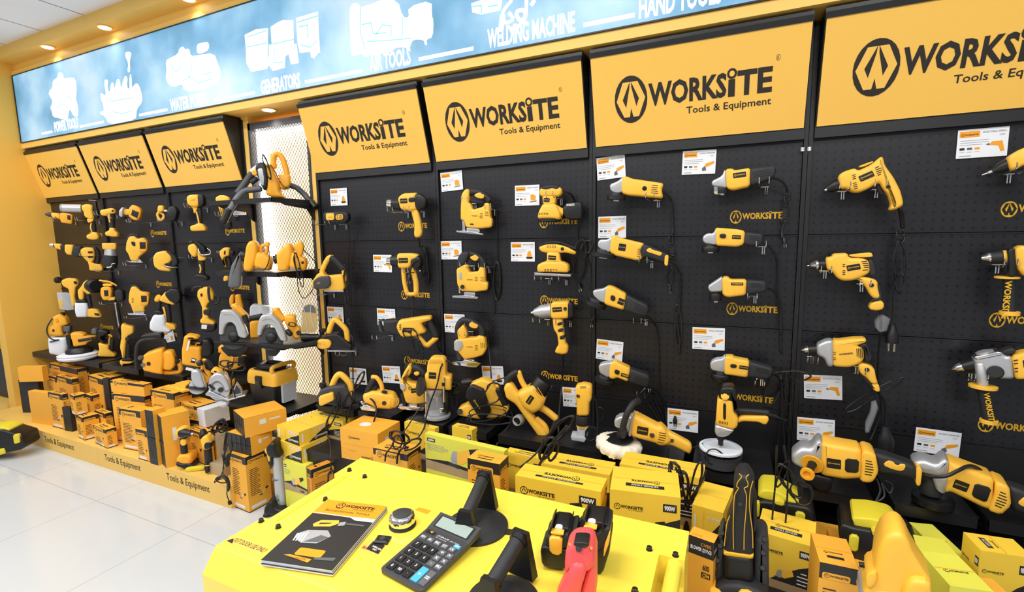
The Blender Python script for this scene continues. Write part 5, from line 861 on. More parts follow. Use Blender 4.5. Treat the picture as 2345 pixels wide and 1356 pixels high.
o.l('barrel', 'silver', '785,430,0', '352,420,0', [(0, 82), (.9, 80), (.92, 88), (1, 70)]); o.s('housing', 'yellow', '788,362 900,335 1000,358 1022,402 1012,462 1042,602 1046,642 960,655 850,602 825,482 790,462', -.036, .036, .018); o.s('neck', 'yellow', '895,640 1046,640 1022,702 960,722 920,722', -.03, .03, .012); o.s('plunger_guard', 'black', '1028,265 1092,282 1102,402 1142,522 1142,602 1082,642 1040,612 1010,482 1030,422', -.02, .02, .008); o.t('plunger_rod', 'steel', '930,255,0 1085,265,0', 7); o.t('grip', 'rubber', '1005,700,0 1030,800,0 1035,910,0', 46); o.t('grip_stripe', 'yellow', '985,735,20 970,820,30 995,915,30', 12); o.s('battery_foot', 'yellow', '888,980 990,942 1000,912 1092,916 1142,972 1152,1052 1040,1082 900,1052', -.045, .045, .014); hook(1130, 680, 'U1', .15, -1, 'wire hook under the caulking gun')
o = cl('impact_driver', 'small impact driver with black straight grip, top row beside the caulking gun', 'drill', 'U1', (1400, 700))
o.s('head', 'yellow', '1172,462 1330,432 1430,420 1482,460 1487,532 1340,548 1290,587 1200,572 1168,522', -.034, .034, .016); o.t('grip', 'rubber', '1410,540,0 1412,680,0 1412,825,0', 52); o.t('grip_stripe', 'yellow', '1352,545,30 1355,640,35 1368,715,35', 14); o.s('battery_foot', 'yellow', '1268,922 1360,882 1365,822 1472,830 1482,890 1542,932 1547,1012 1450,1016 1290,992', -.04, .04, .014); o.l('button', 'black', '1425,480,33', '1425,480,37', [(0, 20), (1, 18)]); hook(1500, 570, 'U1', .14, -1, 'wire hook under the small impact driver')
o = cl('cordless_grinder', 'cordless grinder seen end on with empty battery socket and silver guard', 'angle grinder', 'U1', (1850, 520))
o.s('guard', 'silver', '1640,398 1672,420 1652,520 1652,612 1570,592 1568,482', -.05, .05, .012); o.s('neck', 'yellow', '1648,450 1790,438 1790,562 1660,562', -.03, .03, .014); o.s('battery_socket', 'amber', '1770,422 1842,348 1982,402 2032,472 2002,612 1950,672 1870,672 1760,592', -.04, .04, .012); o.s('socket_opening', 'cordblack', '1832,450 1972,512 1932,632 1802,562', .037, .042, .001, 0); o.disc('wheel', 'black', 1640, 625, 0, 70, 50); hook(0, 0, 'U1', .15, -1, 'second wire hook, close under the end on cordless grinder', at=o.q(1900, 685)+Vector((.0, 0, -.012))); hook(1780, 640, 'U1', .14, -1, 'wire hook under the end on cordless grinder')
o = cl('mini_saw', 'mini saw with hooped yellow frame and black battery end, second bay top row', 'saw', 'A', (1730, 980))
o.t('frame', 'yellow', '1645,960,0 1620,1000,0 1650,1065,0 1690,1040,0 1690,1000,0 1650,975,0', 14); o.s('head', 'yellow', '1630,890 1690,888 1702,950 1660,972 1620,960', -.03, .03, .012); o.s('link', 'silver', '1690,938 1745,945 1745,970 1690,965', -.02, .02, .005); o.s('battery_end', 'black', '1758,908 1830,893 1872,960 1842,1072 1770,1078 1730,1020', -.045, .045, .014); o.t('strap', 'rubber', '1845,1050,0 1860,1110,0 1878,1180,0', 9); o.t('strap', 'rubber', '1835,1060,20 1845,1100,20 1855,1130,20', 9)
hook(1900, 1085, 'A', .15, -1, 'wire hook under the mini saw')
o = cl('impact_wrench', 'cordless impact wrench with black fan end and wide yellow foot, third bay top row', 'impact wrench', 'B', (510, 950))
o.s('housing', 'yellow', '408,782 450,763 548,758 565,880 530,912 440,897 408,850', -.04, .04, .02); o.l('nose', 'black', '412,832,0', '384,838,0', [(0, 34), (1, 18)]); o.s('rear_cap', 'black', '540,760 592,755 617,790 617,880 580,907 548,892', -.042, .042, .016); o.s('trigger_guard', 'yellow', '450,892 540,896 532,942 492,992 484,932', -.016, .016, .006); o.t('grip', 'rubber', '555,915,0 562,1010,0 562,1105,0', 27); o.t('grip_stripe', 'yellow', '520,965,20 540,1040,25 552,1105,25', 9); o.s('battery_foot', 'yellow', '448,1137 510,1122 530,1104 592,1104 642,1162 636,1192 460,1197', -.045, .045, .012); o.plate(448, 838, 510, 830, 16, 40.6, None, 'ink', 'WORKSITE', 'lettering'); hook(640, 920, 'B', .14, -1, 'wire hook under the impact wrench in the third bay')
o = cl('cordless_vacuum', 'hand vacuum with ribbed grey hose half hidden behind the top column shelf', 'vacuum cleaner', 'B', (880, 960), Y=-.09)
o.s('housing', 'yellow', '745,805 790,770 860,768 910,790 920,830 900,870 840,900 842,1010 822,1022 780,890', -.036, .036, .014); o.t('hose', 'grey', '940,925,10 910,965,10 890,1000,10', 42); o.t('nozzle', 'black', '890,1000,10 860,1060,10 835,1085,10', 48); o.s('tool_end', 'black', '858,1090 930,1070 942,1160 900,1182 862,1162', -.03, .03, .01)
hook(990, 1020, 'B', .13, -1, 'wire hook under the hand vacuum')
o = cl('reciprocating_pruner', 'long reciprocating pruner with silver tip and angled battery foot, second row by the left wall', 'pruner', 'C', (580, 190))
o.l('tip', 'silver', '310,92,0', '272,90,0', [(0, 22), (1, 14)]); o.s('front_cover', 'yellow', '303,75 380,78 392,142 330,122', -.025, .025, .012); o.s('front_grip', 'rubber', '362,88 422,95 422,148 362,132', -.024, .024, .010); o.s('collar', 'yellow', '418,84 505,88 492,188 440,182 418,150', -.034, .034, .014); o.s('boot', 'rubber', '500,105 582,100 575,205 530,212 480,172', -.036, .036, .016); o.s('motor_housing', 'yellow', '572,130 620,110 700,118 712,170 702,242 660,272 600,212 570,182', -.038, .038, .016); o.t('grip', 'rubber', '705,120,0 735,160,0 738,220,0 728,268,0', 22); o.s('battery_foot', 'yellow', '638,230 712,270 770,275 792,310 782,342 660,337 655,290', -.04, .04, .012)
for q in ('640,150 690,150 690,172 640,172', '640,195 690,195 690,215 640,215'): o.s('vent', 'cordblack', q, .036, .040, .001)
hook(770, 192, 'C', .14, -1, 'wire hook holding the long pruner')
o = cl('trim_router', 'trim router with black cylinder and yellow cap, second row second bay', 'router', 'C', (860, 200))
o.s('cap', 'yellow', '778,70 915,68 922,100 916,135 785,132', -.036, .036, .012); o.l('band', 'silver', '860,130,0', '860,195,0', [(0, 44), (1, 50)]); o.l('barrel', 'rubber', '860,190,0', '860,312,0', [(0, 55), (.5, 58), (1, 50)]); o.t('bracket', 'chrome', '825,310,40 870,300,45 875,275,45 905,270,40', 6); hook(928, 340, 'C', .14, -1, 'wire hook under the trim router')
o = cl('cordless_jigsaw', 'cordless jigsaw with empty battery socket, upper of the two, second bay', 'jigsaw', 'C', (1110, 130))
o.s('body', 'yellow', '1018,62 1042,10 1092,0 1122,32 1182,15 1222,52 1222,142 1182,172 1142,202 1132,242 1060,242 1038,180 1010,140', -.034, .034, .014); o.t('handle', 'rubber', '1030,30,0 1070,-10,0 1130,0,0', 14); o.s('battery_socket', 'amber', '1130,45 1180,25 1218,58 1216,140 1180,162 1135,150', .02, .044, .006); o.s('socket_opening', 'cordblack', '1142,62 1202,62 1202,127 1146,127', .041, .046, .001, 0); o.s('handle_opening', 'cordblack', '1058,55 1102,60 1102,108 1068,92', .030, .036, .001); o.s('shoe', 'chrome', '1005,240 1100,250 1180,252 1176,262 1060,258', -.035, .035, .002, 0); o.s('shoe_bracket', 'steel', '1060,232 1142,225 1172,250 1090,258', -.02, .02, .004); hook(1195, 280, 'C', .14, -1, 'wire hook under the upper cordless jigsaw')
o = cl('cordless_nailer', 'rounded yellow tool with dark nose and black back, second row between second and third bay', 'power tool', 'C', (1390, 240))
o.s('body', 'yellow', '1278,200 1310,160 1390,143 1452,190 1462,230 1432,272 1380,292 1452,322 1442,347 1340,337 1288,300 1274,240', -.04, .04, .018); o.s('back', 'rubber', '1400,150 1442,150 1502,200 1522,262 1490,302 1440,292 1462,232 1440,190', -.038, .038, .014); o.s('nose', 'black', '1290,190 1292,300 1240,270 1233,238', -.034, .034, .014); o.s('panel', 'black', '1380,270 1440,260 1450,295 1395,290', .034, .042, .002); o.t('rail', 'chrome', '1380,290,42 1440,305,44 1510,306,30', 5); hook(1522, 215, 'C', .14, -1, 'wire hook beside the rounded yellow tool')
o = cl('cutout_tool', 'cordless tool with dark round head, silver cage and black foot, second row third bay', 'power tool', 'D', (460, 250))
o.s('head', 'yellow', '345,92 400,70 442,110 432,190 402,212 370,182 343,140', -.038, .038, .016); o.s('head_cap', 'black', '348,48 430,50 512,110 522,162 450,152 402,72 350,92', -.036, .036, .014); o.s('neck', 'yellow', '428,110 472,190 522,216 502,242 440,242', -.028, .028, .012); o.t('cage', 'chrome', '440,125,30 455,165,45 480,186,45 552,178,45 558,150,45 530,122,40', 6); o.t('grip', 'rubber', '470,240,0 475,310,0 478,375,0', 27); o.t('grip_stripe', 'yellow', '455,280,25 465,320,28 458,360,28', 7); o.s('foot', 'black', '408,382 440,372 510,378 542,402 540,432 490,442 430,412', -.045, .045, .012); hook(560, 215, 'D', .14, -1, 'wire hook beside the dark headed tool')
o = cl('cordless_drill', 'small drill behind the cloth dust bag, second row third bay', 'drill', 'D', (690, 250), Y=-.08)
o.s('housing', 'yellow', '648,152 690,114 747,113 747,192 702,202 692,242 717,302 700,304 670,222 652,190', -.034, .034, .012); o.s('rear_cap', 'black', '742,140 792,150 787,192 742,192', -.03, .03, .01); o.l('chuck', 'darkgrey', '660,165,0', '618,160,0', [(0, 24), (1, 14)]); o.t('grip', 'rubber', '728,215,0 738,260,0 742,310,0', 24); o.s('panel', 'black', '688,150 706,140 706,180 690,188', .03, .036, .001); o.s('battery_foot', 'yellow', '692,390 732,388 738,432 688,442', -.04, .04, .01)
o = cl('nail_gun', 'yellow nail gun with black ball nose, third row by the left wall', 'nail gun', 'U2', (470, 760))
o.l('nose', 'black', '310,628,0', '180,598,0', [(0, 30), (.3, 50), (.6, 58), (.85, 45), (1, 20)]); o.s('housing', 'yellow', '308,622 400,578 560,588 612,650 602,702 560,742 545,902 572,1002 520,1102 490,1050 430,762 340,722 308,662', -.034, .034, .016); o.s('window', 'cordblack', '514,630 577,635 582,690 520,680', .030, .036, .001)
o = cl('bit_case', 'clear plastic case with yellow insert, below the nail gun by the left wall', 'case', 'U2', (390, 990), Y=-.06)
o.s('shell', 'frost', '228,830 380,828 502,860 532,1122 420,1137 278,1112', -.025, .025, .006, 0); o.s('insert', 'yellow', '255,960 330,965 340,1090 285,1080', -.008, .0255, .002, 0)
def sprayer(label, crop, anc): return cl('paint_sprayer', label, 'paint sprayer', crop, anc, group='cordless paint sprayers')
o = sprayer('paint sprayer with white cup and large round black fan cap, third row left', 'U2', (760, 900))
o.s('housing', 'yellow', '590,790 640,740 700,640 780,600 772,732 832,842 760,862 690,802 700,900 690,955 620,955 600,900', -.034, .034, .014); o.l('fan_cap', 'black', '850,710,0', '900,715,45', [(0, 125), (.7, 122), (1, 90)]); o.s('cup_lid', 'black', '563,955 737,953 742,1002 565,1004', -.042, .042, .01); o.s('cup', 'whiteplastic', '543,1000 747,1000 772,1082 762,1252 570,1255 543,1150', -.045, .045, .02); o.t('grip', 'rubber', '765,880,0 785,980,0 802,1085,0', 38); o.s('battery_foot', 'yellow', '745,1122 810,1100 930,1120 1012,1232 990,1255 900,1262 738,1242', -.036, .036, .012); o.s('foot_opening', 'cordblack', '870,1185 950,1190 972,1232 890,1225', .034, .038, .001, 0)
o = cl('cordless_sander', 'cordless sander with square battery socket and black dust canister, third row second bay', 'sander', 'U2', (1150, 850))
o.s('cap', 'yellow', '1018,680 1180,678 1192,715 1030,717', -.034, .034, .01); o.s('battery_socket', 'amber', '988,750 1050,725 1150,723 1187,780 1172,922 1110,962 1030,957 988,870', -.038, .038, .012); o.s('socket_opening', 'cordblack', '1038,790 1112,788 1117,892 1048,892', .035, .040, .001, 0); o.s('dust_canister', 'rubber', '1228,800 1300,768 1380,798 1392,962 1290,992 1238,930', -.045, .045, .02); o.s('base', 'yellow', '1120,915 1240,905 1238,960 1100,965', -.036, .036, .01); o.t('handle_rail', 'yellow', '960,620,0 1050,632,0 1150,650,0 1260,712,0', 14); hook(1330, 1005, 'U2', .14, -1, 'wire hook under the cordless sander')
o = cl('cordless_jigsaw', 'cordless jigsaw with empty battery socket, lower of the two, second bay', 'jigsaw', 'C', (1130, 640))
o.s('body', 'yellow', '1043,560 1062,498 1102,488 1162,542 1232,550 1242,592 1232,672 1192,692 1196,737 1080,737 1060,672 1038,640', -.034, .034, .014); o.t('handle', 'rubber', '1065,500,0 1100,486,0 1155,520,0', 14); o.s('battery_socket', 'amber', '1148,560 1215,552 1236,590 1228,665 1190,680 1150,665', .02, .044, .006); o.s('socket_opening', 'cordblack', '1156,582 1212,582 1212,642 1160,645', .041, .046, .001, 0); o.slots('1065,610>1085,608 1065,622>1085,620 1065,634>1085,632 1065,646>1085,644', 34.6); o.s('shoe', 'chrome', '1028,745 1120,755 1215,758 1210,770 1040,765', -.035, .035, .002, 0); o.s('shoe_bracket', 'steel', '1080,735 1195,733 1190,760 1090,760', -.02, .02, .004); hook(1200, 785, 'C', .14, -1, 'wire hook under the lower cordless jigsaw')
o = sprayer('paint sprayer with large white cup and hexagonal black fan cap, third row between bays', 'U4', (430, 560))
o.l('nozzle', 'amber', '362,408,0', '330,398,10', [(0, 40), (.6, 44), (1, 36), (1, 20)]); o.s('housing', 'yellow', '368,402 430,332 462,330 502,402 545,462 520,477 460,462 400,442 372,432', -.036, .036, .014); o.s('fan_cap', 'black', '430,342 500,290 580,300 607,372 597,442 550,467 480,432 433,372', -.045, .045, .014); o.t('stem', 'black', '370,440,0 365,490,0 358,545,0', 16); o.s('cup_lid', 'black', '308,545 370,535 402,560 402,582 312,577', -.045, .045, .01); o.s('cup', 'whiteplastic', '300,588 420,578 442,662 432,702 502,752 480,787 300,772 258,742 260,672', -.05, .05, .022); o.t('grip', 'rubber', '445,475,0 462,560,0 468,660,0', 29); o.t('grip_stripe', 'yellow', '408,500,15 425,570,20 435,670,20', 10); o.s('battery_foot', 'yellow', '405,702 440,665 540,700 548,747 520,749 408,742', -.04, .04, .01)
o = cl('tyre_inflator', 'cordless inflator with coiled black hose and battery foot, third row third bay', 'inflator', 'D', (530, 680))
o.s('housing', 'yellow', '438,530 480,500 550,498 592,560 592,622 540,652 520,692 552,722 542,802 602,832 602,867 470,852 458,820 485,792 480,692 460,642 433,592', -.036, .036, .014); o.t('hose', 'rubber', '385,530,0 400,505,20 440,495,30 480,500,30', 10); o.t('hose_loop', 'rubber', '540,500,42 540,560,45 555,630,45 600,662,40 640,640,40 640,600,38 600,575,36', 10); o.l('hose_nipple', 'chrome', '400,520,0', '380,535,0', [(0, 9), (1, 6)]); o.s('gauge', 'black', '460,560 482,558 482,590 462,592', .034, .039, .002); o.s('grip', 'rubber', '490,718 556,710 552,782 490,762', .02, .038, .004); o.s('battery', 'black', '463,865 540,850 612,862 606,922 520,932 468,902', -.042, .042, .01); f = o.face(470, 902, 522, 906, 42.6); f.rect('paper', 0, 0, f.w, .03); f.out('battery_label', o.e)
# shelf row of the left bays
o = cl('garden_sprayer', 'yellow topped electric sprayer with white tank at the left end of the shelf row', 'sprayer', 'U3', (320, 990), Y=None, z=.615)
o.s('tank', 'whiteplastic', '163,702 470,692 502,852 480,982 350,1012 180,972 163,832', -.07, .07, .03); o.s('housing', 'amber', '238,342 350,290 420,330 472,362 512,472 402,502 412,602 432,662 300,672 158,642 163,512 240,482', -.06, .06, .022); o.s('grip_opening', 'cartondark', '270,372 330,382 342,442 290,452', .055, .062, .002); o.l('filler_knob', 'black', '405,330,0', '400,265,0', [(0, 30), (.4, 32), (1, 28)]); o.s('motor', 'grey', '400,500 540,492 540,602 430,602', -.04, .05, .012); o.t('hose', 'rubber', '225,375,60 150,490,65 130,600,65 180,700,75 260,745,80 340,740,75 180,780,80', 10); o.s('panel', 'cordblack', '222,560 262,556 262,605 224,605', .056, .062, .001)
o = cl('round_polisher', 'yellow polisher with black grip on a thick white round pad, left shelf row', 'polisher', 'U3', (620, 1060), Y=None, z=.61)
o.s('housing', 'amber', '543,622 690,610 792,640 782,672 952,680 967,722 830,782 812,822 600,857 570,742 548,692', -.05, .05, .016); o.s('bumper', 'black', '463,652 545,630 562,852 490,832', -.05, .05, .012); o.t('grip', 'rubber', '680,755,50 800,735,52 930,710,52', 26); o.disc('pad_holder', 'black', 690, 905, 0, 190, 80, [(0, 1), (.5, .95), (1, .7)]); o.disc('white_pad', 'whiteplastic', 680, 1015, 0, 285, 110, [(0, .8), (.15, .95), (.4, 1), (.6, .97), (.8, 1), (1, .85)])
o = cl('angle_drill', 'angle drill with grey metal head and straight yellow foot, left shelf row', 'drill', 'U3', (1160, 1030), Y=None, z=.61)
o.s('head', 'grey', '903,602 920,540 992,550 1002,642 920,642', -.04, .04, .014); o.s('gearbox', 'black', '998,580 1080,560 1202,590 1182,682 1100,702 1162,762 1132,802 1040,772 1050,702 1000,662', -.036, .036, .016); o.s('housing', 'yellow', '1018,788 1202,830 1200,902 1322,992 1312,1032 1200,1032 1008,1022 1040,902', -.038, .038, .014); o.t('grip', 'rubber', '1260,740,0 1252,840,0 1240,935,0', 36); o.t('trigger_guard', 'yellow', '1180,665,0 1215,680,0 1205,770,0 1215,900,0', 12); o.t('trigger_guard', 'yellow', '1180,660,20 1230,660,20 1250,690,20', 12)
o = cl('pole_pruner', 'slim yellow pruner with long black bar rising to a round black head', 'pruner', 'C', (1010, 1235), Y=None, z=.615)
o.t('bar', 'black', '915,650,0 930,740,0 950,860,0', 20); o.t('bar_edge', 'silver', '905,650,22 922,760,22 942,880,22', 5); o.s('housing', 'yellow', '963,872 985,845 1007,865 1082,882 1087,942 1030,972 1012,1042 1002,1182 980,1192 955,1082 968,962', -.034, .034, .014); o.t('grip', 'rubber', '1028,1060,0 1028,1120,0 1030,1185,0', 24); o.s('grip_foot', 'black', '985,1190 1060,1180 1085,1210 970,1215', -.034, .034, .008); o.s('battery_foot', 'yellow', '953,1213 1084,1220 1052,1237 985,1242 980,1262 960,1242', -.036, .036, .006, 0); o.l('knob', 'black', '1022,1000,32', '1022,1000,42', [(0, 16), (1, 14)]); o.t('lever', 'black', '945,890,20 925,920,20 960,1000,25', 12)
o = cl('round_guard', 'round black rubber guard hanging above the pole pruner bar', 'guard', 'C', (950, 570), Y=-.07)
o.s('disc', 'rubber', '905,540 935,515 985,530 995,575 985,615 935,625 905,590', -.02, .02, .012, 2); o.s('clip', 'darkgrey', '945,610 975,605 975,618 948,622', .0, .024, .002)
o = cl('chainsaw', 'yellow cordless chainsaw with black front hoop and angled rear handle', 'chainsaw', 'U4', (370, 1235), Y=None, z=.615)
o.s('housing', 'amber', '176,1062 200,1020 330,970 410,958 422,1092 402,1202 412,1242 330,1232 188,1197', -.06, .06, .02); o.s('rear_housing', 'amber', '398,1002 450,980 512,990 542,1082 542,1152 490,1202 410,1190', -.05, .05, .018); o.t('rear_handle', 'amber', '570,1090,0 602,1180,0 565,1228,0 420,1222,0', 28); o.t('rear_grip', 'rubber', '455,1028,10 530,1078,10 572,1110,10', 28); o.t('front_hoop', 'rubber', '110,1190,40 102,1060,45 110,950,45 150,880,40 250,858,30 400,858,10 448,950,0', 16); o.s('hand_guard', 'black', '163,862 170,810 390,788 402,850', -.06, .03, .01); o.s('badge', 'cordblack', '220,1110 262,1108 266,1150 224,1150', .058, .063, .001); o.l('oil_cap', 'grey', '185,1140,55', '180,1140,64', [(0, 22), (1, 20)]); o.l('sprocket_knob', 'black', '170,1070,40', '150,1060,60', [(0, 30), (1, 26)])
o = cl('backpack_blower', 'yellow battery blower unit with white stripe, black battery and label plate, third bay shelf', 'blower', 'U5', (260, 740), Y=None, z=.63)
o.s('housing', 'amber', '148,192 190,170 330,193 362,225 236,236 226,330 392,350 402,522 392,652 118,602 113,402', -.06, .06, .02); o.s('battery', 'black', '418,242 512,238 562,330 552,482 480,492 398,482', -.05, .06, .016); o.t('grip', 'rubber', '230,285,0 310,290,0 390,300,0', 38); o.t('trigger', 'amber', '310,330,20 330,295,25 370,300,25', 10); f = Face(o.q(168, 405, .061), o.q(190, 408, .061)-o.q(168, 405, .061), Vector((0, 0, 1))); f.rect('paper', 0, 0, 24*o.S, 150*o.S); f.out('white_stripe', o.e)
f = o.face(232, 580, 300, 595, 61); f.rect('cordblack', 0, 0, f.w, 66*o.S); f.rect('paper', f.w*.1, 30*o.S, f.w*.9, 55*o.S, .0009); f.out('rating_plate', o.e); o.s('base', 'black', '118,600 400,650 380,700 280,720 150,690', -.05, .055, .01); f = o.face(158, 690, 275, 715, 58); f.rect('paper', 0, 0, f.w, 40*o.S); f.out('base_label', o.e)
o = cl('circular_saw', 'small circular saw with closed silver guard and bare disc, left of two', 'circular saw', 'U5', (340, 1060), Y=None, z=.62)
o.s('guard', 'silver', '248,702 340,680 402,742 452,902 442,962 380,967 330,962 280,922 238,802', .0, .05, .022); o.l('blade', 'silver', '340,940,15', '340,940,20', [(0, 112), (1, 112)], seg=36); o.s('base_plate', 'black', '178,928 300,945 480,962 470,985 300,965 180,945', -.06, .06, .004, 0); o.s('motor_housing', 'amber', '398,662 430,622 442,702 522,722 542,822 480,902 440,900 430,760', -.05, .0, .016); o.t('rear_handle', 'amber', '400,690,-20 415,600,-20 440,540,-20 560,650,-20', 18); o.t('grip', 'rubber', '470,555,-15 510,600,-15 545,665,-15', 34); o.l('side_knob', 'black', '330,610,20', '415,575,20', [(0, 26), (.2, 40), (.8, 42), (1, 30)])
o = cl('circular_saw', 'corded circular saw with silver arch guard and clear lower guard, beside the boxy vacuum', 'circular saw', 'U5', (730, 1090), Y=None, z=.62)
o.s('guard', 'silver', '498,902 522,802 600,738 690,736 762,790 812,902 837,982 740,1012 702,902 650,857 590,872 562,902 572,1002 498,962', .0, .05, .014); o.l('blade', 'steel', '660,1000,15', '660,1000,20', [(0, 135), (1, 135)], seg=36); o.s('lower_guard', 'clear', '578,1082 812,1112 802,1202 740,1252 660,1242 598,1172', .01, .04, .008); o.s('base_plate', 'steel', '466,1032 540,985 800,1108 1052,1038 1062,1060 802,1132 480,1052', -.06, .05, .004, 0); o.s('bevel_plate', 'silver', '858,1002 912,878 992,980 1002,1042 868,1082', -.02, .02, .005, 0); o.s('bevel_face', 'darkgrey', '880,1000 915,910 975,990 980,1035 885,1060', .016, .022, .002, 0)
o.s('motor_housing', 'amber', '520,722 580,652 690,690 762,742 822,882 872,822 882,902 850,962 800,950 720,800', -.06, .0, .018); o.t('pivot_lever', 'black', '510,910,50 560,960,52 590,970,52', 18); o.l('hub', 'black', '680,985,40', '680,985,60', [(0, 36), (1, 28)]); o.coil(760, 600, 190, 90, 2, 9, .1, t=40); o.coil(900, 640, 260, 120, 2, 8, .2, t=30); o.coil(780, 660, 160, 60, 1, 8, -.5, t=50); o.cord('880,680,40 850,760,60 840,900,60 880,1040,60 895,1100,50', 10)
o = cl('cordless_planer', 'tall yellow tool with black trimmed handle behind the corded circular saw', 'power tool', 'U5', (760, 660), Y=-.13, k=.8)
o.s('body', 'amber', '648,342 742,318 802,402 832,482 882,500 1050,490 1048,600 950,660 850,702 760,682 650,642 660,502 692,432 650,442', -.04, .04, .014); o.s('handle_trim', 'rubber', '680,358 742,338 832,482 790,492 702,402', .02, .045, .006); o.s('lens', 'black', '930,500 1050,490 1040,600 930,640', .02, .045, .006); o.slots('870,510>870,600 890,505>890,600 910,500>910,600', 40.6, 'ink', w=8)
o = cl('power_tool', 'two yellow tool heads standing behind the left circular saw of the column', 'power tool', 'D', (810, 650), Y=-.07, k=.8)
o.s('head', 'amber', '745,600 770,565 790,575 785,660 760,700 745,650', -.03, .03, .012); o.s('body', 'amber', '800,570 850,570 865,620 885,700 860,760 800,740', -.03, .03, .014); o.t('cord', 'cordblack', '760,680,0 755,710,0 765,730,0', 6)
# ================================================================== price cards
TG = [('E', (262, 210), (415, 200), (270, 366), 'price card above the battery charger', 'CHARGER', 3), ('E', (655, 812), (822, 814), (662, 968), 'price card behind the nose of the lower heat gun', 'HEAT GUN', 2),
 ('F', (238, 88), (384, 96), (244, 232), 'price card behind the middle planer', 'PLANER', 3), ('F', (692, 104), (858, 112), (698, 256), 'price card behind the nose of the reciprocating saw', 'RECIP SAW', 0),
 ('F', (442, 645), (594, 658), (450, 790), 'price card behind the looped cord of the lowest planer', 'PLANER', 3), ('F', (742, 630), (906, 637), (750, 783), 'price card above the stubby rotary saw', 'MARBLE CUTTER', 3),
 ('G', (36, 66), (232, 38), (46, 238), 'price card above the topmost jigsaw', 'JIG SAW', 1), ('G', (712, 182), (935, 170), (716, 366), 'price card left of the orbital sander', 'ORBITAL SANDER', 1), ('G', (38, 688), (226, 684), (44, 854), 'price card behind the middle jigsaw', 'JIG SAW', 1), ('G', (678, 698), (896, 696), (680, 872), 'price card left of the finishing sander', 'FINISHING SANDER', 3),
 ('H', (64, 146), (240, 152), (72, 304), 'price card behind the lowest jigsaw', 'JIG SAW', 1), ('H', (400, 596), (584, 600), (402, 750), 'price card behind the belt sander', 'BELT SANDER', 3), ('H', (1094, 778), (1270, 790), (1092, 942), 'price card behind the laminate trimmer', 'TRIMMER', 1),
 ('I', (94, 120), (332, 84), (104, 306), 'price card above the topmost left grinder', 'ANGLE GRINDER', 0), ('I', (106, 610), (340, 602), (110, 790), 'price card above the grinder with yellow end ring', 'ANGLE GRINDER', 0), ('J', (14, 60), (296, 44), (4, 258), 'price card above and left of the topmost right grinder', 'ANGLE GRINDER', 0),
 ('K', (84, 374), (280, 400), (78, 520), 'price card above the lowest left grinder', 'ANGLE GRINDER', 0), ('L', (84, 288), (324, 298), (82, 448), 'price card above the lowest right grinder', 'ANGLE GRINDER', 0), ('K', (612, 886), (840, 912), (608, 1042), 'price card behind the plug beside the woolly polisher', 'POLISHER', 0),
 ('M', (1340, 66), (1762, 30), (1315, 300), 'price card highest on the right, above the screw gun', 'ELECTRIC DRILL', 2), ('N', (152, 778), (466, 790), (148, 970), 'price card below the grey gearbox drill', 'ELECTRIC DRILL', 2), ('N', (92, 1124), (402, 1152), (88, 1310), 'price card behind the orange handled big grinder', 'ANGLE GRINDER', 0), ('N', (1052, 1206), (1424, 1256), (1042, 1400), 'price card behind the second big grinder', 'ANGLE GRINDER', 0),
 ('U4', (404, 782), (514, 756), (430, 900), 'price card hanging under the large white sprayer cup', 'SPRAY GUN', 1), ('B', (962, 930), (1118, 922), (962, 1008), 'price card behind the hose under the topmost column shelf', 'VACUUM', 2)]
for q in TG: tagcard(*q)
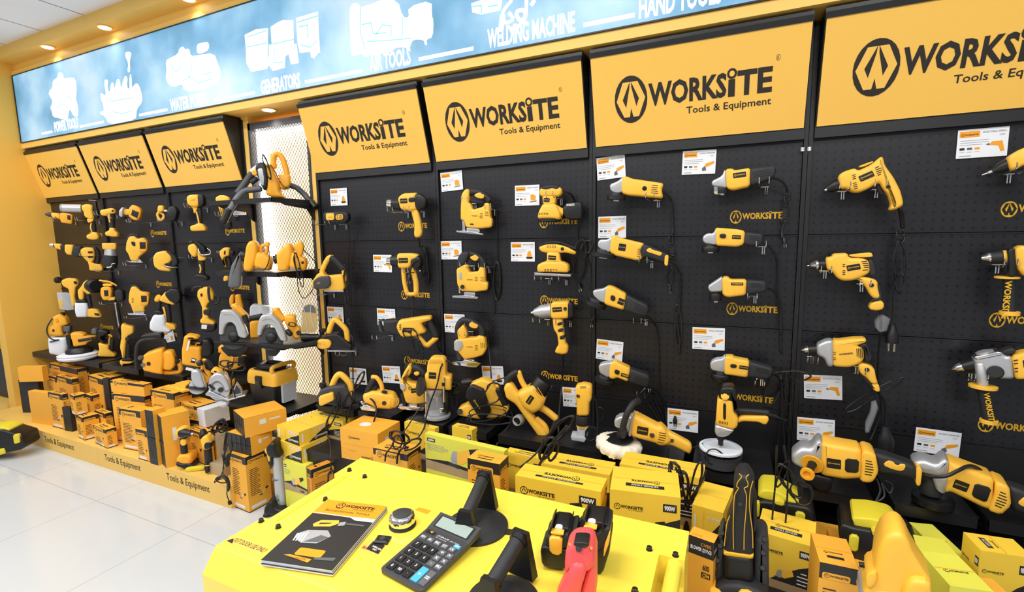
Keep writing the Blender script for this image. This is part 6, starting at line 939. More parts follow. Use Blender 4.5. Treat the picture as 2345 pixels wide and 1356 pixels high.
# ================================================================== cartons
def picture(f, w, h, x, y, s, kind=0):
    X = lambda p: [(x+a*s, y+b*s) for a, b in p]
    f.poly('yellow', X([(.25, .35), (.3, .75), (.8, .95), (.95, .9), (.9, .6), (.45, .3)]), .0009); f.poly('silver', X([(.0, .45), (.1, .75), (.3, .78), (.28, .3), (.08, .25)]), .0010); f.poly('cartonblack', X([(.8, .95), (1.2, 1.05), (1.25, .85), (.9, .62)]), .0010); f.poly('darkgrey', X([(-.1, .2), (.35, .12), (.4, .22), (-.05, .32)]), .0011)
def lines(f, m, x, y, w, n, dy, hh=.004):
    for k in range(n): f.rect(m, x, y-k*dy, x+w*(1 if k % 3 else .8), y-k*dy+hh, .0009)
def deco(f, w, h, st, top=False, side=0):
    if min(w, h) < .03: return
    if st == 'o':
        if top: f.worksite('ink', 'carton', w*.2, h*.35, w*.5, sub=False); f.rect('cartonblack', w*.25, h*.2, w*.7, h*.28); return
        b = min(.045, h*.2); f.rect('cartonblack', 0, h-b, w, h)
        pw = min(w*.72, .16); ph = pw*.30; f.rrect('carton', w*.08, h-b*.75-ph*.6, w*.08+pw, h-b*.75+ph*.4, ph*.25, .0009); f.worksite('ink', 'carton', w*.08+pw*.06, h-b*.75-ph*.42, pw*.88, .0012, sub=False)
        if h > .12: lines(f, 'cartonblack' if side else 'ink', w*.12, h-b-ph-.012, w*.42, max(2, int((h*.5)/.011)), .011, .0035); f.rect('cartonblack', 0, 0, w, .006); f.rect('cartonwhite', w*.1, h*.05, w*.75, h*.05+min(.018, h*.1))
        if w > .09 and h > .12: picture(f, w, h, w*.5, h*.2, min(w*.3, h*.3))
    elif st == 'case':
        if top or side: return deco_sleeve(f, w, h, top)
        for k in range(4): f.rect('darkgrey', w*(.12+.2*k), h*.1, w*(.16+.2*k), h*.9, .0015)
        f.rect('rubber', 0, h*.46, w, h*.5, .003)
    elif st == 'y':
        if top: f.worksite('ink', 'cartonyellow', w*.3, h*.40, w*.42, sub=False, flip=(side == 2)); f.rect('cartonblack', w*.22, h*.22, w*.78, h*.34); f.text('logowhite', 'ANGLE GRINDER', w*.3, h*.245, w*.7, h*.315, h=.0012); return
        f.poly('cartonblack', [(w*.05, 0), (w, 0), (w, h*.62), (w*.75, h*.5)]); f.rect('woodprint', 0, 0, w, h*.16, .0008); f.worksite('ink', 'cartonyellow', w*.06, h*.66, min(w*.42, h*1.1)); f.rect('cartonblack', w*.76, h*.72, w*.95, h*.86); f.text('logowhite', '900W', w*.78, h*.745, w*.93, h*.835, bold=.04, h=.0012)
        picture(f, w, h, w*.38, h*.15, min(w*.34, h*.55)); lines(f, 'logowhite', w*.74, h*.42, w*.2, 4, h*.07, h*.02)
    elif st == 'k':
        if top: f.rect('cartonyellow', 0, 0, w, h*.3); return
        f.poly('cartonblack', [(w*.3, 0), (w, 0), (w, h*.8), (w*.55, h*.35)]); f.worksite('logowhite', 'cartonblack', w*.5, h*.1, w*.46, sub=False)
        for k in range(3): f.disc('cartonwhite', w*(.58+.14*k), h*.78, min(w*.055, h*.16)); f.disc('amber', w*(.58+.14*k), h*.78, min(w*.03, h*.09), h=.0009)
        f.rect('cartonwhite', w*.08, h*.2, w*.14, h*.8); f.poly('yellow', [(w*.36, h*.25), (w*.4, h*.25), (w*.4, h*.8), (w*.38, h*.95), (w*.36, h*.8)], .0009)
    elif st == 'lime':
        if top: return
        f.poly('cartonblack', [(0, h*.28), (w*.3, h*.36), (w, h*.2), (w, 0), (0, 0)]); f.poly('woodprint', [(0, 0), (w, 0), (w, h*.14), (w*.4, h*.24), (0, h*.26)], .0008)
        f.rect('cartonblack', w*.03, h*.8, w*.14, h*.9); f.text('logowhite', '2000W', w*.04, h*.82, w*.13, h*.88, bold=.04, h=.0012); lines(f, 'inkgrey', w*.03, h*.72, w*.28, 4, h*.05, h*.014); picture(f, w, h, w*.34, h*.12, min(w*.42, h*.75)); f.text('cartonblack', '230MM', w*.68, h*.04, w*.86, h*.12, bold=.02, h=.0012)
    elif st == 'p':   # plain orange with flap lines
        if top: f.disc('cartonwhite', w*.4, h*.45, w*.14, h*.14); return
        if side == 0: f.worksite('ink', 'carton', w*.22, h*.68, w*.3, sub=False); f.worksite('ink', 'carton', w*.55, h*.12, w*.3, sub=False, flip=True); f.rect('cartondark', w*.1, h*.5, w*.9, h*.505); lines(f, 'cartondark', w*.2, h*.3, w*.25, 1, .01)
        else: f.rect('cartonwhite', w*.3, h*.55, w*.5, h*.75); lines(f, 'cartonwhite', w*.06, h*.5, w*.1, 5, .012)
    elif st == 'plime' and top: f.worksite('ink', 'cartonlime', w*.2, h*.4, min(w*.6, h*1.2), sub=False)
    elif st == 'b':
        if top: f.rect('orange', w*.1, h*.15, w*.5, h*.35); return
        f.rect('cartonblack', 0, h*.78, w, h); f.text('logowhite', 'BLOWER (21Vx2)', w*.1, h*.83, w*.92, h*.89, bold=.02, h=.001); f.text('orange', 'CVBS', w*.5, h*.91, w*.9, h*.95, h=.001); f.rect('amber', w*.55, h*.6, w*.9, h*.7); f.text('cartonblack', '600', w*.6, h*.615, w*.86, h*.69, bold=.03, h=.0012); f.rect('cartonblack', w*.55, h*.52, w*.9, h*.59); f.text('amber', 'CFM', w*.6, h*.53, w*.86, h*.58, bold=.03, h=.0012); picture(f, w, h, w*.25, h*.2, w*.4); f.rect('woodprint', 0, 0, w, h*.14)
def deco_sleeve(f, w, h, top):
    f.rect('carton', 0, 0, w, h, .0008)
    if not top: f.rect('cartonwhite', w*.35, h*.5, w*.5, h*.75, .001); lines(f, 'cartonblack', w*.37, h*.66, w*.10, 3, h*.05, h*.02); f.rect('cartonwhite', w*.58, h*.62, w*.85, h*.7, .001)
BODY = {'o': 'carton', 'case': 'black', 'y': 'cartonyellow', 'k': 'cartonyellow', 'lime': 'cartonlime', 'p': 'carton', 'b': 'carton', 'kraft': 'kraft', 'white': 'cartonwhite', 'plain': 'carton', 'dark': 'cartonblack', 'plime': 'cartonlime', 'od': 'cartondark'}
CART = []
def carton(label, crop, N, L, R, B, st, z=None, Y=None, w=None, d=None, maxd=.5, h=None, group=None, name='tool_carton', topst=0, cat='box'):
    c = CR_[crop]; X = lambda p: (c[0]+p[0]/c[2], c[1]+p[1]/c[2])
    n = X(N); b = X(B) if B else None
    if Y is not None:
        T_ = on(*n, 1, Y); pl = Vector((CAM.x-T_.x, CAM.y-T_.y, 0)).normalized()
        if z is not None: zb = z
        elif h: zb = T_.z-h
        else: dd = ray(*b); zb = (CAM+dd*((T_-CAM).dot(pl)/dd.dot(pl))).z
        zt = T_.z
    else:
        P0 = on(*b, 2, z); pl = Vector((CAM.x-P0.x, CAM.y-P0.y, 0)).normalized(); dd = ray(*n); T_ = CAM+dd*((P0-CAM).dot(pl)/dd.dot(pl)); zb = z; zt = T_.z; T_ = Vector((P0.x, P0.y, zt))
    N3 = Vector((T_.x, T_.y, zt))
    a = (on(*X(L), 2, zt)-N3) if L else None; r = (on(*X(R), 2, zt)-N3) if R else None
    if a is None: a = Vector((-r.y, r.x, 0)).normalized()*w; a = a if a.x < 0 else -a
    if r is None: r = Vector((-a.y, a.x, 0)).normalized()*d; r = r if r.y > 0 else -r
    if w: a = a.normalized()*w
    if d: r = r.normalized()*d
    a.z = r.z = 0
    if a.length >= r.length or d:
        p = Vector((-a.y, a.x, 0)).normalized(); p = p if p.dot(r) > 0 else -p; r = p*min(max(r.length, .03), maxd)
    else:
        p = Vector((-r.y, r.x, 0)).normalized(); p = p if p.dot(a) > 0 else -p; a = p*min(max(a.length, .03), maxd)
    H = zt-zb; CART.append((label[:40], round(a.length, 3), round(r.length, 3), round(H, 3), round(zb, 3), [round(v, 2) for v in N3]))
    e = empty(name, (N3.x, N3.y, zb), label, cat, group)
    g = G(); g.obox(Vector((N3.x, N3.y, zb)), a, r, Vector((0, 0, H))); o = g.out('carton_body' if st not in ('case',) else 'case_body', BODY[st], e)
    sd = 'o' if st == 'od' else ('case' if st == 'case' else st)
    fa = Face(N3+a-Vector((0, 0, H)), -a, (0, 0, 1)); fr = Face(N3-Vector((0, 0, H)), r, (0, 0, 1)); ft = Face(N3+a, -a, r)
    HD = min(H, {'y': .20, 'lime': .17, 'k': .15, 'b': .34}.get(sd, 9)); fa.o.z += H-HD; fr.o.z += H-HD
    deco(fa, a.length, HD, sd, False, 0); fa.out('front_print', e); deco(fr, r.length, HD, sd, False, 1); fr.out('side_print', e); deco(ft, a.length, r.length, sd, True, 2 if topst else 1); ft.out('top_print', e)
    g = G(); q = 0.002   # cardboard flap seam along the top
    if st not in ('case', 'white') and a.length > .08 and r.length > .05:
        m0 = N3+a*.5; g.obox(N3+a*.02+r*.5-Vector((0, 0, .0001)), a*.96, Vector((0, 0, .0006)), r.normalized()*q); g.out('flap_seam', 'cartondark', e)
    return e, zt
PZ = .137
LG = 'boxes stacked on the left plinth'
def lc(*a, **k): return carton(*a, group=LG, **k)
_, za = lc('small yellow box with dark top band, nearest the front edge of the long plinth', 'T', (1110, 832), (965, 782), (1190, 802), (1115, 1030), 'o', z=PZ)
_, zb = lc('dark banded box under two smaller boxes, left of the small front box', 'T', (870, 705), (785, 680), (975, 660), (880, 945), 'o', z=PZ)
lc('box with white edge stripes standing on the dark banded box', 'T', (780, 482), (720, 465), (890, 458), (790, 690), 'o', z=zb)
lc('flat orange box right of the white striped box', 'T', (945, 482), (875, 460), (1068, 435), (970, 655), 'o', Y=-.40, z=PZ)
lc('box with nailer picture and black top edge, high in the left stack', 'T', (740, 312), (580, 268), (888, 272), (735, 590), 'o', Y=-.38, z=PZ, maxd=.045)
lc('narrow black case edge between orange boxes in the left stack', 'T', (700, 612), (640, 597), (740, 602), (752, 855), 'dark', z=PZ)
lc('tall orange box printed with two long tools, far left plinth', 'T', (640, 470), (495, 440), (700, 455), (690, 838), 'o', z=PZ)
lc('broad orange carton facing out at the left end of the plinth', 'T', (530, 452), (288, 432), (575, 440), (545, 792), 'plain', z=PZ)
_, zc_ = lc('tall dark box behind the broad orange carton at the far left', 'T', (385, 318), (188, 320), (460, 308), None, 'dark', Y=-.42, z=PZ)
e_, _ = lc('orange box with a white label on top of the tall dark box', 'T', (430, 180), (178, 186), (510, 172), (430, 310), 'plain', Y=-.42, z=zc_); 
lc('long flat orange box with a black slot label under the left shelf', 'T', (790, 208), (505, 142), (912, 182), (800, 272), 'od', Y=-.33, z=PZ)
lc('orange box lower in the stack beside the nailer box', 'T', (585, 292), (480, 266), (640, 285), None, 'o', Y=-.36, z=PZ)
lc('flat box with black and white front under the second shelf', 'T', (1052, 312), (910, 266), (1245, 245), (1055, 422), 'o', Y=-.36, z=PZ)
lc('slim dark ended box beside the long printed boxes', 'T', (1115, 308), (1060, 300), (1150, 302), (1130, 480), 'dark', Y=-.42, z=PZ)
_, zl = lc('long box printed with a saw, lower of the matching pair', 'T', (1490, 490), (1150, 456), (1580, 470), (1500, 612), 'o', Y=-.46, z=PZ)
lc('long box printed with a saw, upper of the matching pair', 'T', (1485, 368), (1140, 322), (1578, 345), (1490, 476), 'o', Y=-.46, z=zl+.001)
_, zo = lc('wide box with white label under the yellow plastic tray', 'S', (155, 345), (-20, 312), (322, 322), (155, 462), 'o', Y=-.44, z=PZ)
e = empty('plastic_tray', on(400, 890, 2, zo+.01), 'yellow plastic tray insert lying on the wide box', 'tray'); p = world_loc(e); g = G(); g.obox(p+Vector((-.12, .0, -.009)), (.24, -.02, 0), (.02, .12, 0), (0, 0, .012)); g.out('tray_base', 'yellow', e); g = G(); g.obox(p+Vector((-.02, .02, .003)), (.12, -.01, 0), (.01, .08, 0), (0, 0, .03)); g.out('tray_block', 'yellow', e, smooth=30)
lc('small box tucked behind the small front box', 'T', (1085, 668), (978, 630), (1142, 645), (1088, 742), 'o', Y=-.50, z=PZ)
lc('flat case pack with grey picture and vertical lettering', 'T', (1222, 612), (1142, 597), (1448, 645), (1278, 1025), 'o', z=PZ)
lc('small upright box against the first black tool case', 'T', (1508, 850), (1400, 820), (1560, 838), (1552, 1168), 'o', z=PZ)
lc('black tool case with orange sleeve, left of a matching pair', 'T', (1590, 640), (1495, 625), (1680, 602), (1640, 1205), 'case', z=PZ, name='tool_case', cat='tool case')
_, zk = lc('black tool case with orange lettered sleeve, right of a matching pair', 'S', (72, 528), (8, 492), (278, 478), (105, 925), 'case', z=PZ, name='tool_case', cat='tool case')
lc('orange box behind the cordless drill standing on the plinth', 'V6', (520, 692), (285, 615), (600, 640), (555, 1140), 'o', z=PZ)
lc('tall orange box right of the drill, behind the black handled tool', 'V6', (700, 642), (555, 602), (760, 610), (720, 1072), 'o', z=PZ)
_, zt1 = lc('orange box with a cutter picture, carrying the white carton', 'V6', (440, 322), (195, 247), (695, 238), (455, 512), 'o', Y=-.42, z=.352)
lc('plain white carton on the edge of the orange boxes', 'V6', (540, 372), (412, 346), (885, 268), (560, 526), 'white', Y=-.44, z=.352, name='white_carton')
lc('small orange box under the cutter box', 'V6', (480, 522), (330, 495), (560, 500), (490, 662), 'o', Y=-.43, z=PZ)
lc('small orange box under the white carton', 'V6', (600, 560), (522, 536), (748, 518), (612, 628), 'o', Y=-.42, z=PZ)
lc('brown carton with dark top band behind the twin black cases', 'V6', (835, 735), (692, 682), (900, 700), (840, 1075), 'kraft', Y=-.48, z=PZ, name='brown_carton')
lc('low brown carton on the right end of the plinth', 'V6', (800, 1165), (606, 1108), (890, 1075), (810, 1320), 'kraft', z=PZ, name='brown_carton')
# twin cases, tall box and stock by the column
_, zw = carton('tall orange sprayer box standing on the floor beside the plinth end', 'V5', (292, 668), (110, 618), (565, 612), (325, 1245), 'o', z=0.0)
_, zx = carton('black ribbed case in orange sleeve, lower of two on the tall sprayer box', 'V5', (335, 462), (92, 405), (600, 398), (345, 655), 'case', z=zw+.001, name='tool_case', cat='tool case', maxd=.42)
carton('black ribbed case in orange sleeve, upper of two on the tall sprayer box', 'V5', (268, 268), (78, 198), (700, 160), (278, 468), 'case', z=zx+.001, name='tool_case', cat='tool case', maxd=.42)
RZ = .40
for x0, x1, y0, t in ((.30, 1.0, -.50, 'black display riser under the plain orange carton, mostly hidden by the stock'), (1.003, 4.4, -.97, 'long black display riser behind the yellow generator, hidden under its boxes')):
    e = empty('display_riser', ((x0+x1)/2, y0/2, .137), t, 'riser'); g = G(); g.box(x0, x1, y0, -.03, .137, RZ-.02); g.out('base', 'shelfblack', e); g = G(); g.box(x0, x1, y0-.004, -.03, RZ-.02, RZ); g.out('top_board', 'shelfblack', e)
RG = 'boxes stacked on the right base'
def rc(*a, **k): return carton(*a, group=RG, **k)
_, zL = rc('lime box with a tool picture behind the silver wand vacuum', 'V5', (905, 760), (668, 700), (1140, 655), None, 'lime', Y=-.55, z=.0)
_, zy = rc('yellow box with black corner, lower of two beside the silver wand vacuum', 'V5', (868, 560), (604, 482), (1180, 465), (870, 730), 'k', z=zL+.001)
rc('white ended box with black corner, upper of two beside the silver wand vacuum', 'V5', (842, 408), (604, 332), (1178, 315), (842, 552), 'k', z=zy+.001)
rc('orange box with black edge wedged against the yellow generator', 'V5', (955, 800), (925, 770), (1245, 690), (1045, 1050), 'od', Y=-.62, z=.137)
rc('big plain orange carton with white oval on top', 'V1', (1785, 908), (1280, 818), (2150, 745), (1800, 1270), 'p', Y=-.50, z=RZ)
rc('thin box with gold top under the lowest planer shelf', 'V1', (1320, 732), (850, 632), (1520, 640), (1300, 802), 'y', Y=-.34, z=RZ)
rc('orange box with black band and lettered patch carrying cord coils', 'V1', (2180, 1182), (1725, 1085), (2420, 1075), None, 'o', Y=-.62, z=RZ)
rc('large lime box picturing a big grinder, leaning behind the generator', 'V2', (1490, 790), (425, 542), None, None, 'lime', Y=-.60, d=.035, z=RZ)
rc('orange box end with vertical lettering under the belt sander shelf', 'V2', (1060, 502), (790, 442), (1170, 472), None, 'y', Y=-.34, z=RZ)
rc('orange lithium tool box with black band, front of the lime box', 'V2', (1430, 958), (1000, 872), (1548, 842), None, 'o', Y=-.82, z=RZ)
rc('yellow box under the trimmer shelf, right of the lime box', 'V2', (2010, 892), (1508, 782), (2090, 840), None, 'y', Y=-.50, z=RZ)
rc('yellow box behind the cord coils, under the router shelf', 'V2', (560, 482), (152, 386), (640, 462), None, 'y', Y=-.36, z=RZ)
rc('long yellow box marked 900W beside the generator back edge', 'Q', (1012, 572), (342, 440), (1085, 470), None, 'y', Y=-.80, z=RZ, topst=1)
rc('orange lettered box top just behind the long 900W box', 'Q', (1082, 440), (560, 345), (1100, 335), None, 'y', Y=-.52, z=RZ, topst=1)
rc('yellow angle grinder box in front, with inverted lettering on top', 'Q', (1640, 618), (1085, 548), None, None, 'y', Y=-.80, d=.17, z=RZ, topst=1)
rc('lime yellow lettered box behind the front angle grinder box', 'Q', (1815, 470), (1160, 350), (1790, 352), None, 'y', Y=-.52, z=RZ, topst=1)
rc('tilted orange box with white circles beside the black leaf blower', 'P', (630, 628), (425, 492), (725, 400), (560, 900), 'k', Y=-.72, z=RZ)
rc('orange blower box with black top panel in front of the generator end', 'P', (545, 905), (310, 822), (640, 850), None, 'b', Y=-.92, z=RZ)
rc('dark printed yellow box with vertical lettering right of the leaf blower', 'P', (1475, 945), (940, 790), (1490, 862), (1465, 1310), 'y', Y=-.70, d=.16, z=RZ)
rc('orange box marked 1100W in the right foreground', 'O', (612, 1192), (318, 1130), (590, 1092), None, 'o', Y=-.92, z=RZ, d=.14)
rc('lime sleeve carton at the right, middle of three stepped ones', 'V7', (780, 1240), (250, 1150), (620, 965), None, 'plime', Y=-.72, z=RZ, d=.2)
rc('lime sleeve carton at the right, front of three stepped ones', 'V7', (935, 1356), (400, 1280), (880, 1255), None, 'plime', Y=-.90, z=RZ, d=.14)
rc('lime sleeve carton at the right, rear of three stepped ones', 'V7', (620, 940), (300, 905), (580, 850), None, 'plime', Y=-.50, z=RZ, d=.18)
rc('large yellow box with black top and grille side at the right edge', 'V7', (775, 850), (640, 640), (1420, 950), None, 'y', Y=-.62, z=RZ)
rc('dark yellow box low behind the second black toolbox', 'O', (480, 960), (260, 900), (520, 930), None, 'od', Y=-.40, z=RZ)
rc('orange box end just right of the yellow blower nozzle', 'V7', (310, 1310), (120, 1100), (230, 1085), None, 'plain', Y=-.85, z=RZ, d=.15)
# black toolboxes with yellow lids and latches
def toolbox(label, crop, anc, Y, body, lid, latches, clasp):
    o = T('toolbox', label, 'toolbox', crop, *anc, Y=Y, k=.5, group='black toolboxes with yellow latches')
    o.s('case_body', 'black', body, -.09, .07, .012); o.s('lid_panel', 'lime', lid, -.085, .05, .008)
    for q in latches: o.s('latch', 'lime', q, .06, .082, .006)
    o.s('clasp', 'lime', clasp, .05, .08, .005); return o
for x0, x1, y0, y1, z1, t in ((2.62, 2.93, -.52, -.34, .475, 'orange carton under the toolbox behind the leaf blower'), (2.78, 3.06, -.62, -.42, .50, 'orange carton under the right foreground toolbox')):
    e = empty('tool_carton', ((x0+x1)/2, y0, RZ), t, 'box', RG); g = G(); g.box(x0, x1, y0, y1, RZ, z1); g.out('carton_body', 'carton', e); f = Face((x0, y0, RZ), (1, 0, 0), (0, 0, 1)); f.rect('cartonblack', .02, .03, x1-x0-.02, .04); f.out('front_print', e)
toolbox('black toolbox with yellow lid and latches behind the leaf blower', 'P', (1200, 640), -.42, '930,480 1000,470 1250,500 1420,530 1478,600 1470,760 1430,820 1380,810 1230,770 940,690', '945,440 985,372 1120,385 1350,510 1330,528 1110,490', ['935,520 972,528 966,662 932,650', '1300,610 1390,628 1382,772 1292,752'], '1108,490 1198,510 1194,560 1104,540')
toolbox('black toolbox with yellow lid and latches in the right foreground', 'O', (780, 930), -.52, '452,860 480,800 550,830 900,890 1010,950 1062,1010 1040,1062 980,1100 700,1110 480,1042', '548,760 700,770 862,810 920,880 900,895 580,850', ['540,925 612,938 602,1056 530,1038'], '700,880 780,900 760,940 712,935')
toolbox('black toolbox with yellow latch sitting on the floor beyond the left wall', 'X', (40, 1000), -.77, '-60,990 12,980 60,994 66,1018 56,1026 -60,1050', '-60,980 10,974 30,978 30,984 -50,996', ['30,996 44,993 46,1014 33,1017'], '-8,1030 10,1026 14,1038 -4,1043')
# ================================================================== leaf blowers in the foreground
o = T('leaf_blower', 'black leaf blower with gold pinstripes standing nozzle up beside the generator', 'leaf blower', 'P', 780, 1150, Y=-.86, k=.6)
o.s('nozzle', 'rubber', '760,262 790,245 850,245 885,275 925,360 905,480 890,640 908,780 912,960 905,1005 640,970 638,930 665,700 715,580 735,480 722,380 740,300', -.05, .05, .022); o.s('lower_tube', 'black', '638,965 905,1000 910,1250 640,1210', -.055, .055, .02); o.s('nozzle_rim', 'logoyellow', '636,935 905,975 912,962 908,1006 636,972', -.052, .054, .004); o.s('back_handle', 'black', '905,380 940,480 945,760 905,800 898,600', -.03, .02, .014)
for q in ('775,262,52 800,290,54 765,340,54 755,380,54 770,400,54 735,470,54 725,640,54 722,780,54 725,960,54', '870,268,52 840,300,54 858,345,54 855,380,54 825,400,54 845,470,54 838,640,54 825,780,54 822,965,54', '905,330,50 880,420,52 872,560,53 885,680,54 900,800,54 905,950,54', '690,650,53 665,720,54 652,820,54 640,930,54'): o.t('pinstripe', 'logoyellow', q, 4)
o.l('screw', 'cordblack', '787,545,50', '787,545,54', [(0, 20), (1, 18)]); o.s('housing', 'darkgrey', '600,800 640,780 650,1000 640,1210 910,1250 915,820 990,800 1050,850 1052,1300 900,1290 520,1260 545,1050', -.09, .03, .022); o.s('shoulder', 'rubber', '520,1275 640,1210 780,1205 930,1250 1050,1320 1045,1400 500,1400', -.10, .08, .02); o.s('body_panel', 'yellow', '505,1300 615,1285 610,1420 500,1420', -.05, .09, .008); o.s('body_panel', 'yellow', '775,1275 880,1290 1020,1400 1000,1440 775,1420', -.05, .09, .008)
for x, y in ((620, 810), (600, 930), (575, 1065), (1010, 870), (1000, 995), (995, 1135)): o.l('housing_screw', 'black', '%d,%d,28' % (x, y), '%d,%d,38' % (x, y), [(0, 26), (1, 20)])
o = T('leaf_blower', 'yellow nozzled blower rising at the bottom edge right of the black one', 'leaf blower', 'O', 880, 1180, Y=-1.0, k=.6)
o.s('nozzle', 'yellow', '738,1010 790,900 860,865 930,880 985,960 1000,1010 1080,1150 1140,1230 1150,1420 590,1420 660,1250 720,1170', -.06, .06, .018); o.s('inlet', 'yellow', '660,1180 735,1155 740,1250 680,1300 655,1250', -.03, .066, .012); o.s('grey_band', 'silver', '610,1330 760,1310 920,1325 915,1420 600,1420', -.05, .068, .006); o.s('side_fin', 'yellow', '935,1290 1000,1210 1130,1240 1150,1420 920,1420', -.03, .08, .02); o.l('pipe', 'black', '610,1150,-20', '720,1165,-20', [(0, 20), (1, 20)])
# ================================================================== silver wand vacuum beside the tall box
o = T('stick_vacuum', 'silver cylinder vacuum with black wheels and yellow trigger beside the tall sprayer box', 'vacuum cleaner', 'V5', 640, 1160, z=0.05, k=.6)
o.l('tank', 'silver', '660,1165,0', '612,650,0', [(0, 58), (.05, 58), (.98, 50), (1, 48)]); 
for q in ('660,1165', ): pass
o.l('tank_band', 'grey', '636,1088,0', '634,1072,0', [(0, 59), (1, 59)]); o.l('tank_band', 'grey', '620,884,0', '618,872,0', [(0, 57), (1, 57)]); o.s('head', 'black', '498,562 560,500 600,505 620,600 660,640 640,662 560,655 520,640', -.05, .05, .02); o.s('handle', 'black', '530,640 570,650 575,740 545,765 515,700 500,640', -.03, .03, .012); o.s('trigger', 'yellow', '485,575 520,560 540,600 545,690 535,710 520,690 505,620 488,610', -.02, .036, .008)
o.s('foot_frame', 'black', '560,1085 590,1100 600,1150 640,1170 720,1185 745,1160 748,1225 700,1240 640,1262 580,1240 530,1225 505,1250 490,1200 500,1150', -.08, .08, .02); o.l('wheel', 'rubber', '512,1270,-30', '512,1270,30', [(0, 40), (.1, 45), (.9, 45), (1, 40)]); o.s('yellow_foot', 'yellow', '745,1165 815,1180 815,1200 748,1225', -.05, .05, .008); o.coil(100, 600, 60, 200, 2, 8, .3, t=-60)
# tools standing on the plinth end
o = T('cordless_drill', 'cordless drill with amber battery standing on the end of the long plinth', 'drill', 'V6', 280, 1160, z=.14, k=.6)
o.s('body', 'yellow', '150,640 200,612 260,615 290,640 285,740 225,760 150,735 130,700', -.035, .035, .014); o.l('chuck', 'black', '225,690,20', '365,700,60', [(0, 62), (.3, 64), (.6, 44), (.85, 40), (1, 20)]); o.l('bit', 'chrome', '360,700,58', '388,702,66', [(0, 22), (.6, 16), (1, 10)]); o.t('grip', 'rubber', '245,750,10 250,860,10 262,970,10', 44); o.s('grip_panel', 'yellow', '215,770 300,775 295,850 250,860 215,840', -.02, .042, .006); o.s('battery', 'amber', '165,1040 200,985 360,980 385,1030 385,1100 320,1115 250,1110 165,1075', -.05, .05, .02); o.s('battery_base', 'black', '160,1080 260,1110 300,1090 415,1120 400,1160 280,1172 165,1135', -.05, .055, .012); f = o.face(320, 1095, 380, 1075, 53); f.rect('red', 0, 0, f.w, .006); f.out('battery_mark', o.e)
o = T('cordless_driver', 'black handled driver with yellow head standing upright by the brown cartons', 'drill', 'V6', 590, 1240, z=.14, k=.6)
o.l('chuck', 'black', '540,740,0', '520,650,-40', [(0, 56), (.6, 48), (1, 34)]); o.s('body', 'yellow', '498,770 540,725 600,720 640,780 655,860 640,900 560,920 520,880', -.04, .04, .018); o.s('motor_end', 'black', '550,830 600,800 650,830 655,890 570,915 548,890', -.02, .046, .014); o.t('grip', 'rubber', '590,910,0 600,1020,0 605,1100,0', 50); o.s('foot', 'black', '555,1100 608,1090 620,1240 570,1248', -.035, .035, .01); o.t('foot_band', 'yellow', '553,1150,36 585,1152,40 612,1145,36', 7)
o = T('utility_knife', 'bright yellow folded knife lying on the plinth in front of the drill', 'knife', 'V6', 410, 1215, z=.14, k=.6)
o.s('handle', 'lime', '260,1205 300,1182 540,1155 552,1200 470,1215 310,1240', -.014, .014, .006); o.l('rivet', 'grey', '548,1190,10', '548,1190,15', [(0, 14), (1, 12)])
o = T('power_cable', 'coiled black cable hanging over the right end of the long plinth', 'cable', 'V5', 60, 1000, Y=-.655, k=.6)
o.t('cable', 'cordblack', '40,640,40 55,760,10 30,850,8 -20,880,8 -40,930,8 0,900,8 60,890,8 90,940,8 90,1000,8 90,1060,8 115,1130,8', 5); o.t('strap', 'cordblack', '-10,890,12 40,862,14 90,885,14 110,960,12 100,1010,10', 14); o.coil(40, 900, 120, 60, 2, 6, .1, t=10); o.l('plug', 'black', '112,1120,8', '125,1150,8', [(0, 16), (1, 20)])
o = T('adapter', 'black power adapter block wedged beside the tall orange sprayer box', 'adapter', 'V5', 90, 700, Y=-.60, k=.6)
o.s('block', 'black', '62,660 110,645 118,740 100,765 64,725', -.03, .03, .01); o.t('lead', 'cordblack', '70,700,20 50,760,20 48,840,10', 4)
o = T('cable_bundle', 'tangled black cable bundle behind the black ribbed cases', 'cable', 'V6', 760, 620, Y=-.50, k=.6); o.coil(740, 590, 220, 100, 3, 12, -.8, t=0); o.coil(790, 600, 130, 160, 2, 10, .3, t=-20); o.t('tail', 'cordblack', '860,680,0 840,800,10 830,930,10', 18)
# loose mains plugs and cord heaps in front of the shelves
def heap(label, crop, anc, Y, coils, cords, plugs):
    o = T('cord_heap', label, 'cord', crop, *anc, Y=Y, k=.5); o.lim = -.02
    for c in coils: o.coil(*c)
    for c in cords: o.cord(*c)
    for p in plugs: o.plug(*p)
heap('heap of black cord lying on the lettered orange box', 'V1', (2060, 980), -.62, [(2080, 950, 260, 150, 3, 9, .4, 0), (2250, 1040, 240, 110, 2, 10, -.5, 20), (2050, 1010, 120, 180, 2, 9, .2, 10)], [('2000,1040,0 1950,1100,10 1900,1170,20 1885,1270,20', 11), ('2200,1080,10 2110,1100,20 2060,1180,20 2045,1300,20', 14)], [])
heap('cord bundle with plug draped over the long 900W box', 'V2', (2080, 800), -.66, [(2070, 740, 130, 330, 2, 16, .5, 0), (2150, 780, 100, 260, 2, 14, .3, 0)], [('2340,440,0 2200,600,0 2080,740,10 2000,900,20 1940,1010,30', 18), ('2020,620,0 1980,740,10 1860,870,20 1700,1000,30', 12)], [(1960, 985, 130, 30, -.5)])
heap('black cords bunched beside the yellow angle grinder box', 'Q', (1640, 540), -.62, [(1600, 440, 90, 200, 3, 8, -.25, 0), (1660, 560, 70, 280, 3, 7, .05, 10), (1760, 480, 60, 300, 2, 7, .25, 0)], [('1600,380,0 1650,520,10 1690,700,20', 9), ('1840,400,0 1790,520,10 1720,620,10 1700,720,20', 8)], [(1685, 800, 80, 20, 0), (1560, 330, 60, 10, 0)])
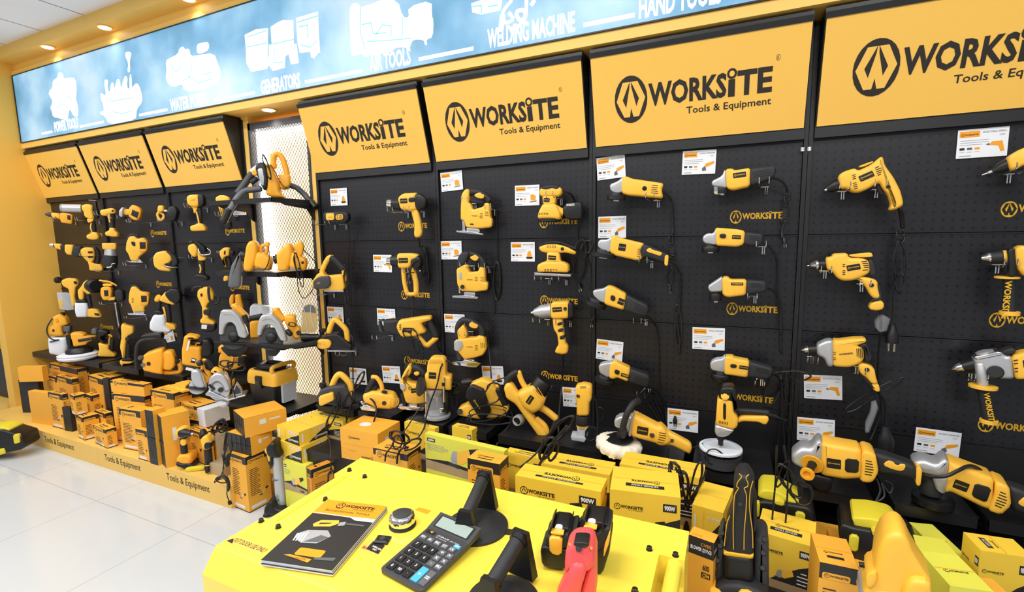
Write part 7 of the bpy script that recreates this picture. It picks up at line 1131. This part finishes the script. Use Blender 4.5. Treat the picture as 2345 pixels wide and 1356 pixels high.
heap('pair of cords with pin plugs hanging in front of the toolbox', 'P', (1150, 700), -.56, [(1240, 330, 120, 360, 3, 7, -.6, 0), (1350, 440, 180, 240, 2, 6, -.6, 0), (1180, 260, 60, 260, 2, 6, .4, 0)], [('1125,0,0 1115,300,0 1090,600,20 1075,800,30', 8), ('1190,0,0 1225,300,0 1215,600,20 1195,820,30', 8)], [(1075, 810, 130, 30, 0), (1195, 900, 130, 30, -.05)])
# ================================================================== yellow generator
GZ, GX0, GX1, GY0, GY1 = .75, 1.195, 2.352, -1.597, -1.036
e = empty('generator', ((GX0+GX1)/2, (GY0+GY1)/2, 0), 'big bright yellow enclosed generator in the foreground used as a counter', 'generator')
sec = [(GY1, .12), (GY1, GZ-.004), (GY1-.004, GZ), (GY0, GZ), (GY0-.004, GZ-.002), (GY0-.042, GZ-.052), (GY0-.044, GZ-.056), (GY0-.044, .12)]
NY0, NY1, ND = -1.455, -1.172, .062
g = G(); g.prism([(GX0+ND, y, z) for y, z in sec], (GX1-GX0-2*ND, 0, 0))
for x0 in (GX0, GX1-ND):
    g.prism([(x0, y, z) for y, z in [(NY0, .12), (NY0, GZ), (GY0, GZ), (GY0-.004, GZ-.002), (GY0-.042, GZ-.052), (GY0-.044, GZ-.056), (GY0-.044, .12)]], (ND, 0, 0)); g.prism([(x0, y, z) for y, z in [(GY1, .12), (GY1, GZ-.004), (GY1-.004, GZ), (NY1, GZ), (NY1, .12)]], (ND, 0, 0)); g.box(x0, x0+ND, NY0, NY1, .12, GZ-.075)
g.out('canopy', 'genyellow', e)
for x, t in ((GX0+.024, 1), (GX1-.024, 1)):
    g = G(); g.tube([(x, NY0-.01, GZ-.022), (x, NY1+.01, GZ-.022)], .019, 16); g.out('lift_handle', 'genyellow', e, smooth=50)
g = G(); g.box(GX0+.03, GX1-.03, GY0-.02, GY1-.02, .0, .12); g.out('skid', 'black', e)
for px, py in ((800, 1076), (835, 1091), (745, 1143), (598, 1192), (637, 1206), (1487, 1256), (1547, 1270), (1454, 1352)):
    b = on(px, py, 2, GZ+.004); g = G(); g.lathe((b.x, b.y, GZ-.001), (b.x, b.y, GZ+.010), [(0, .0085), (.2, .0085), (.25, .0068), (.9, .0066), (1, .005)], 12); g.out('bolt', 'black', e, smooth=30)
for x in (GX0+.03, GX0+.085, GX0+.14): g = G(); g.lathe((x, GY0-.043, .60), (x, GY0-.056, .60), [(0, .011), (.6, .010), (1, .007)], 12); g.out('bolt', 'black', e)
f = Face((0, 0, GZ), (1, 0, 0), (0, 1, 0))
def gp(px, py): q = on(px, py, 2, GZ); return q.x, q.y
f.poly('sign', [gp(*p) for p in ((512, 1239), (596, 1274), (608, 1253), (532, 1226))]); a = gp(533, 1238); b = gp(594, 1266); f.text('ink', 'OUT DOOR USE ONLY', a[0], a[1]-.004, b[0]+.012, a[1]+.012, h=.001); f.poly('ink', [gp(519, 1239), gp(532, 1246), gp(535, 1234)], .001)
f.out('warning_sticker', e); f.g = G(); f.m = []; f.poly('sign', [gp(*p) for p in ((826, 1256), (862, 1274), (886, 1246), (850, 1232))]); f.poly('ink', [gp(*p) for p in ((838, 1258), (866, 1270), (882, 1250), (855, 1240))], .001)
f2 = Face((*gp(846, 1256), GZ), Vector((*gp(868, 1267), 0))-Vector((*gp(846, 1256), 0)), (0, 1, 0)); f2.g = f.g; f2.m = f.m; f2.text('logowhite', 'DIESEL FUEL', .001, .008, .034, .0135, bold=.03, h=.0013); f2.text('logowhite', 'ONLY', .010, .000, .025, .0055, bold=.03, h=.0013); f.poly('red', [gp(828, 1255), gp(836, 1259), gp(840, 1253), gp(833, 1250)], .001)
f.out('fuel_sticker', e); f.g = G(); f.m = []; f.poly('orange', [gp(*p) for p in ((950, 1168), (978, 1178), (988, 1170), (960, 1162))]); f.out('sticker', e)
# ---- catalogues
BL, TL, BR, TR = [on(*p, 2, GZ+.018) for p in ((597, 1282), (727, 1142), (760, 1306), (897, 1176))]
ru = (BR-BL).normalized(); uu = (TL-BL); uu = (uu-ru*uu.dot(ru)).normalized(); CW, CH = .20, .285
for k in range(4):
    off = Vector((random.uniform(-.004, .004), random.uniform(-.004, .004), 0)); z0 = GZ+.0008+k*.0042; p = Vector((BL.x, BL.y, z0))+off*(k < 3)
    e = empty('catalogue', p, ('tool catalogue with orange masthead and dark tool photo, top of its small stack' if k == 3 else 'tool catalogue showing only its page edges, %s in the stack' % ('lowest', 'second from bottom', 'directly below the top one')[k]), 'catalogue', 'tool catalogues on the generator')
    g = G(); g.obox(p, ru*CW, uu*CH, Vector((0, 0, .0036))); g.out('pages', 'cartonwhite', e); g = G(); g.obox(p+Vector((0, 0, .0036)), ru*CW, uu*CH, Vector((0, 0, .0004))); g.out('cover', 'cartonblack', e)
    if k == 3:
        f = Face(p+Vector((0, 0, .004)), ru, uu); w, h = CW, CH
        f.rect('orange', 0, h*.74, w, h, .0004); f.worksite('ink', 'orange', w*.24, h*.865, w*.62, .0008); f.rect('ink', w*.12, h*.855, w*.88, h*.857, .0007); f.text('ink', 'PROFESSIONAL TOOLS', w*.14, h*.80, w*.86, h*.83, h=.0008, shear=.2)
        f.poly('logowhite', [(0, h*.75), (w*.62, h*.735), (w*.72, h*.70), (w, h*.70), (w, h*.755), (w*.75, h*.755), (w*.66, h*.75), (0, h*.76)], .0006); f.text('inkgrey', '2026-2027', w*.74, h*.715, w*.96, h*.742, h=.0009)
        f.poly('silver', [(w*.10, h*.40), (w*.2, h*.47), (w*.48, h*.50), (w*.6, h*.42), (w*.5, h*.30), (w*.28, h*.28), (w*.16, h*.33)], .0006); f.poly('grey', [(w*.3, h*.30), (w*.5, h*.32), (w*.58, h*.40), (w*.45, h*.42)], .0008)
        for q in range(4): f.poly('logowhite', [(w*(.10+.04*q), h*(.40+.012*q)), (w*(.12+.04*q), h*(.41+.012*q)), (w*(.16+.04*q), h*.30), (w*(.14+.04*q), h*.295)], .0008)
        f.poly('yellow', [(w*.18, h*.57), (w*.24, h*.64), (w*.50, h*.67), (w*.54, h*.62), (w*.46, h*.56), (w*.22, h*.53)], .0008); f.poly('ink', [(w*.26, h*.57), (w*.42, h*.60), (w*.43, h*.62), (w*.27, h*.60)], .001); f.poly('silver', [(w*.54, h*.64), (w*.62, h*.66), (w*.64, h*.60), (w*.55, h*.58)], .0008); f.rect('grey', w*.64, h*.62, w*.92, h*.645, .0008)
        f.rrect('orange', w*.34, h*.12, w*.72, h*.22, w*.03, .0008); f.poly('grey', [(w*.64, h*.12), (w*.92, h*.15), (w*.92, h*.11), (w*.66, h*.09)], .0008); f.poly('orange', [(w*.22, h*.10), (w*.62, h*.045), (w*.63, h*.09), (w*.3, h*.115)], .0009); f.text('ink', 'WORKSITE', w*.32, h*.066, w*.56, h*.09, shear=-.0, h=.0012); lines(f, 'cartondark', w*.42, h*.19, w*.22, 3, h*.025, .001); f.out('cover_print', e)
# ---- chrome fuel cap
c = on(922, 1203, 2, GZ); e = empty('fuel_cap', c, 'round chrome fuel cap with dark rubber top on the generator', 'cap'); r = .034
g = G(); g.lathe(c, c+Vector((0, 0, .006)), [(0, r*1.12), (.8, r*1.12), (1, r*1.02)], 40); g.out('seal_ring', 'rubber', e, smooth=40)
vs = []; n = 72; g = G()
for z, rr, sc in ((.006, .98, 0), (.010, 1.06, .5), (.016, 1.10, 1), (.024, 1.10, 1), (.031, 1.04, .6), (.035, .92, 0), (.036, .74, 0)):
    for k in range(n): a = 2*math.pi*k/n; q = r*rr*(1-.055*sc*max(0, math.cos(a*9))**2); vs.append(c+Vector((math.cos(a)*q, math.sin(a)*q, z)))
g.add(vs, [(i*n+k, i*n+(k+1) % n, (i+1)*n+(k+1) % n, (i+1)*n+k) for i in range(6) for k in range(n)]+[tuple(range(n))[::-1], tuple(range(6*n, 7*n))]); g.out('knurled_ring', 'chrome', e, smooth=50)
g = G(); g.lathe(c+Vector((0, 0, .0355)), c+Vector((0, 0, .039)), [(0, r*.76), (.7, r*.74), (1, r*.66)], 36); g.out('rubber_top', 'darkgrey', e, smooth=50)
c = on(876, 1236, 2, GZ+.004); e = empty('rubber_stop', (c.x, c.y, GZ), 'small square black rubber stop on the generator above the diesel sticker', 'stop'); p = Vector((c.x, c.y, GZ)); rx = Vector((.86, .25, 0))*.022; ry = Vector((-.3, .95, 0))*.016
g = G(); vs = [p-rx-ry, p+rx-ry, p+rx+ry, p-rx+ry]; vs += [v+Vector((0, 0, .005)) for v in vs]+[p+(v-p)*.7+Vector((0, 0, .009)) for v in vs]; g.add(vs, [(3, 2, 1, 0)]+[(a, (a+1) % 4, 4+(a+1) % 4, 4+a) for a in range(4)]+[(4+a, 4+(a+1) % 4, 8+(a+1) % 4, 8+a) for a in range(4)]+[(8, 9, 10, 11)]); g.out('base', 'black', e); g = G(); g.lathe(p+Vector((0, 0, .009)), p+Vector((0, 0, .0105)), [(0, .008), (1, .007)], 16); g.out('dimple', 'darkgrey', e)
# ---- calculator
q = [on(*p, 2, GZ+.014) for p in ((868, 1302), (962, 1353), (1057, 1214), (958, 1186))]
ru = (q[1]-q[0]).normalized(); uu = (q[3]-q[0]); uu = (uu-ru*uu.dot(ru)).normalized(); w = (q[1]-q[0]).length*1.03; h = (q[2]-q[1]).dot(uu)*1.0
tl = .10; up = (uu*math.cos(tl)+Vector((0, 0, 1))*math.sin(tl)).normalized(); nn = ru.cross(up)
b = Vector((q[0].x, q[0].y, GZ+.014)); e = empty('calculator', (b.x, b.y, GZ), 'dark grey desktop calculator with blue plus key on the generator', 'calculator')
f = Face(b, ru, up); g = G()
def rr(x0, y0, x1, y1, r, z): 
    o_ = []
    for cx, cy, a in ((x1-r, y0+r, -90), (x1-r, y1-r, 0), (x0+r, y1-r, 90), (x0+r, y0+r, 180)):
        for k in range(5): t = math.radians(a+22.5*k); o_.append(f.p(cx+r*math.cos(t), cy+r*math.sin(t), z))
    return o_
L_ = [rr(.002, .002, w-.002, h-.002, .012, -.013), rr(0, 0, w, h, .012, -.010), rr(0, 0, w, h, .012, -.002), rr(.002, .002, w-.002, h-.002, .011, 0)]; n = 20
g.add([v for l in L_ for v in l], [tuple(range(n))[::-1], tuple(range(3*n, 4*n))]+[(i*n+k, i*n+(k+1) % n, (i+1)*n+(k+1) % n, (i+1)*n+k) for i in range(3) for k in range(n)]); g.out('case', 'darkgrey', e, smooth=30)
g = G(); g.prism([f.p(*p) for p in ((.004, h*.80, -.01), (w-.004, h*.80, -.01), (w-.004, h-.004, -.01), (.004, h-.004, -.01))], nn*.001); hb = h*.99; g.prism([f.p(.0, h*.74, -.001), f.p(.0, hb, -.001), f.p(.0, hb, .010)], ru*w); g.out('display_hood', 'darkgrey', e)
sl = (f.p(0, hb, .010)-f.p(0, h*.74, -.001)).normalized(); fs = Face(f.p(0, h*.74, -.001), ru, sl); hs = (f.p(0, hb, .010)-f.p(0, h*.74, -.001)).length
fs.rrect('cordblack', w*.08, hs*.18, w*.92, hs*.88, .003, .0006); fs.rect('lcd', w*.12, hs*.24, w*.88, hs*.82, .001); fs.out('screen', e)
f.m = []; f.g = G(); f.text('logowhite', 'JOINUS', w*.34, h*.672, w*.62, h*.70, shear=.2); f.text('logowhite', 'JS-772', w*.65, h*.675, w*.86, h*.695, shear=.2); f.text('logowhite', 'TWO WAY POWER', w*.34, h*.652, w*.6, h*.662); f.rrect('cordblack', w*.06, h*.665, w*.28, h*.72, .003); f.poly('orange', [(w*.14, h*.705), (w*.22, h*.715), (w*.2, h*.68)], .001); f.out('face_print', e)
KEY = []
for r_, row in enumerate((('0', '00', '.'), ('1', '2', '3'), ('4', '5', '6'), ('7', '8', '9'))):
    for c_, t in enumerate(row): KEY.append((t, .09+.185*c_, .045+.125*r_, .155, .10, 'cordblack'))
KEY += [('+', .655, .05, .15, .20, 'blue'), ('=', .83, .05, .14, .20, 'grey')]
for c_, row in enumerate((('-', 'x', '÷'), ('MU', '%', '>'))):
    for r_, t in enumerate(row): KEY.append((t, .665+.165*c_, .285+.09*r_, .135, .07, 'grey'))
for c_, t in enumerate(('M+', 'M-', 'MRC', 'GT', 'CE')): KEY.append((t, .075+.172*c_, .555, .14, .065, 'grey'))
KEY.append(('OFF', .80, .625, .14, .05, 'blue'))
for t, x, y, kw, kh, m in KEY:
    g = G(); x0, x1, y0, y1 = x*w, (x+kw)*w, y*h, (y+kh)*h; a = rr(x0, y0, x1, y1, .002, 0); bb = rr(x0, y0, x1, y1, .002, .002); cc = rr(x0+.0008, y0+.0008, x1-.0008, y1-.0008, .002, .0032)
    g.add(a+bb+cc, [tuple(range(40, 60))]+[(i*20+k, i*20+(k+1) % 20, (i+1)*20+(k+1) % 20, (i+1)*20+k) for i in range(2) for k in range(20)]); ko = g.out('key', m, e)
    f2 = Face(f.p(x0, y0, .0032), ru, up); s_ = min((y1-y0)*.5, .008); asp = text_mesh(t, .02)[2]; s_ = .0016 if t in '-.' else s_; lw = min((x1-x0)*.75, s_*asp); lw = .0016 if t == '.' else lw; f2.text('logowhite', t, (x1-x0-lw)/2, (y1-y0-s_)/2, (x1-x0+lw)/2, (y1-y0+s_)/2, bold=.02, h=.0004); f2.out('key_legend', ko)
# ---- suction lifters
def lifter(label, cx, cy, ax, ay, bx, by, r):
    """suction cup at pixel cx,cy on the generator; grip bar from pixel a to pixel b, above the cup"""
    c = on(cx, cy, 2, GZ+.01); c.z = GZ; e = empty('suction_lifter', c, label, 'suction lifter', 'black suction lifters on the generator')
    g = G(); g.lathe(c, c+Vector((0, 0, .03)), [(0, r), (.25, r), (.3, r*.96), (.5, r*.72), (.72, r*.55), (1, r*.4)], 44); g.out('cup', 'rubber', e, smooth=40)
    d = Vector((*[v for v in (on(bx, by, 2, GZ+.1)-on(ax, ay, 2, GZ+.06))][:2], 0)); d = Vector((d.x, d.y, 0)).normalized()
    A = on(ax, ay, 2, GZ+.062); B = on(bx, by, 2, GZ+.105); s_ = d.cross(Vector((0, 0, 1)))
    g = G(); g.tube([A, A.lerp(B, .05), A.lerp(B, .5), B], .0175, 20, [.8, 1, 1, 1]); g.out('grip', 'rubber', e, smooth=50)
    g = G(); g.tube([A+(A-B).normalized()*.012, A+(B-A).normalized()*.004], .021, 20, [.7, 1]); g.out('grip_collar', 'black', e, smooth=50); g = G(); g.tube([B-(B-A).normalized()*.004, B+(B-A).normalized()*.01], .021, 20, [1, .9]); g.out('grip_collar', 'black', e, smooth=50)
    for P_, w_, k_ in ((B, .020, 1), (A, .018, -1)):
        g = G(); base = Vector((P_.x, P_.y, GZ+.012))+d*(.014*k_); top = P_+d*(.012*k_)+Vector((0, 0, .018)); g.add([base-s_*(w_*1.9)-d*.012, base+s_*(w_*1.9)-d*.012, base+s_*(w_*1.9)+d*.012, base-s_*(w_*1.9)+d*.012, top-s_*w_-d*.007, top+s_*w_-d*.007, top+s_*w_+d*.007, top-s_*w_+d*.007], [(0, 3, 2, 1), (4, 5, 6, 7), (0, 1, 5, 4), (1, 2, 6, 5), (2, 3, 7, 6), (3, 0, 4, 7)]); g.out('bracket', 'black', e)
    for k_, P_ in ((1, B), (-1, A)):
        for sg in (-1, 1): p = Vector((P_.x, P_.y, GZ+.021))+d*(.016*k_)+s_*(sg*.030); g = G(); g.lathe(p, p+Vector((0, 0, .004)), [(0, .005), (.7, .005), (1, .003)], 10); g.out('screw', 'chrome', e)
    p = c+s_*r*.98+Vector((0, 0, .004)); g = G(); g.obox(p-d*.010-Vector((0, 0, .003)), s_*.016, d*.02, Vector((0, 0, .005))); g.out('release_tab', 'rubber', e)
lifter('black suction lifter with angled grip between the calculator and the batteries', 1092, 1200, 1070, 1178, 1106, 1098, .088)
lifter('black suction lifter cut off by the bottom edge, left of the red tool', 1152, 1372, 1128, 1335, 1186, 1238, .082)
# red tiling vibrator on a black suction cup
o = T('tile_vibrator', 'red handled tile vibrator with black screen on a suction cup, bottom edge', 'tile vibrator', 'Q', 840, 1330, z=GZ+.03, k=.6)
o.disc('suction_cup', 'rubber', 830, 1375, -60, 240, 60, [(0, 1), (.4, 1), (.5, .9), (1, .55)]); o.s('head', 'red', '745,1000 790,960 840,945 920,950 960,990 974,1050 968,1130 900,1180 780,1160 735,1190 736,1080', -.02, .055, .022); o.s('left_post', 'red', '738,1060 790,1060 780,1220 738,1240', -.04, .02, .012); o.s('grip', 'red', '800,1090 900,1120 905,1180 870,1290 840,1420 650,1420 690,1330 750,1200', .0, .065, .026); o.s('side_body', 'red', '905,1170 972,1060 972,1420 840,1420 870,1300', -.04, .045, .016); o.s('screen', 'cordblack', '808,945 918,950 924,985 865,992 800,975', .02, .058, .006); o.l('button', 'cordblack', '840,1018,54', '840,1018,60', [(0, 22), (1, 20)])
for x, y in ((770, 980), (938, 1012), (812, 1138), (720, 1345)): o.l('screw', 'cartondark', '%d,%d,52' % (x, y), '%d,%d,57' % (x, y), [(0, 11), (1, 10)])
def battery(label, anc, pts):
    o = T('tool_battery', label, 'battery', 'Q', *anc, z=GZ, k=.55, group='tool batteries on the generator')
    for part, m, p, t0, t1, b in pts: o.s(part, m, p, t0, t1, b)
    return o
battery('black tool battery with orange latch, left one of the pair on the generator', (650, 1130), (('lower_case', 'black', '545,990 575,960 735,985 790,1000 735,1150 620,1135 560,1112', -.05, .03, .008), ('upper_case', 'rubber', '575,965 588,885 640,872 730,880 822,842 835,880 800,940 745,990', -.05, .028, .008), ('latch', 'yellow', '608,915 712,930 705,1070 612,1048', .02, .04, .006), ('latch_lip', 'yellow', '622,878 722,890 720,908 625,895', .015, .034, .003), ('top_deck', 'black', '610,870 640,808 780,825 770,885', -.055, .015, .004), ('rail', 'black', '605,862 636,800 646,812 622,872', -.05, .03, .003), ('rail', 'black', '760,880 775,822 785,830 775,885', -.05, .03, .003), ('contact', 'whiteplastic', '650,842 690,838 715,850 710,865 660,860', .005, .018, .003)))
battery('black tool battery with orange latch, right one standing partly behind the red handle', (1000, 1160), (('lower_case', 'black', '820,960 960,1000 1092,900 1092,985 1035,1170 975,1182 830,1080', -.06, .03, .008), ('upper_case', 'rubber', '800,900 850,850 980,862 1090,800 1094,900 1030,990 830,965', -.06, .028, .008), ('latch', 'yellow', '866,868 968,882 962,1000 855,930', .02, .04, .006), ('latch_lip', 'yellow', '880,828 982,848 978,865 882,845', .015, .034, .003), ('top_deck', 'black', '840,838 890,762 1045,780 1080,800 1000,860', -.06, .015, .004), ('rail', 'black', '862,822 892,752 905,765 885,832', -.05, .03, .003), ('rail', 'black', '1020,850 1035,780 1046,790 1036,850', -.05, .03, .003), ('side_stripe', 'yellow', '1040,985 1088,860 1084,950 1036,1080', .0, .036, .004), ('contact', 'whiteplastic', '908,795 950,792 975,806 968,820 915,812', .005, .018, .003)))
# ================================================================== far left display beyond the pilaster
e = empty('far_display', (-3.9, -.36, 0), 'dark display stand beyond the yellow left wall at the picture edge', 'display rack'); g = G(); g.box(-4.6, -3.43, -.36, -.30, .16, 1.75); g.out('back_panel', 'black', e); g = G(); g.box(-4.6, -3.43, -.45, -.30, 0, .14); g.out('base', 'plinth', e)
g = G(); g.box(-4.2, -3.62, -.42, -.36, .62, .70); g.out('stock', 'yellow', e)
